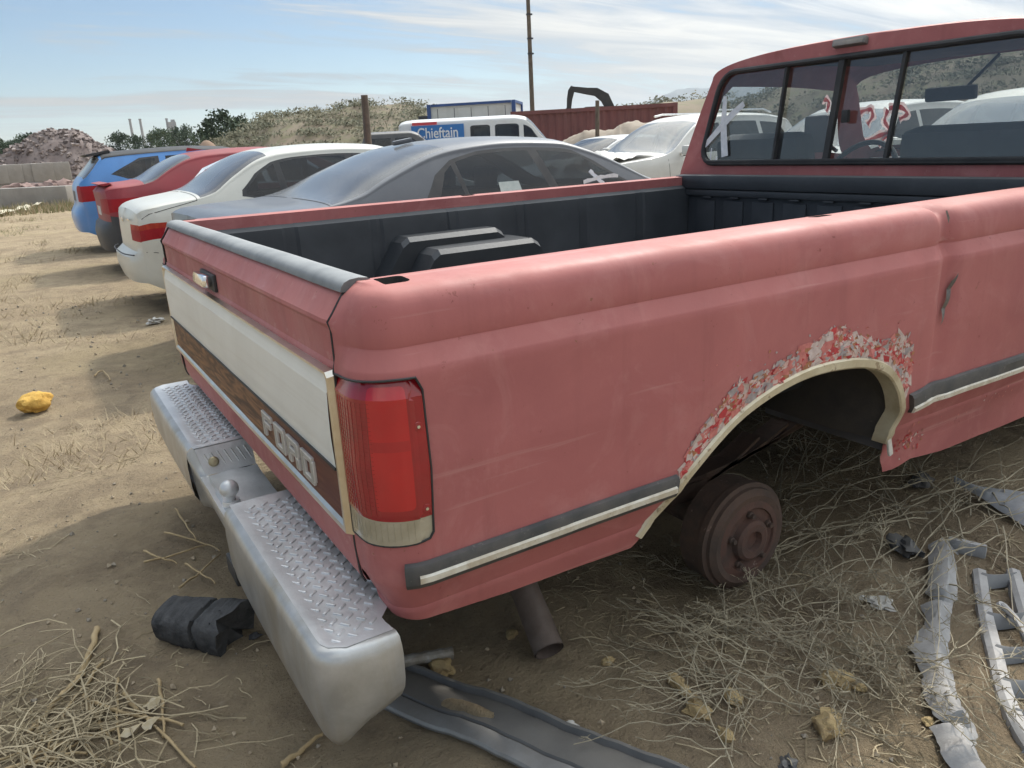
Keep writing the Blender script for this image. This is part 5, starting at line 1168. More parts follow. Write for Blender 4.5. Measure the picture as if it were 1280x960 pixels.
# --- white passenger van with the sign
p_van = paint('white_van_paint', (0.66, 0.66, 0.64), (0.60, 0.60, 0.58), (DUST, 0.15), 0.35)
vn = dict(len=5.2, w=[(0, 0.9), (0.05, 0.95), (0.3, 0.99), (4.2, 0.99), (4.9, 0.93), (5.1, 0.85), (5.2, 0.7)], B=[(0, 1.25), (3.6, 1.22), (4.2, 1.10), (4.9, 1.02), (5.2, 0.9)], T=[(0, 1.98), (0.08, 2.04), (0.5, 2.07), (3.0, 2.07), (3.35, 2.02), (4.1, 1.30), (4.25, 1.22), (4.9, 1.10), (5.2, 0.94)],
    zb=[(0, 0.38), (5.2, 0.38)], tumble=0.16, crown=0.14, rear=[(0.3, 0.03), (1.9, 0.05), (2.05, 0)], front=[(0.38, 0.05), (0.6, 0.1), (0.95, 0.0)], arches=[(1.0, 0.40), (4.15, 0.40)],
    regions=[('w1', 'side_window', g_car, rrect(1.92, 2.45, 1.16, 1.86, 0.08), False), ('w2', 'side_window', g_car, rrect(2.58, 3.22, 1.16, 1.86, 0.08), False), ('w3', 'side_window', g_car, [(3.34, 1.14), (4.05, 1.14), (3.80, 1.55), (3.55, 1.86), (3.34, 1.86)], False),
        ('ws', 'windshield', g_car, [(3.42, 2.14), (3.42, 3.001), (4.08, 3.001), (4.08, 2.10)], True)], front_regions=[('hl', 'headlight', m_headl, rect(0.45, 0.78, 0.66, 0.84), True)], seams=[[(3.28, 0.1), (3.28, 1.1)], [(1.84, 0.1), (1.84, 1.1)]], step=0.09)
c_ = gd(622, 22.5); van_rz = R(-33)
root = empty('passenger_van', (c_.x-2.6*math.cos(van_rz), c_.y-2.6*math.sin(van_rz), -0.15), van_rz, 'white passenger van with a blue Chieftain sign on its side', 'van'); vn['paint'] = p_van; S = Body(vn); S.build(root, None, 0.09)
cabin(root, 1.0, 3.9, 0.9, 0.5, 1.15, 3)
y_ = -0.985; b = MB(); b.box((1.06, y_+0.03, 1.66), (1.40, 0.02, 0.46), Matrix.Rotation(R(-6), 3, 'X')); sg = b.build('sign_board', mat('sign_blue', (0.03, 0.16, 0.42), 0.5, var=(0.04, 0.18, 0.44), vscale=8), root)
b = MB(); b.box((0.72, y_+0.055, 1.935), (0.66, 0.02, 0.07), Matrix.Rotation(R(-8), 3, 'X')); b.build('sign_red_band', mat('sign_red', (0.55, 0.05, 0.06), 0.5), sg, smooth=False)
def text(body, size, loc, rot, parent, mt, name, sx=1.0, ext=0.004):
    c = bpy.data.curves.new(name, 'FONT'); c.body = body; c.size = size; c.extrude = ext; c.align_x = 'CENTER'; c.align_y = 'CENTER'; c.offset = size*0.012
    o = bpy.data.objects.new(name+'_tmp', c); COL.objects.link(o); me = bpy.data.meshes.new_from_object(o.evaluated_get(bpy.context.evaluated_depsgraph_get())); bpy.data.objects.remove(o)
    t = new_obj(name, me, mt, parent); t.location = loc; t.rotation_euler = rot; t.scale = (sx, 1, 1); return t
bpy.context.view_layer.update()
m_sgw = mat('sign_white', (0.8, 0.8, 0.8), 0.5)
text('Chieftain', 0.38, (1.06, y_+0.012, 1.68), (math.pi/2, 0, 0), sg, m_sgw, 'sign_lettering', 0.80)
b = MB(); b.box((1.06, y_+0.003, 1.48), (1.0, 0.012, 0.03)); b.build('sign_underline', m_sgw, sg, smooth=False)
for x in (1.0, 4.15):
    for y in (-0.86, 0.86): wheel(root, x, y, 0.36)
# --- dark pickup far off
p_dk = paint('dark_pickup_paint', (0.03, 0.032, 0.036), (0.045, 0.047, 0.05), (DUST, 0.35), 0.3)
pk = dict(len=5.4, w=[(0, 0.88), (0.1, 0.95), (4.8, 0.95), (5.3, 0.85), (5.4, 0.7)], B=[(0, 1.10), (2.0, 1.12), (2.05, 1.14), (4.0, 1.10), (5.1, 1.02), (5.4, 0.9)], T=[(0, 1.13), (1.9, 1.15), (1.98, 1.25), (2.1, 1.70), (2.3, 1.76), (3.2, 1.76), (3.4, 1.70), (4.0, 1.18), (5.1, 1.08), (5.4, 0.95)], zb=[(0, 0.42), (5.4, 0.42)], tumble=0.32, crown=0.09,
    rear=[(0.4, 0.02), (1.1, 0.02)], front=[(0.4, 0.05), (0.9, 0.0)], arches=[(1.0, 0.42), (4.4, 0.42)], regions=[('w1', 'side_window', g_car, [(2.2, 1.12), (2.75, 1.1), (2.75, 1.86), (2.3, 1.86)], False), ('w2', 'side_window', g_car, [(2.85, 1.1), (3.75, 1.1), (3.4, 1.7), (3.25, 1.86), (2.85, 1.86)], False), ('ws', 'windshield', g_car, [(3.42, 2.14), (3.42, 3.001), (3.95, 3.001), (3.95, 2.1)], True)], step=0.10)
c_ = gd(498, 20.5); rz = R(-25); root = empty('pickup_truck', (c_.x-2.9*math.cos(rz), c_.y-2.9*math.sin(rz), -0.15), rz, 'dark pickup truck standing behind the wooden post', 'pickup truck'); pk['paint'] = p_dk; Body(pk).build(root, None, 0.1); cabin(root, 2.2, 3.7, 0.85, 0.5, 1.1, 1)
for x in (1.0, 4.4):
    for y in (-0.82, 0.82): wheel(root, x, y, 0.38)

# ================================================================== BACKGROUND
def pat(px, py, dist):
    d = ray(px, py); return CAM+d*(dist/math.hypot(d.x, d.y))
def facing(px):            # unit vector to the right in the picture, on the ground, and heading angle
    d = ray(px, 178); a = math.atan2(d.y, d.x)-math.pi/2; return a
# corrugated shipping container
rz = facing(742); c_ = gd(742, 31); root = empty('shipping_container', (c_.x, c_.y, -0.15), rz, 'rust-red corrugated shipping container behind the parked cars', 'container')
m_cont = mat('oxide_red_container', (0.17, 0.062, 0.060), 0.7, var=(0.13, 0.05, 0.048), vscale=1.6, streak=((0.22, 0.10, 0.09), (3, 3, 0.4), 0.6), dust=(DUST, 0.3))
def corr(y, L_, h, sgn):
    v = []; f = []; n = int(L_/0.28); xs = []
    for i in range(n):
        x = -L_/2+0.05+i*0.28; xs += [(x, 0), (x+0.07, 0.036), (x+0.14, 0.036), (x+0.21, 0)]
    xs.append((L_/2-0.02, 0))
    for x, d in xs: v += [(x, y+sgn*d, 0.15), (x, y+sgn*d, h-0.12)]
    for i in range(len(xs)-1): f.append((2*i, 2*i+2, 2*i+3, 2*i+1))
    return v, f
L_, W_, h_ = 6.0, 2.44, 2.42
b = MB(); b.add(*corr(-W_/2+0.04, L_, h_, 1)); b.add(*corr(W_/2-0.04, L_, h_, -1)); b.box((0, 0, h_-0.05), (L_-0.04, W_-0.1, 0.04)); b.box((-L_/2+0.02, 0, h_/2), (0.03, W_-0.1, h_-0.2)); b.box((L_/2-0.02, 0, h_/2), (0.03, W_-0.1, h_-0.2)); b.build('corrugated_wall', m_cont, root, smooth=False, recalc=False)
for y in (-1, 1):
    for z in (0.09, h_-0.07): b = MB(); b.box((0, y*(W_/2-0.05), z), (L_-0.3, 0.10, 0.13)); b.build('rail', m_cont, root, smooth=False)
    for x in (-1, 1): b = MB(); b.box((x*(L_/2-0.07), y*(W_/2-0.07), h_/2), (0.16, 0.16, h_)); b.build('corner_post', m_cont, root, smooth=False)
# site cabin
rz = facing(600)+R(-10); c_ = gd(598, 34.5); root = empty('site_cabin', (c_.x, c_.y, -0.15), rz, 'white portable site cabin with blue edge trim', 'cabin')
m_cw = mat('cabin_white', (0.62, 0.62, 0.60), 0.5, var=(0.55, 0.55, 0.53), vscale=2, streak=((0.45, 0.43, 0.38), (4, 4, 0.5), 0.4)); m_cb = mat('cabin_blue', (0.035, 0.085, 0.26), 0.45, var=(0.03, 0.07, 0.2), vscale=3)
cx, cy, cz = 3.5, 2.4, 2.6
b = MB(); b.box((0, 0, 0.35+cz/2), (cx, cy, cz)); b.build('wall', m_cw, root, smooth=False)
for i in range(5): b = MB(); b.box((-cx/2+0.35+i*0.7, -cy/2-0.004, 0.35+cz/2), (0.02, 0.012, cz-0.3)); b.build('panel_joint', m_dkplastic, root, smooth=False)
for x in (-1, 1):
    for y in (-1, 1): b = MB(); b.box((x*cx/2, y*cy/2, 0.35+cz/2), (0.15, 0.15, cz+0.06)); b.build('corner_post', m_cb, root, smooth=False)
for y in (-1, 1):
    for z in (0.38, 0.35+cz-0.02): b = MB(); b.box((0, y*(cy/2), z), (cx-0.2, 0.14, 0.10)); b.build('edge_beam', m_cb, root, smooth=False)
for x in (-1, 1): b = MB(); b.box((x*cx/2, 0, 0.35+cz-0.02), (0.14, cy-0.2, 0.10)); b.build('edge_beam', m_cb, root, smooth=False)
b = MB(); b.box((0.05, -cy/2-0.03, 2.15), (0.62, 0.06, 0.42), None, 0.01); wn = b.build('window', m_dkplastic, root); b = MB(); b.box((0.05, -cy/2-0.066, 2.15), (0.54, 0.01, 0.34)); b.build('pane', mat('dark_pane', (0.03, 0.035, 0.04), 0.1, coat=0.5), wn)
b = MB(); b.box((-cx/2-0.25, -cy/2+0.3, 2.5), (0.5, 0.4, 0.12)); b.build('awning', m_dkplastic, root, smooth=False)
# portable toilets
for px, lab in ((531, 'teal portable toilet beside the dark pickup'), (556, 'teal portable toilet half hidden by the white van')):
    c_ = gd(px, 31); root = empty('portable_toilet', (c_.x, c_.y, -0.15), facing(px), lab, 'toilet', 'portable toilets')
    mt = mat('teal_plastic', (0.035, 0.20, 0.21), 0.5, var=(0.03, 0.17, 0.18), vscale=3)
    b = MB(); b.box((0, 0, 1.1), (1.08, 1.08, 2.0), None, 0.04); b.build('shell', mt, root); b = MB(); b.box((0, -0.55, 1.08), (0.66, 0.04, 1.75), None, 0.01); d_ = b.build('door', mat('teal_door', (0.05, 0.27, 0.28), 0.5, var=(0.045, 0.24, 0.25), vscale=3), root)
    b = MB(); b.box((0.25, -0.58, 1.1), (0.05, 0.03, 0.12), None, 0.005); b.build('handle', m_black, d_)
    b = MB(); b.prism([(-0.56, 2.08), (0.56, 2.08), (0.46, 2.22), (0.2, 2.30), (-0.2, 2.30), (-0.46, 2.22)], 'y', -0.56, 0.56); b.build('roof', mat('pale_roof', (0.5, 0.52, 0.5), 0.5), root)
# posts and pole
m_post = mat('weathered_wood', (0.10, 0.078, 0.060), 0.85, var=(0.15, 0.12, 0.09), vscale=6, bump=0.4, bscale=25, streak=((0.05, 0.04, 0.03), (30, 30, 1.5), 0.7))
def post(px, dist, h, r, lab, pinned=False):
    c_ = gd(px, dist); b = MB(); b.tube([(c_.x+0.01*math.sin(i), c_.y, -0.3+(h+0.3)*i/8) for i in range(9)], [r*(1.05-0.02*i+0.03*math.sin(i*2.3)) for i in range(9)], 9); o = b.build('wooden_post', m_post, None, None, ang=50); return tag(o, lab, 'post')
post(461.5, 14, 2.08, 0.066, 'dark weathered wooden post standing before the scrub hill'); post(747, 25, 2.28, 0.07, 'short brown wooden post in front of the container')
c_ = gd(667, 42); root = empty('utility_pole', (c_.x, c_.y, -0.2), 0, 'tall bare wooden utility pole behind the white van', 'pole')
b = MB(); b.tube([(0, 0, -0.3+10.3*i/10) for i in range(11)], [0.13-0.004*i for i in range(11)], 10); b.build('shaft', m_post, root, ang=50)
for z in (5.6, 6.3, 7.4): b = MB(); b.lathe((0, 0, z), (0, 0, 1), [(0.115, -0.03), (0.135, -0.03), (0.135, 0.03), (0.115, 0.03)], 12); b.box((0.1, -0.06, z), (0.12, 0.08, 0.08), None, 0.01); b.build('clamp', m_dkplastic, root)
# excavator behind the container
D_ = 46; m_exc = mat('dark_machine_paint', (0.030, 0.028, 0.028), 0.5, var=(0.05, 0.045, 0.04), vscale=3); m_exo = mat('dusty_machine_body', (0.20, 0.12, 0.035), 0.6, var=(0.14, 0.09, 0.03), vscale=3)
base = gd(768, D_); root = empty('excavator', (base.x, base.y, -0.2), 0, 'dark excavator arm raised above the red container', 'excavator'); pinvE = Matrix.Translation(-Vector((base.x, base.y, -0.2)))
rr_ = Vector((math.cos(facing(735)), math.sin(facing(735)), 0)); ff_ = Vector((-rr_.y, rr_.x, 0))
def arm(pts, w0, th, nm, mt):
    Q = [pat(x, y, D_) for x, y in pts]; v = []; f = []; n = len(Q)
    for i, q in enumerate(Q):
        t = (Q[min(i+1, n-1)]-Q[max(i-1, 0)]).normalized(); nn = ff_.cross(t).normalized(); ww = w0[i]*0.42
        v += [q+nn*ww-ff_*th, q-nn*ww-ff_*th, q-nn*ww+ff_*th, q+nn*ww+ff_*th]
    for i in range(n-1):
        for k in range(4): f.append((i*4+k, i*4+(k+1) % 4, (i+1)*4+(k+1) % 4, (i+1)*4+k))
    f += [(3, 2, 1, 0), (n*4-4, n*4-3, n*4-2, n*4-1)]
    return mesh(nm, v, f, mt, root, pinvE, ang=25)
arm([(764, 165), (762, 134), (756, 122), (745, 115), (734, 114), (713, 111)], [0.7, 0.62, 0.66, 0.52, 0.42, 0.3], 0.16, 'boom', m_exc)
arm([(716, 108), (714, 114), (712, 124), (711, 138)], [0.24, 0.42, 0.36, 0.28], 0.14, 'stick', m_exc)
arm([(721, 110), (735, 112), (750, 118)], [0.12, 0.12, 0.12], 0.06, 'cylinder', m_bright)
arm([(711, 136), (707, 148), (712, 156), (720, 152)], [0.3, 0.75, 0.7, 0.2], 0.45, 'bucket', m_exc)
Mr = Matrix.Rotation(facing(768), 3, 'Z')
b = MB(); b.box((base.x, base.y, 1.3), (3.2, 2.4, 1.2), Mr, 0.12); mesh('house', b.v, b.f, m_exo, root, pinvE)
b = MB(); b.box(Vector((base.x, base.y, 2.2))-Vector(rr_)*1.1-Vector(ff_)*0.5, (1.1, 1.0, 1.3), Mr, 0.1); mesh('operator_cab', b.v, b.f, m_exc, root, pinvE)
for s in (-1, 1): b = MB(); b.box(Vector((base.x, base.y, 0.3))+Vector(ff_)*s*1.1, (4.0, 0.6, 0.8), Mr, 0.25); mesh('track', b.v, b.f, m_black, root, pinvE)
# chimneys far off
m_chim = mat('chimney_grey', (0.22, 0.23, 0.25), 0.8, var=(0.3, 0.3, 0.3), vscale=0.2)
for px, top in ((172, 147), (184.5, 147), (217, 146.5)):
    c_ = gd(px, 520); zt = pat(px, top, 520).z; b = MB(); b.tube([(0, 0, 0), (0, 0, zt*0.5), (0, 0, zt-0.8)], [1.0, 0.8, 0.65], 14); b.lathe((0, 0, zt-0.8), (0, 0, 1), [(0.65, 0), (0.8, 0.05), (0.8, 0.8), (0.5, 0.8)], 14); o = b.build('chimney', m_chim); o.location = (c_.x, c_.y, -0.5); tag(o, 'thin grey chimney stack rising far beyond the tree line', 'chimney', 'distant chimneys')
c_ = gd(222, 520); b = MB(); b.box((0, 0, 11.5), (4.5, 4, 23)); b.box((1, 0, 23.6), (2, 2, 1.4)); o = b.build('plant_building', m_chim, smooth=False); o.location = (c_.x, c_.y, -0.5); tag(o, 'grey block building at the foot of the far chimney', 'building')
c_ = gd(826, 150); b = MB(); b.box((0, 0, 4.6), (6, 4, 1.0)); b.box((-2.2, 0, 2), (0.5, 3, 5)); b.box((2.2, 0, 2), (0.5, 3, 5)); b.box((0, 0, 5.2), (7, 5, 0.25)); b.box((0, 0.5, 3), (4, 2, 3)); o = b.build('low_building', m_chim, smooth=False); o.location = (c_.x, c_.y, 0); o.rotation_euler = (0, 0, facing(826)); tag(o, 'small flat-roofed building on the skyline above the wrecked SUV', 'building')

# hills, mountain
def ridge(name, pts, depth, mt, seed, rough=0.5, ny=14, nx=70, fq=0.12):
    """pts: (pixel x, distance, height) along the crest; falls away on both sides"""
    v = []; f = []
    for i in range(nx+1):
        t = i/nx*(len(pts)-1); k = min(int(t), len(pts)-2); u = t-k; u = u*u*(3-2*u)
        px, ds, hh = [pts[k][q]*(1-u)+pts[k+1][q]*u for q in range(3)]
        for j in range(ny+1):
            s = j/ny*2-1; c_ = gd(px, ds+s*depth); fall = (1-abs(s)**1.6)
            nzv = noise.fractal(Vector((c_.x*fq, c_.y*fq, seed)), 0.9, 2.1, 5)*rough*fall*hh*0.35
            v.append((c_.x, c_.y, -0.6+(hh+0.6)*fall+nzv))
    n = ny+1
    for i in range(nx):
        for j in range(ny): f.append((i*n+j, (i+1)*n+j, (i+1)*n+j+1, i*n+j+1))
    o = mesh(name, v, f, mt, ang=180); tag(o, kind='structure'); return v
m_hill = mat('dry_hill_soil', (0.21, 0.165, 0.115), 0.95, var=(0.145, 0.125, 0.08), vscale=0.25, bump=0.8, bscale=2.5, speck=((0.16, 0.15, 0.08), 1.2, 0.52, 0.8))
h1 = ridge('hill', [(215, 66, 0.2), (255, 64, 1.7), (300, 62, 2.9), (340, 60, 3.9), (400, 58, 3.9), (460, 56, 3.9), (520, 54, 3.9), (600, 52, 3.2), (690, 50, 1.8), (760, 50, 2.4), (830, 50, 3.0), (900, 52, 3.2)], 14, m_hill, 1.0)
h2 = ridge('hill', [(860, 60, 3.0), (940, 56, 3.4), (1040, 52, 4.2), (1130, 50, 4.2), (1240, 48, 4.2), (1360, 46, 4.4), (1500, 46, 3.4), (1640, 46, 2.0), (1800, 48, 0.2)], 12, m_hill, 3.0)
m_spoil = mat('pale_spoil', (0.36, 0.31, 0.25), 0.95, var=(0.25, 0.20, 0.15), vscale=1.2, bump=0.8, bscale=6)
ridge('spoil_heap', [(650, 27, 0.2), (690, 26.5, 0.9), (730, 26, 1.35), (775, 26, 1.75), (815, 26, 1.6), (860, 26, 0.8), (920, 26, 0.3)], 2.2, m_spoil, 7.0, 0.6, 24, 110, 0.7)
m_mtn = mat('mountain_rock', (0.13, 0.145, 0.15), 0.95, var=(0.17, 0.18, 0.18), vscale=0.002)
ridge('mountain', [(600, 3300, 8), (690, 3300, 28), (745, 3250, 75), (790, 3200, 115), (815, 3200, 150), (845, 3200, 165), (870, 3200, 160), (930, 3250, 150), (1050, 3250, 140), (1200, 3300, 115), (1420, 3300, 85), (1800, 3300, 30)], 380, m_mtn, 11.0, 0.45, 30, 160, 0.0022)

# foliage
def leafmat(name, c, v_): return mat(name, c, 0.7, var=v_, vscale=1.5, spec=0.2)
m_leaf = leafmat('dusty_green_leaves', (0.055, 0.085, 0.045), (0.085, 0.11, 0.06)); m_leaf2 = leafmat('dark_green_leaves', (0.040, 0.065, 0.038), (0.06, 0.085, 0.05)); m_bark = mat('bark', (0.09, 0.07, 0.05), 0.9, var=(0.06, 0.05, 0.04), vscale=5)
def crown_mesh(seed, nc, nl, leaf):
    q = random.Random(seed); v = []; f = []
    for c in range(nc):
        an = q.random()*6.283; rr = q.random()**0.6*0.95; zz = q.uniform(-0.55, 1.0); k = math.sqrt(max(0.05, 1-(zz*0.9)**2)); cx, cy, cz = rr*k*math.cos(an), rr*k*math.sin(an), zz; cr = q.uniform(0.16, 0.34)
        for l in range(nl):
            d = Vector((q.gauss(0, 1), q.gauss(0, 1), q.gauss(0, 0.8))).normalized()*cr*q.random()**0.4; p_ = Vector((cx, cy, cz))+d
            a = Vector((q.gauss(0, 1), q.gauss(0, 1), q.gauss(0, 1))).normalized(); b_ = a.orthogonal().normalized(); s = leaf*q.uniform(0.6, 1.4); i = len(v)
            v += [p_+a*s, p_+b_*s*0.6, p_-a*s, p_-b_*s*0.6]; f.append((i, i+1, i+2, i+3))
    me = bpy.data.meshes.new('crown'); me.from_pydata([tuple(x) for x in v], [], f); return me
CR = [crown_mesh(s, 60, 40, 0.06) for s in (1, 2, 3)]
CR2 = [m_.copy() for m_ in CR]
for m_ in CR: m_.materials.append(m_leaf)
for m_ in CR2: m_.materials.append(m_leaf2)
tq = random.Random(11)
def tree(x, y, z, rx, h, lab, grp, kind):
    root = empty('tree', (x, y, z), tq.random()*6, lab, 'tree', grp)
    b = MB(); b.tube([(0, 0, -0.3), (0.05*h*0.3, 0, h*0.25), (0, 0.03*h, h*0.5)], [0.04*h*0.8, 0.03*h*0.8, 0.012*h], 8)
    for k in range(5):
        a = 6.283*k/5+tq.random(); b.tube([(0, 0, h*(0.2+0.05*k)), (rx*0.35*math.cos(a), rx*0.35*math.sin(a), h*(0.38+0.06*k)), (rx*0.7*math.cos(a), rx*0.7*math.sin(a), h*(0.5+0.08*k))], [0.016*h, 0.01*h, 0.004*h], 6)
    b.build('trunk', m_bark, root)
    o = bpy.data.objects.new('crown', (CR2 if kind else CR)[tq.randrange(3)]); COL.objects.link(o); o.parent = root; o.location = (0, 0, h*0.56); o.scale = (rx, rx*tq.uniform(0.85, 1.1), h*0.46); return root
def treetop(px, dist, ytop, rx, lab, grp, kind=1):
    c_ = gd(px, dist); zt = pat(px, ytop, dist).z; tree(c_.x, c_.y, -0.3, rx, zt+0.3, lab, grp, kind)
treetop(286, 74, 143, 2.3, 'large round dark green tree rising above the red sedan', None, 1); treetop(305, 76, 150, 1.5, 'smaller bush-like tree at the right foot of the large round tree', None, 0); treetop(347, 66, 147, 1.1, 'small green tree poking above the scrub hill', None, 0)
for px, yt in ((157, 168), (176, 170), (193, 171), (208, 164), (224, 162), (240, 158), (256, 164), (270, 168)): treetop(px+tq.uniform(-3, 3), tq.uniform(118, 140), yt+tq.uniform(-1, 2), tq.uniform(1.5, 2.3), 'dark green tree in the line below the chimneys', 'tree line below the chimneys', tq.randrange(2))
for px, yt in ((-30, 180), (-12, 178), (4, 176), (20, 179), (34, 176), (48, 170)): treetop(px, tq.uniform(130, 150), yt, tq.uniform(1.8, 2.8), 'dark green tree in the line left of the rubble pile', 'tree line left of the rubble pile', 1)
for px, yt in ((1062, 96), (1084, 84), (1106, 82), (1124, 90), (1160, 98), (1190, 102), (1235, 92), (1268, 96)): treetop(px, tq.uniform(50, 58), yt, tq.uniform(1.4, 2.2), 'dusty green tree on the ridge seen through the cab window', 'trees seen through the cab window', tq.randrange(2))
# scrub on the hills: nobody could count it
q = random.Random(21); v = []; f = []
def bush(x, y, z, r, n=26):
    for l in range(n):
        p_ = Vector((x+q.gauss(0, r*0.5), y+q.gauss(0, r*0.5), z+q.uniform(0, r*0.7))); a = Vector((q.gauss(0, 1), q.gauss(0, 1), q.gauss(0, 1))).normalized(); b_ = a.orthogonal().normalized(); s = r*q.uniform(0.11, 0.22); i = len(v)
        v.extend([p_+a*s, p_+b_*s*0.5, p_-a*s, p_-b_*s*0.5]); f.append((i, i+1, i+2, i+3))
for src in (h1, h2):
    for i in range(3000):
        c_ = q.choice(src)
        if c_[2] > 0.6 and noise.noise(Vector((c_[0]*0.11, c_[1]*0.11, 4))) > -0.25: bush(c_[0]+q.uniform(-.6, .6), c_[1]+q.uniform(-.6, .6), c_[2]-0.05, q.uniform(0.3, 0.75), 26)
me = mesh('scrub', v, f, mat('scrub_leaves', (0.10, 0.105, 0.062), 0.8, var=(0.155, 0.14, 0.08), vscale=0.4), smooth=False); tag(me, 'grey-green scrub covering the dirt hills', 'scrub', kind='stuff')
# dirt mound before the trees (px 260, y 172)
c_ = gd(262, 58); b = MB(); v = []; f = []
for i in range(13):
    for k in range(20):
        r_ = 2.2*i/12; a = 6.283*k/20; v.append((r_*math.cos(a), r_*math.sin(a), 1.95*math.exp(-(r_/1.15)**2)+0.12*noise.noise(Vector((r_*math.cos(a), r_*math.sin(a), 2)))))
for i in range(12):
    for k in range(20): f.append((i*20+k, i*20+(k+1) % 20, (i+1)*20+(k+1) % 20, (i+1)*20+k))
b.add(v, f); o = b.build('dirt_mound', mat('reddish_dirt', (0.30, 0.20, 0.14), 0.95, var=(0.24, 0.17, 0.12), vscale=1), ang=180); o.location = (c_.x, c_.y, 0.4); tag(o, kind='structure')
# rubble pile
c_ = gd(92, 72); root = empty('rubble_pile', (c_.x, c_.y, -0.2), facing(92), 'big grey-brown pile of broken rubble and scrap in front of the trees', 'rubble pile')
def ph(x, y):
    r_ = (x/3.6)**2+(y/3.2)**2; z = 3.9*max(0, math.exp(-r_*0.8)*1.25-0.22)
    z += 1.9*max(0, math.exp(-((x+4.6)/3.4)**2-(y/3)**2)*1.2-0.2)
    z += 0.9*max(0, math.exp(-((x+9)/4)**2-(y/3)**2)*1.2-0.2); z += 1.0*max(0, math.exp(-((x-4.8)/2.2)**2-(y/3)**2)*1.2-0.2)
    return z+(0.35*noise.fractal(Vector((x*0.8, y*0.8, 3)), 0.8, 2.1, 4) if z > 0.15 else 0)
v = [(x, y, ph(x, y)) for x in np.linspace(-15, 8, 93) for y in np.linspace(-5, 5, 41)]; f = [(i*41+j, (i+1)*41+j, (i+1)*41+j+1, i*41+j+1) for i in range(92) for j in range(40)]
m_rub = mat('rubble_dust', (0.155, 0.12, 0.11), 0.95, var=(0.22, 0.18, 0.165), vscale=0.8, bump=0.8, bscale=5, speck=((0.07, 0.055, 0.05), 3, 0.56, 0.8)); mesh('heap', v, f, m_rub, root, None, ang=180)
b = MB(); q = random.Random(4)
for i in range(1500):
    x, y = q.uniform(-14, 7), q.uniform(-4, 1.0); z = ph(x, y)
    if z < 0.25: continue
    s = q.uniform(0.06, 0.24); b.mi = q.choices([0, 1, 2], [5, 3, 1])[0]; b.box((x, y, z+s*0.2), (s*q.uniform(0.6, 2), s*q.uniform(0.6, 1.4), s*q.uniform(0.5, 1)), Matrix.Rotation(q.random()*6, 3, 'Z') @ Matrix.Rotation(q.uniform(-.7, .7), 3, 'X'))
o = b.build('rubble_chunks', [m_rub, mat('rubble_light', (0.32, 0.27, 0.25), 0.9), mat('rubble_dark', (0.08, 0.06, 0.055), 0.9)], root, smooth=False, recalc=False); o['kind'] = 'stuff'
# concrete blocks and boulders by the lane
m_conc = mat('grey_concrete', (0.34, 0.32, 0.29), 0.9, var=(0.27, 0.25, 0.225), vscale=1.5, bump=0.3, bscale=15)
m_bldr = mat('reddish_boulder', (0.25, 0.17, 0.15), 0.9, var=(0.18, 0.125, 0.11), vscale=2, bump=0.6, bscale=8)
a0, a1 = gd(-60, 35), gd(83, 31.5); mid = (a0+a1)/2; b = MB(); b.box((0, 0, 0.16), ((a1-a0).length, 0.5, 0.80), None, 0.03); o = b.build('concrete_barrier', m_conc); o.location = (mid.x, mid.y, -0.02); o.rotation_euler = (0, 0, math.atan2(a1.y-a0.y, a1.x-a0.x)); tag(o, 'long low grey concrete barrier at the edge of the lane', 'barrier')
for px, z, dd, tier in [(x, 0.98, 40, 1) for x in (-26, -5, 14, 33, 53, 74)]+[(x, 0.20, 40, 0) for x in (-16, 5, 24, 43, 64, 84)]:
    c_ = gd(px, dd+tq.uniform(-.1, .1)); b = MB(); b.box((0, 0, 0), (0.80, 0.7, 0.76), None, 0.035)
    for q_ in range(len(b.v)): x, y, zz = b.v[q_]; b.v[q_] = (x+0.03*noise.noise(Vector((x*3+px, y*3, zz*3))), y, zz+0.03*noise.noise(Vector((x*3, y*3+px, zz*3))))
    o = b.build('concrete_block', m_conc); o.location = (c_.x, c_.y, z); o.rotation_euler = (0, 0, facing(px)+tq.uniform(-.05, .05)); tag(o, 'grey concrete block in the upper course of the block wall' if tier else 'grey concrete block in the lower course of the block wall', 'block', 'block wall upper course' if tier else 'block wall lower course')
def blob(name, c, sz, mt, seed, rough=0.25, sub_=3, rz=0.0, flat=None):
    bm = bmesh.new(); bmesh.ops.create_icosphere(bm, subdivisions=sub_, radius=1.0)
    for vv in bm.verts:
        p_ = vv.co.copy(); k = 1+rough*noise.fractal(p_*1.5+Vector((seed*3.1, seed, 0)), 0.8, 2.2, 4)
        vv.co = Vector((p_.x*k*sz[0], p_.y*k*sz[1], p_.z*k*sz[2]))
        if flat is not None and vv.co.z < -flat*sz[2]: vv.co.z = -flat*sz[2]
    me = bpy.data.meshes.new(name); bm.to_mesh(me); bm.free(); me.polygons.foreach_set('use_smooth', [True]*len(me.polygons)); me.set_sharp_from_angle(angle=R(35)); o = new_obj(name, me, mt); o.location = c; o.rotation_euler = (0, 0, rz); return o
for i, (px, s) in enumerate(((16, 0.5), (29, 0.45), (44, 0.5), (58, 0.5), (72, 0.55), (84, 0.4))):
    c_ = gd(px, 37.2); o = blob('boulder', (c_.x, c_.y, 0.30), (s, s*0.8, s*0.62), m_bldr, i, 0.5, 3, i*1.7); tag(o, 'reddish boulder between the concrete barrier and the block wall', 'boulder', 'boulders by the block wall')
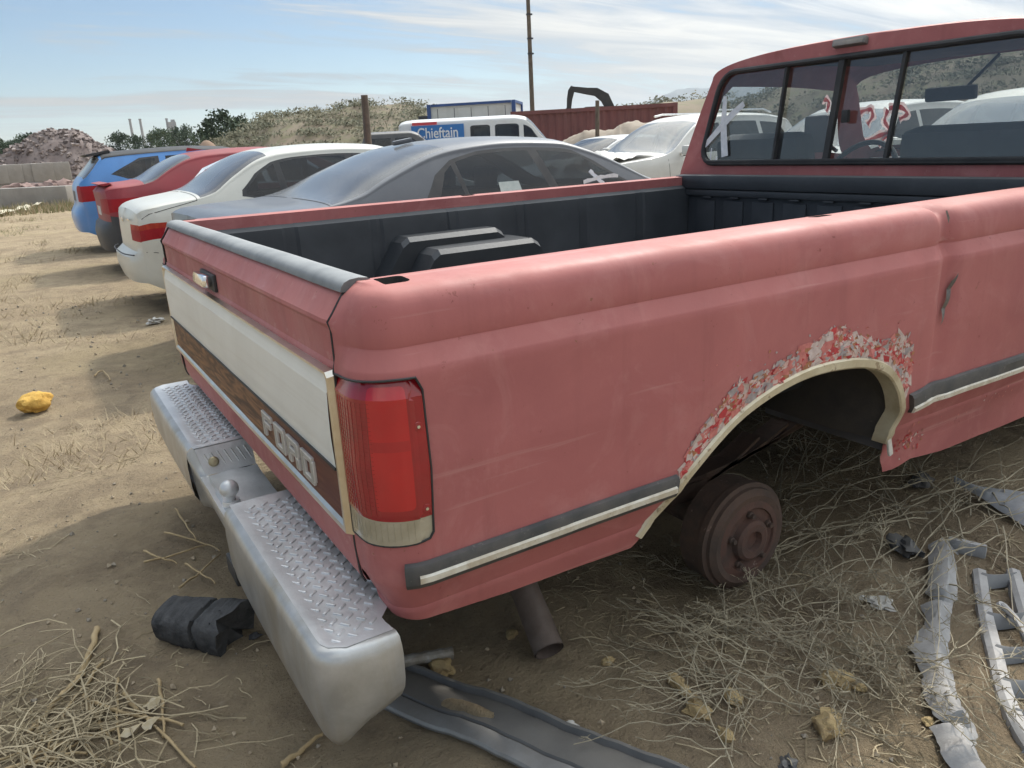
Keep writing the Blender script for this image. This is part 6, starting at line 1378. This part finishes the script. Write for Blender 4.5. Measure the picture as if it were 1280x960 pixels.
# crumpled pale tarpaulin strip by the lane
b = MB(); v = []; f = []; A = onz(-8, 272, -0.1); B = onz(52, 258, -0.1); q = random.Random(8)
for i in range(25):
    t = i/24; c_ = A.lerp(B, t); wv = 0.25*math.sin(t*9)
    for k in range(7): s = k/6-0.5; v.append((c_.x+s*0.5+0.1*noise.noise(Vector((t*9, s*4, 0))), c_.y+wv+s*0.9*(1-0.5*t), H(c_.x, c_.y)+0.10+0.22*noise.noise(Vector((t*7, s*3, 5)))*(1-abs(s))))
for i in range(24):
    for k in range(6): f.append((i*7+k, (i+1)*7+k, (i+1)*7+k+1, i*7+k+1))
b.add(v, f); o = b.build('tarpaulin_strip', mat('pale_tarp', (0.56, 0.52, 0.40), 0.8, var=(0.42, 0.38, 0.28), vscale=3), ang=50, recalc=False); tag(o, 'crumpled pale tarpaulin strip lying beside the lane', 'tarpaulin')

# ================================================================== DEBRIS ROUND THE TRUCK
def gp(px, py, dz=0.0):
    """ground point under a pixel"""
    p_ = onz(px, py, 0.0)
    for _ in range(6): p_ = onz(px, py, H(p_.x, p_.y)+dz)
    return p_
# charred timber
m_char = mat('charred_wood', (0.030, 0.030, 0.031), 0.75, var=(0.075, 0.075, 0.076), vscale=14, bump=0.7, bscale=60, streak=((0.10, 0.10, 0.10), (60, 4, 60), 0.7), spec=0.35)
A = gp(200, 806); B = gp(283, 820); dirv = (B-A).normalized(); L_ = (B-A).length
v = []; f = []; nx, nr = 46, 20; q = random.Random(2)
for i in range(nx+1):
    t = i/nx
    for k in range(nr):
        a = 6.283*k/nr; sq = lambda c: math.copysign(abs(c)**0.55, c); y = 0.066*sq(math.cos(a))*(0.80+0.25*t); z = 0.056*sq(math.sin(a))*(0.82+0.25*t)
        g_ = 0.0
        for tc_, wd, dp in ((0.36, 0.012, 0.003), (0.64, 0.009, 0.020), (0.66, 0.03, 0.003)): g_ += dp*math.exp(-((t-tc_-0.03*math.sin(a*2+tc_*9))/wd)**2)
        k_ = 1-g_/0.06; nn = 0.005*noise.fractal(Vector((t*3, math.cos(a)*4, math.sin(a)*4)), 0.8, 2.3, 4)
        x = (t-0.5)*L_ + (0.03*noise.noise(Vector((math.cos(a)*2, math.sin(a)*2, 7))) if t > 0.9 else 0)+(0.03*max(0, math.cos(a-0.6)) if t > 0.93 else 0)
        v.append((x, y*k_+nn, z*k_+nn))
for i in range(nx):
    for k in range(nr): f.append((i*nr+k, i*nr+(k+1) % nr, (i+1)*nr+(k+1) % nr, (i+1)*nr+k))
for e_, i0 in ((0, 0), (1, nx)):
    c_ = len(v); x = (-0.5 if e_ == 0 else 0.47)*L_; v.append((x, 0, 0)); f += [(i0*nr+k, i0*nr+(k+1) % nr, c_) if e_ else (i0*nr+(k+1) % nr, i0*nr+k, c_) for k in range(nr)]
o = mesh('charred_timber', v, f, m_char, ang=45); mid = (A+B)/2; o.location = (mid.x+0.03, mid.y+0.05, H(mid.x, mid.y)+0.045); o.rotation_euler = (R(6), R(2), math.atan2(dirv.y, dirv.x)); tag(o, 'cracked charcoal-black timber chunk on the dirt behind the bumper', 'timber')
c_ = gp(318, 798); o = blob('charcoal_bit', (c_.x, c_.y, H(c_.x, c_.y)+0.006), (0.016, 0.010, 0.010), m_char, 4, 0.6, 2); tag(o, 'small black charcoal bit between the charred timber and the bumper', 'charcoal')
# yellow foam block and crumbs
m_foam = mat('old_yellow_foam', (0.60, 0.37, 0.09), 0.95, var=(0.50, 0.29, 0.06), vscale=14, bump=0.6, bscale=60)
m_foamd = mat('dirty_foam', (0.44, 0.33, 0.16), 0.95, var=(0.32, 0.23, 0.12), vscale=30, bump=0.6, bscale=90)
c_ = gp(47, 516); o = blob('foam_block', (c_.x, c_.y+0.03, H(c_.x, c_.y)+0.055), (0.088, 0.065, 0.062), m_foam, 2, 0.22, 4, 0.4, 0.8); tag(o, 'bright yellow foam block lying alone on the sunlit dirt', 'foam')
CRB = [(760, 829, 0.016, 'small foam crumb alone on bare dirt between tail pipe and drum'), (917, 876, 0.022, 'flat tan foam crumb just beyond the foam strip'), (1046, 856, 0.034, 'large tan foam crumb half under the dry weeds'), (1035, 912, 0.036, 'largest tan foam crumb at the near edge of the weeds'), (552, 838, 0.030, 'yellow-brown foam lump between the pipe stub and the plastic sill'), (640, 795, 0.016, 'thin foam flake leaning against the tail pipe'), (908, 922, 0.018, 'small foam crumb lying apart from the foam strip toward the sill'), (1075, 862, 0.014, 'little foam crumb beside the large crumb under the weeds'), (845, 855, 0.020, 'foam crumb at the far end of the foam strip'), (872, 893, 0.026, 'thick foam crumb at the near end of the foam strip'), (1160, 905, 0.014, 'small foam crumb next to the torn bumper cover')]
for i, (px, py, s, lab) in enumerate(CRB):
    c_ = gp(px, py); o = blob('foam_crumb', (c_.x, c_.y, H(c_.x, c_.y)+s*0.35), (s*1.1, s*0.8, s*0.6), m_foamd, i+5, 0.42, 3, i*1.3); tag(o, lab, 'foam', 'foam crumbs')
A, B = gp(838, 852), gp(872, 886); b = MB(); b.tube([A.lerp(B, t)+Vector((0, 0, 0.014+0.004*math.sin(t*7))) for t in np.linspace(0, 1, 9)], [0.011+0.004*math.sin(i*1.9) for i in range(9)], 8); o = b.build('foam_strip', m_foamd); tag(o, 'narrow tan foam strip beside the foam crumbs below the wheel arch', 'foam')
# pale bits
m_pale = mat('pale_scrap', (0.55, 0.53, 0.48), 0.8, var=(0.42, 0.40, 0.36), vscale=20)
for i, (px, py, s, lab) in enumerate(((708, 915, 0.020, 'pale crumpled scrap at the edge of the dark plastic sill'), (866, 893, 0.008, 'white chip beside the foam strip'), (1098, 757, 0.030, 'grey crumpled plastic scrap caught in the dry weeds'), (305, 408-8, 0.02, 'x'), (195, 404, 0.06, 'flat pale scrap on the sunlit lane behind the tailgate'), (50, 895, 0.018, 'y'))):
    if lab in 'xy': continue
    c_ = gp(px, py); o = blob('scrap', (c_.x, c_.y, H(c_.x, c_.y)+s*0.4), (s, s*0.8, s*0.35), m_pale, i+30, 1.0, 3, i); tag(o, lab, 'scrap')
# leaves of cardboard-coloured trash by the stick heap
for i, (px, py, s) in enumerate(((190, 888, 0.018), (186, 912, 0.016), (163, 920, 0.016))):
    c_ = gp(px, py); b = MB(); v = [(s*1.6*math.cos(a)*(0.7+0.4*math.sin(a*3+i)), s*math.sin(a), 0.004+0.006*math.sin(a*2+i)) for a in np.linspace(0, 6.283, 11)[:-1]]; b.add(v+[(0, 0, 0.010)], [(k, (k+1) % 10, 10) for k in range(10)]); o = b.build('dead_leaf', mat('dead_leaf', (0.38, 0.30, 0.17), 0.8, var=(0.45, 0.40, 0.30), vscale=30), recalc=False); o.location = (c_.x, c_.y, H(c_.x, c_.y)+0.012); tag(o, 'curled tan dead leaf among the dry sticks', 'leaf', 'dead leaves')

# dark plastic sill panel under the bumper corner, with a bright edge strip
m_sill = mat('weathered_dark_plastic', (0.055, 0.060, 0.068), 0.6, var=(0.10, 0.105, 0.11), vscale=7, dust=((0.26, 0.22, 0.16), 0.35), bump=0.15, bscale=40)
m_edge = mat('grey_metal_edge', (0.33, 0.34, 0.35), 0.4, 0.5, var=(0.25, 0.25, 0.25), vscale=12, dust=((0.34, 0.3, 0.24), 0.3))
A = gp(505, 868, 0.05); B = gp(720, 962, 0.05); dv = (B-A).normalized(); sd_ = Vector((-dv.y, dv.x, 0)); 
if sd_.x < 0: sd_ = -sd_
root = empty('plastic_sill', (A.x, A.y, 0), 0, 'dark plastic sill panel with bright metal edge lying under the bumper corner', 'car panel'); pv = Matrix.Translation(-Vector((A.x, A.y, 0)))
def strip(prof, n, name, mt, t0=-0.28, t1=0.62):
    v = []; f = []
    for i in range(n+1):
        t = t0+(t1-t0)*i/n; c_ = A+dv*t; z0 = max(0.018, H(c_.x, c_.y)+0.016)+0.012*math.sin(t*3)
        for s, z in prof: q_ = c_+sd_*s; v.append((q_.x, q_.y, z0+z+0.002*noise.noise(Vector((t*6, s*30, 1)))))
    k = len(prof)
    for i in range(n):
        for j in range(k-1): f.append((i*k+j, (i+1)*k+j, (i+1)*k+j+1, i*k+j+1))
    return mesh(name, v, f, mt, root, pv, ang=35)
strip([(0.020, 0.004), (0.024, 0.010), (0.05, 0.014), (0.075, 0.012), (0.10, 0.002), (0.106, 0.014), (0.112, 0.016), (0.116, 0.008), (0.116, -0.01)], 30, 'panel', m_sill)
strip([(-0.020, -0.012), (-0.022, -0.004), (-0.019, 0.003), (-0.004, 0.009), (0.016, 0.008), (0.021, 0.000)], 30, 'edge_strip', m_edge)
v = []; f = []
for i in range(21):
    for k in range(9):
        t = 0.05+0.22*i/20; s = 0.022+0.05*k/8; c_ = A+dv*t+sd_*s; e_ = math.sin(math.pi*i/20)*math.sin(math.pi*k/8); v.append((c_.x, c_.y, 0.032+0.018*e_+0.012*math.sin(t*3)+0.004*noise.noise(Vector((t*60, s*60, 0)))*e_-0.010*(1-e_)))
for i in range(20):
    for k in range(8): f.append((i*9+k, (i+1)*9+k, (i+1)*9+k+1, i*9+k+1))
mesh('settled_dirt', v, f, m_soil, root, pv, ang=180)
# corroded pipe stub
A2 = gp(497, 828, 0.03); B2 = gp(566, 816, 0.03); b = MB(); ps = [A2.lerp(B2, t)+Vector((0, 0, 0.0)) for t in np.linspace(-0.3, 1, 12)]; b.tube(ps, [0.014+0.0018*(i % 2) for i in range(12)], 12); o = b.build('pipe_stub', mat('corroded_alloy', (0.34, 0.33, 0.30), 0.6, 0.3, var=(0.20, 0.17, 0.13), vscale=30, bump=0.4, bscale=80), ang=20); tag(o, 'corroded pale pipe stub lying under the rear corner of the truck', 'pipe')

# torn bumper cover: upright lip, soil-filled trough, ladder of ribs
m_tornp = mat('torn_grey_plastic', (0.40, 0.41, 0.42), 0.5, var=(0.26, 0.265, 0.27), vscale=9, dust=((0.36, 0.30, 0.22), 0.35), bump=0.2, bscale=50, speck=((0.5, 0.5, 0.5), 40, 0.62, 0.7))
m_rib = mat('dark_grey_ribs', (0.085, 0.095, 0.11), 0.55, var=(0.14, 0.15, 0.16), vscale=9, dust=((0.30, 0.27, 0.22), 0.35))
org = gp(1200, 830); root = empty('torn_bumper_cover', (org.x, org.y, 0), 0, 'torn grey plastic bumper cover full of soil with a ladder of ribs', 'bumper cover'); pv = Matrix.Translation(-Vector((org.x, org.y, 0)))
lip = [gp(x, y) for x, y in crom([(1186, 690), (1188, 740), (1180, 775), (1178, 830), (1190, 880), (1208, 915), (1210, 945), (1236, 985)], 8)]
v = []; f = []
for i, p_ in enumerate(lip):
    t = i/(len(lip)-1); a = lip[max(i-1, 0)]; c_ = lip[min(i+1, len(lip)-1)]; dd = (c_-a).normalized(); pr_ = Vector((-dd.y, dd.x, 0)); pr_ = pr_ if pr_.y > 0 else -pr_        # toward the truck
    cut = 1.0 if not (0.20 < t < 0.26 or 0.70 < t < 0.76) else 0.15
    j = (0.036+0.016*noise.noise(Vector((t*14, 3, 0))))*cut; wd = (0.042+0.022*noise.noise(Vector((t*11, 8, 0)))+0.012*noise.noise(Vector((t*45, 1, 0))))*cut
    for o_, h_ in ((-0.03, -0.004), (-0.012, 0.012), (0.0, 0.6*j+0.006), (0.010, j+0.006), (0.3*wd+0.010, j+0.004), (0.7*wd+0.012, 0.75*j), (wd+0.014, 0.45*j-0.004)):
        q_ = p_+pr_*o_; v.append((q_.x, q_.y, p_.z+h_+0.003*noise.noise(Vector((t*40, o_*60, 2)))))
for i in range(len(lip)-1):
    for k in range(6): f.append((i*7+k, (i+1)*7+k, (i+1)*7+k+1, i*7+k+1))
mesh('torn_lip', v, f, m_tornp, root, pv, ang=40)
b = MB(); tl = gp(1190, 690); b.box((tl.x+0.02, tl.y-0.03, tl.z+0.02), (0.02, 0.10, 0.045), Matrix.Rotation(R(20), 3, 'Z'), 0.006); mesh('end_tab', b.v, b.f, m_tornp, root, pv)
railA = [gp(x, y) for x, y in crom([(1224, 724), (1232, 780), (1244, 830), (1256, 880), (1276, 925), (1300, 965)], 6)]; railB = [gp(x, y) for x, y in crom([(1266, 724), (1282, 780), (1300, 830), (1320, 880), (1345, 925), (1375, 965)], 6)]
for R_, nm in ((railA, 'ladder_rail'), (railB, 'ladder_rail')):
    v = []; f = []
    for i, p_ in enumerate(R_):
        for o_, h_ in ((-0.020, 0.0), (-0.017, 0.030), (-0.006, 0.038), (0.012, 0.036), (0.016, 0.0)): v.append((p_.x+o_*0.4, p_.y-o_, p_.z+h_-0.004))
    for i in range(len(R_)-1):
        for k in range(4): f.append((i*5+k, (i+1)*5+k, (i+1)*5+k+1, i*5+k+1))
    mesh(nm, v, f, m_tornp, root, pv, ang=40)
for i in (1, 6, 11, 16, 21, 26):
    if i >= len(railA): continue
    a, c_ = railA[i], railB[i]; v = []; f = []
    for k in range(9):
        t = k/8; p_ = a.lerp(c_, t); sag = 0.02*math.sin(math.pi*t)
        v += [(p_.x-0.040-sag, p_.y, p_.z+0.006), (p_.x-0.004-sag, p_.y, p_.z+0.034), (p_.x+0.004-sag, p_.y, p_.z+0.036), (p_.x+0.010-sag, p_.y, p_.z+0.004)]
    for k in range(8):
        for j in range(3): f.append((k*4+j, (k+1)*4+j, (k+1)*4+j+1, k*4+j+1))
    mesh('rib', v, f, m_rib, root, pv, ang=40)
b = MB(); p0 = gp(1254, 758, 0.04); p1 = gp(1285, 800, 0.03); b.tube([p0, p0.lerp(p1, .5)+Vector((0, 0, .012)), p1], [0.010, 0.007, 0.007], 8); b.lathe(p0, (0.2, -0.4, 1), [(0.004, 0.004), (0.014, 0.004), (0.016, -0.004), (0.004, -0.004)], 14); mesh('tab', b.v, b.f, m_tornp, root, pv)
v = []; f = []; n_ = min(len(lip), 40)
for i in range(n_):
    t = i/(n_-1); a = lip[int(t*(len(lip)-1))]; c_ = railA[int(t*(len(railA)-1))]
    for k in range(9): s = k/8; p_ = a.lerp(c_, s); v.append((p_.x, p_.y, p_.z+0.014+0.008*noise.fractal(p_*22, 0.8, 2.2, 4)-0.010*abs(2*s-1)**3))
for i in range(n_-1):
    for k in range(8): f.append((i*9+k, (i+1)*9+k, (i+1)*9+k+1, i*9+k+1))
mesh('soil_fill', v, f, m_soil, root, pv, ang=180)
# curved silver panel scrap
v = []; f = []; P4 = [gp(1192, 604, 0.03), gp(1300, 618, 0.04), gp(1330, 690, 0.02), gp(1284, 664, 0.0)]
for i in range(17):
    for k in range(9):
        t, s = i/16, k/8; p_ = P4[0].lerp(P4[1], t).lerp(P4[0].lerp(P4[3], t).lerp(P4[2], t*0.3), s); v.append((p_.x, p_.y, p_.z+0.035*math.sin(s*2.6)-0.01+0.006*noise.noise(Vector((t*5, s*5, 1)))+(0.012 if k in (0,) else 0)))
for i in range(16):
    for k in range(8): f.append((i*9+k, (i+1)*9+k, (i+1)*9+k+1, i*9+k+1))
o = mesh('panel_scrap', v, f, mat('scratched_silver_plastic', (0.36, 0.37, 0.385), 0.45, 0.2, var=(0.27, 0.275, 0.28), vscale=10, bump=0.15, bscale=50), ang=60); tag(o, 'curved silver-grey body panel scrap lying beyond the wheel arch', 'car panel')
c_ = gp(1150, 603); o = blob('scrap', (c_.x, c_.y, H(c_.x, c_.y)+0.01), (0.06, 0.03, 0.012), m_sill, 61, 0.8, 3, 0.4); tag(o, 'dark crumpled plastic sheet under the front foot of the wheel arch', 'scrap')
c_ = gp(1130, 690); o = blob('scrap', (c_.x, c_.y, H(c_.x, c_.y)+0.02), (0.05, 0.03, 0.02), m_sill, 66, 0.9, 3, 1.0); tag(o, 'dark crumpled scrap lying in the dry weeds beyond the drum', 'scrap')
c_ = gp(985, 962); o = blob('scrap', (c_.x, c_.y, H(c_.x, c_.y)+0.01), (0.02, 0.014, 0.012), m_sill, 68, 0.9, 3, 1.0); tag(o, 'small dark plastic shard below the dry weeds', 'scrap')

# ---------------- sticks
m_stick = mat('dry_stick', (0.42, 0.315, 0.17), 0.8, var=(0.33, 0.24, 0.125), vscale=20, bump=0.3, bscale=120)
m_straw = mat('dry_straw', (0.43, 0.355, 0.225), 0.85, var=(0.28, 0.225, 0.14), vscale=12)
m_weed = mat('dry_weed_stalks', (0.42, 0.365, 0.255), 0.85, var=(0.27, 0.235, 0.165), vscale=9)
def stick(pts, r, lab, grp, lift=0.006, name='dry_stick'):
    Q = [gp(x, y, lift) for x, y in crom(pts, 5)]; n = len(Q); b = MB(); b.tube([p_+Vector((0.002*math.sin(i*1.7), 0.002*math.cos(i*2.3), 0.002*math.sin(i))) for i, p_ in enumerate(Q)], [r*(1.0-0.45*i/n+0.12*math.sin(i*2.7)) for i in range(n)], 7); o = b.build(name, m_stick, ang=60); tag(o, lab, 'stick', grp); return o
stick([(121, 786), (116, 806), (103, 838), (98, 848), (74, 872), (46, 905), (36, 915)], 0.0085, 'thickest dry stick, forked and knobbly, in the straw behind the bumper', None, 0.012)
for i, pts in enumerate([[(129, 825), (108, 855), (82, 889), (60, 937)], [(105, 870), (122, 900), (141, 930)], [(154, 866), (172, 888), (187, 900), (244, 960)], [(30, 954), (70, 932), (124, 917), (156, 906)], [(46, 900), (52, 925), (60, 960)], [(0, 950), (40, 935), (75, 905)], [(147, 848), (146, 880), (150, 945)], [(0, 965), (50, 950), (110, 940)], [(115, 878), (165, 893), (230, 905)], [(198, 850), (203, 880), (205, 920)], [(60, 958), (100, 925), (130, 918)], [(107, 932), (130, 958)]]):
    stick(pts, 0.0042+0.0012*math.sin(i), 'thin dry stick in the straw heap behind the bumper', 'sticks of the straw heap', 0.010)
for i, pts in enumerate([[(206, 666), (240, 674), (276, 688)], [(180, 703), (215, 694), (262, 680)], [(219, 636), (232, 655), (246, 676)], [(232, 705), (250, 716), (270, 729)], [(224, 735), (250, 715), (276, 692)], [(180, 689), (200, 697), (222, 704)]]):
    stick(pts, 0.0038, 'thin dry stalk poking out from below the tow ball', 'stalks under the tow ball', 0.02)
stick([(352, 957), (376, 938), (402, 917)], 0.007, 'short dry stick under the outer corner of the bumper', None, 0.008)
for pts in ([(735, 920), (770, 935), (830, 962)], [(740, 925), (780, 948), (800, 962)]): stick(pts, 0.004, 'pale dry stalk beside the dark plastic sill', 'stalks by the sill', 0.012)
stick([(118, 470), (128, 463), (138, 475)], 0.006, 'short pale twig on the sunlit lane', None, 0.02)

# ---------------- uncountable litter
q = random.Random(77)
def straw(b, x, y, L_, r, lift, bend=0.3, n=4):
    a = q.random()*6.283; p_ = []; el = q.uniform(-0.1, 0.25)
    for i in range(n):
        t = i/(n-1); xx = x+math.cos(a)*L_*t; yy = y+math.sin(a)*L_*t; a += q.uniform(-bend, bend)/n; p_.append((xx, yy, H(xx, yy)+lift+L_*el*math.sin(t*math.pi)*0.6))
    b.tube(p_, r, 3, False)
def inframe(x, y): 
    d = Vector((x, y, 0))-CAM; zc_ = d.dot(fw)
    return zc_ > 0.1 and abs(d.dot(rt)/zc_) < 0.72 and -0.56 < d.dot(up)/zc_ < 0.5
b = MB()
for i in range(9500):
    if i < 4200: x, y = q.uniform(0.1, 2.3), q.uniform(-0.7, 0.55)
    elif i < 6200: x, y = q.uniform(-0.95, 0.1), q.uniform(0.2, 2.6)
    else: x, y = q.uniform(-1.9, 1.2), 1.6+9*q.random()**1.4
    if not inframe(x, y): continue
    den = noise.noise(Vector((x*1.6, y*1.6, 9)))+(0.12 if y < 0.55 and x > 0.1 else 0.0)
    if x < 0.1 and y < 2.3: den -= 0.15
    if den < q.uniform(-0.15, 0.45): continue
    straw(b, x, y, q.uniform(0.012, 0.04) if q.random() < 0.6 else q.uniform(0.04, 0.11), q.uniform(0.0005, 0.0015), 0.002, 0.7)
o = b.build('straw_litter', m_straw, smooth=False, recalc=False); tag(o, 'fine dry straw and root litter strewn over the dirt', 'straw', kind='stuff')
# straw heap bottom left
b = MB()
for i in range(260):
    c_ = gp(q.gauss(60, 65), q.gauss(925, 42))
    straw(b, c_.x, c_.y, q.uniform(0.06, 0.24), q.uniform(0.0008, 0.0022), 0.004+q.random()*0.02, 1.0, 5)
o = b.build('straw_heap', m_straw, smooth=False, recalc=False); tag(o, 'tangled heap of pale straw stalks behind the bumper', 'straw', kind='stuff')
# weed heap by the drum: stalks with side twigs
b = MB()
def weed(x, y, a, L_, r, z0, z1, tw, curve):
    n = 9; P_ = []; aa = a
    for i in range(n):
        t = i/(n-1); P_.append(Vector((x, y, H(x, y)+z0+(z1-z0)*math.sin(t*math.pi*0.62)+0.008*math.sin(i*1.7)))); x += math.cos(aa)*L_/n; y += math.sin(aa)*L_/n; aa += 0.35*curve/n+q.uniform(-0.04, 0.04)+(q.uniform(-0.5, 0.5) if q.random() < 0.05 else 0)
    b.tube(P_, [r*(1-0.6*i/n) for i in range(n)], 4, False)
    for k in range(tw):
        i = q.randrange(2, n); p_ = P_[i]; d = (P_[i]-P_[i-1]).normalized(); s = (d+Vector((q.gauss(0, 0.7), q.gauss(0, 0.7), q.gauss(0.25, 0.5)))).normalized(); l_ = q.uniform(0.012, 0.06); e_ = p_+s*l_; e_.z = max(e_.z, H(e_.x, e_.y)+0.002)
        b.tube([p_, p_+s*l_*0.5+Vector((0, 0, 0.004)), e_], [r*0.5, r*0.45, r*0.3], 3, False)
        for _ in range(2):
            s2 = (s+Vector((q.gauss(0, 0.7), q.gauss(0, 0.7), q.gauss(0.1, 0.6)))).normalized(); pm = p_+s*l_*q.uniform(0.4, 0.9); b.tube([pm, pm+s2*q.uniform(0.006, 0.018)], [r*0.6, r*0.35], 3, False)
for i in range(95):          # long stalks sweeping out of the wheel well toward the right
    c_ = gp(q.uniform(960, 1270), q.gauss(655, 38)); weed(c_.x, c_.y, q.gauss(-2.75, 0.5) if q.random() < 0.5 else q.gauss(0.3, 0.5), q.uniform(0.25, 0.75), q.uniform(0.0011, 0.0028), 0.008+q.random()*0.05, 0.02+q.random()*0.07, q.randrange(0, 4), q.uniform(-0.7, 0.7))
for i in range(105):          # tangled fine weeds in front of the drum
    c_ = gp(q.gauss(1045, 80), q.gauss(800, 62)); weed(c_.x, c_.y, q.random()*6.283 if q.random() < 0.6 else q.gauss(-2.2, 0.5), q.uniform(0.12, 0.42), q.uniform(0.0009, 0.0020), 0.004+q.random()*0.03, 0.01+q.random()*0.09, q.randrange(8, 20), q.uniform(-1.4, 1.4))
for i in range(60):           # thin arcs reaching left over the bare dirt
    c_ = gp(q.gauss(930, 45), q.gauss(840, 50)); weed(c_.x, c_.y, q.gauss(2.4, 0.9), q.uniform(0.15, 0.4), q.uniform(0.0010, 0.0018), 0.004, 0.02+q.random()*0.06, q.randrange(1, 4), q.uniform(-2.0, 2.0))
for i in range(40): c_ = gp(q.gauss(1000, 60), q.gauss(580, 20)); weed(c_.x, c_.y, q.random()*6.28, q.uniform(0.2, 0.5), 0.002, 0.01, 0.10, 2, q.uniform(-1, 1))
o = b.build('weed_heap', m_weed, smooth=False, recalc=False); tag(o, 'tangled heap of dry weed stalks around the bare brake drum', 'dry weeds', kind='stuff')
# clumps of dry and greenish grass along the lane
b = MB(); b2 = MB()
for i in range(520):
    y = 2.5+28*q.random()**1.6; x = q.uniform(-2.4, 0.6)-0.03*y+q.gauss(0, 0.2)
    if not inframe(x, y) or noise.noise(Vector((x*0.7, y*0.5, 2))) < 0.02: continue
    far = y > 14; n = 14 if not far else 9
    for k in range(n):
        a = q.random()*6.283; l_ = q.uniform(0.03, 0.10)*(1+0.04*y); xx, yy = x+q.gauss(0, 0.09), y+q.gauss(0, 0.09); z = H(xx, yy); tip = (xx+math.cos(a)*l_*0.7, yy+math.sin(a)*l_*0.7, z+l_*q.uniform(0.4, 1)); w_ = 0.0016*(1+0.10*y)
        (b2 if (far and q.random() < 0.5) else b).add([(xx-w_, yy, z), (xx+w_, yy+w_, z), tip], [(0, 1, 2)])
for i in range(700):   # grass at the foot of the barrier
    c_ = gd(q.uniform(-20, 105), q.uniform(27, 31.3)); a = q.random()*6.283; l_ = q.uniform(0.10, 0.32); z = H(c_.x, c_.y); (b if q.random() < 0.6 else b2).add([(c_.x-0.015, c_.y, z), (c_.x+0.015, c_.y, z), (c_.x+math.cos(a)*l_*0.4, c_.y+math.sin(a)*l_*0.4, z+l_)], [(0, 1, 2)])
o = b.build('dry_grass', m_straw, smooth=False, recalc=False); tag(o, 'patchy dry grass along the dirt lane', 'grass', kind='stuff')
o = b2.build('green_grass', mat('olive_grass', (0.16, 0.17, 0.07), 0.8, var=(0.22, 0.20, 0.09), vscale=1), smooth=False, recalc=False); tag(o, 'olive grass at the foot of the concrete barrier', 'grass', kind='stuff')
# pebbles and clods
b = MB()
for i in range(4200):
    if i < 2600: x, y = q.uniform(-0.9, 2.2), q.uniform(-0.7, 2.2)
    else: x, y = q.uniform(-2, 1), q.uniform(2, 8)
    if not inframe(x, y): continue
    s = 0.0016+0.0075*q.random()**5; s *= 1+0.14*y; b.mi = q.choices([0, 1], [3, 2])[0]; M_ = Matrix.Rotation(q.random()*6, 3, 'Z') @ Matrix.Rotation(q.random()*6, 3, 'X'); c_ = Vector((x, y, H(x, y)+s*0.3))
    v = [M_ @ (Vector(p_).normalized()*s*q.uniform(0.7, 1.25)) + c_ for p_ in ((1, 0, 0), (-1, 0, 0), (0, 1, 0), (0, -1, 0), (0, 0, 0.8), (0, 0, -0.8))]; b.add(v, [(0, 2, 4), (2, 1, 4), (1, 3, 4), (3, 0, 4), (2, 0, 5), (1, 2, 5), (3, 1, 5), (0, 3, 5)])
o = b.build('pebbles', [mat('pebble_tan', (0.34, 0.275, 0.19), 0.9), mat('pebble_grey', (0.26, 0.225, 0.175), 0.9)], smooth=False, recalc=False); tag(o, 'small pebbles and clods scattered over the dirt', 'pebbles', kind='stuff')

# ================================================================== AIR
hz = MB(); hz.box((0, 0, 101), (9000, 9000, 208)); o = hz.build('haze', None, smooth=False)
M = bpy.data.materials.new('pale_haze'); M.use_nodes = True; t = M.node_tree; t.nodes.clear(); mo = t.nodes.new('ShaderNodeOutputMaterial'); pvn = t.nodes.new('ShaderNodeVolumePrincipled')
pvn.inputs['Color'].default_value = (0.80, 0.88, 0.96, 1); pvn.inputs['Density'].default_value = 1.7e-4; pvn.inputs['Anisotropy'].default_value = 0.3
t.links.new(pvn.outputs[0], mo.inputs['Volume']); o.data.materials.append(M); tag(o, 'thin pale haze filling the air over the yard', 'haze', kind='stuff')
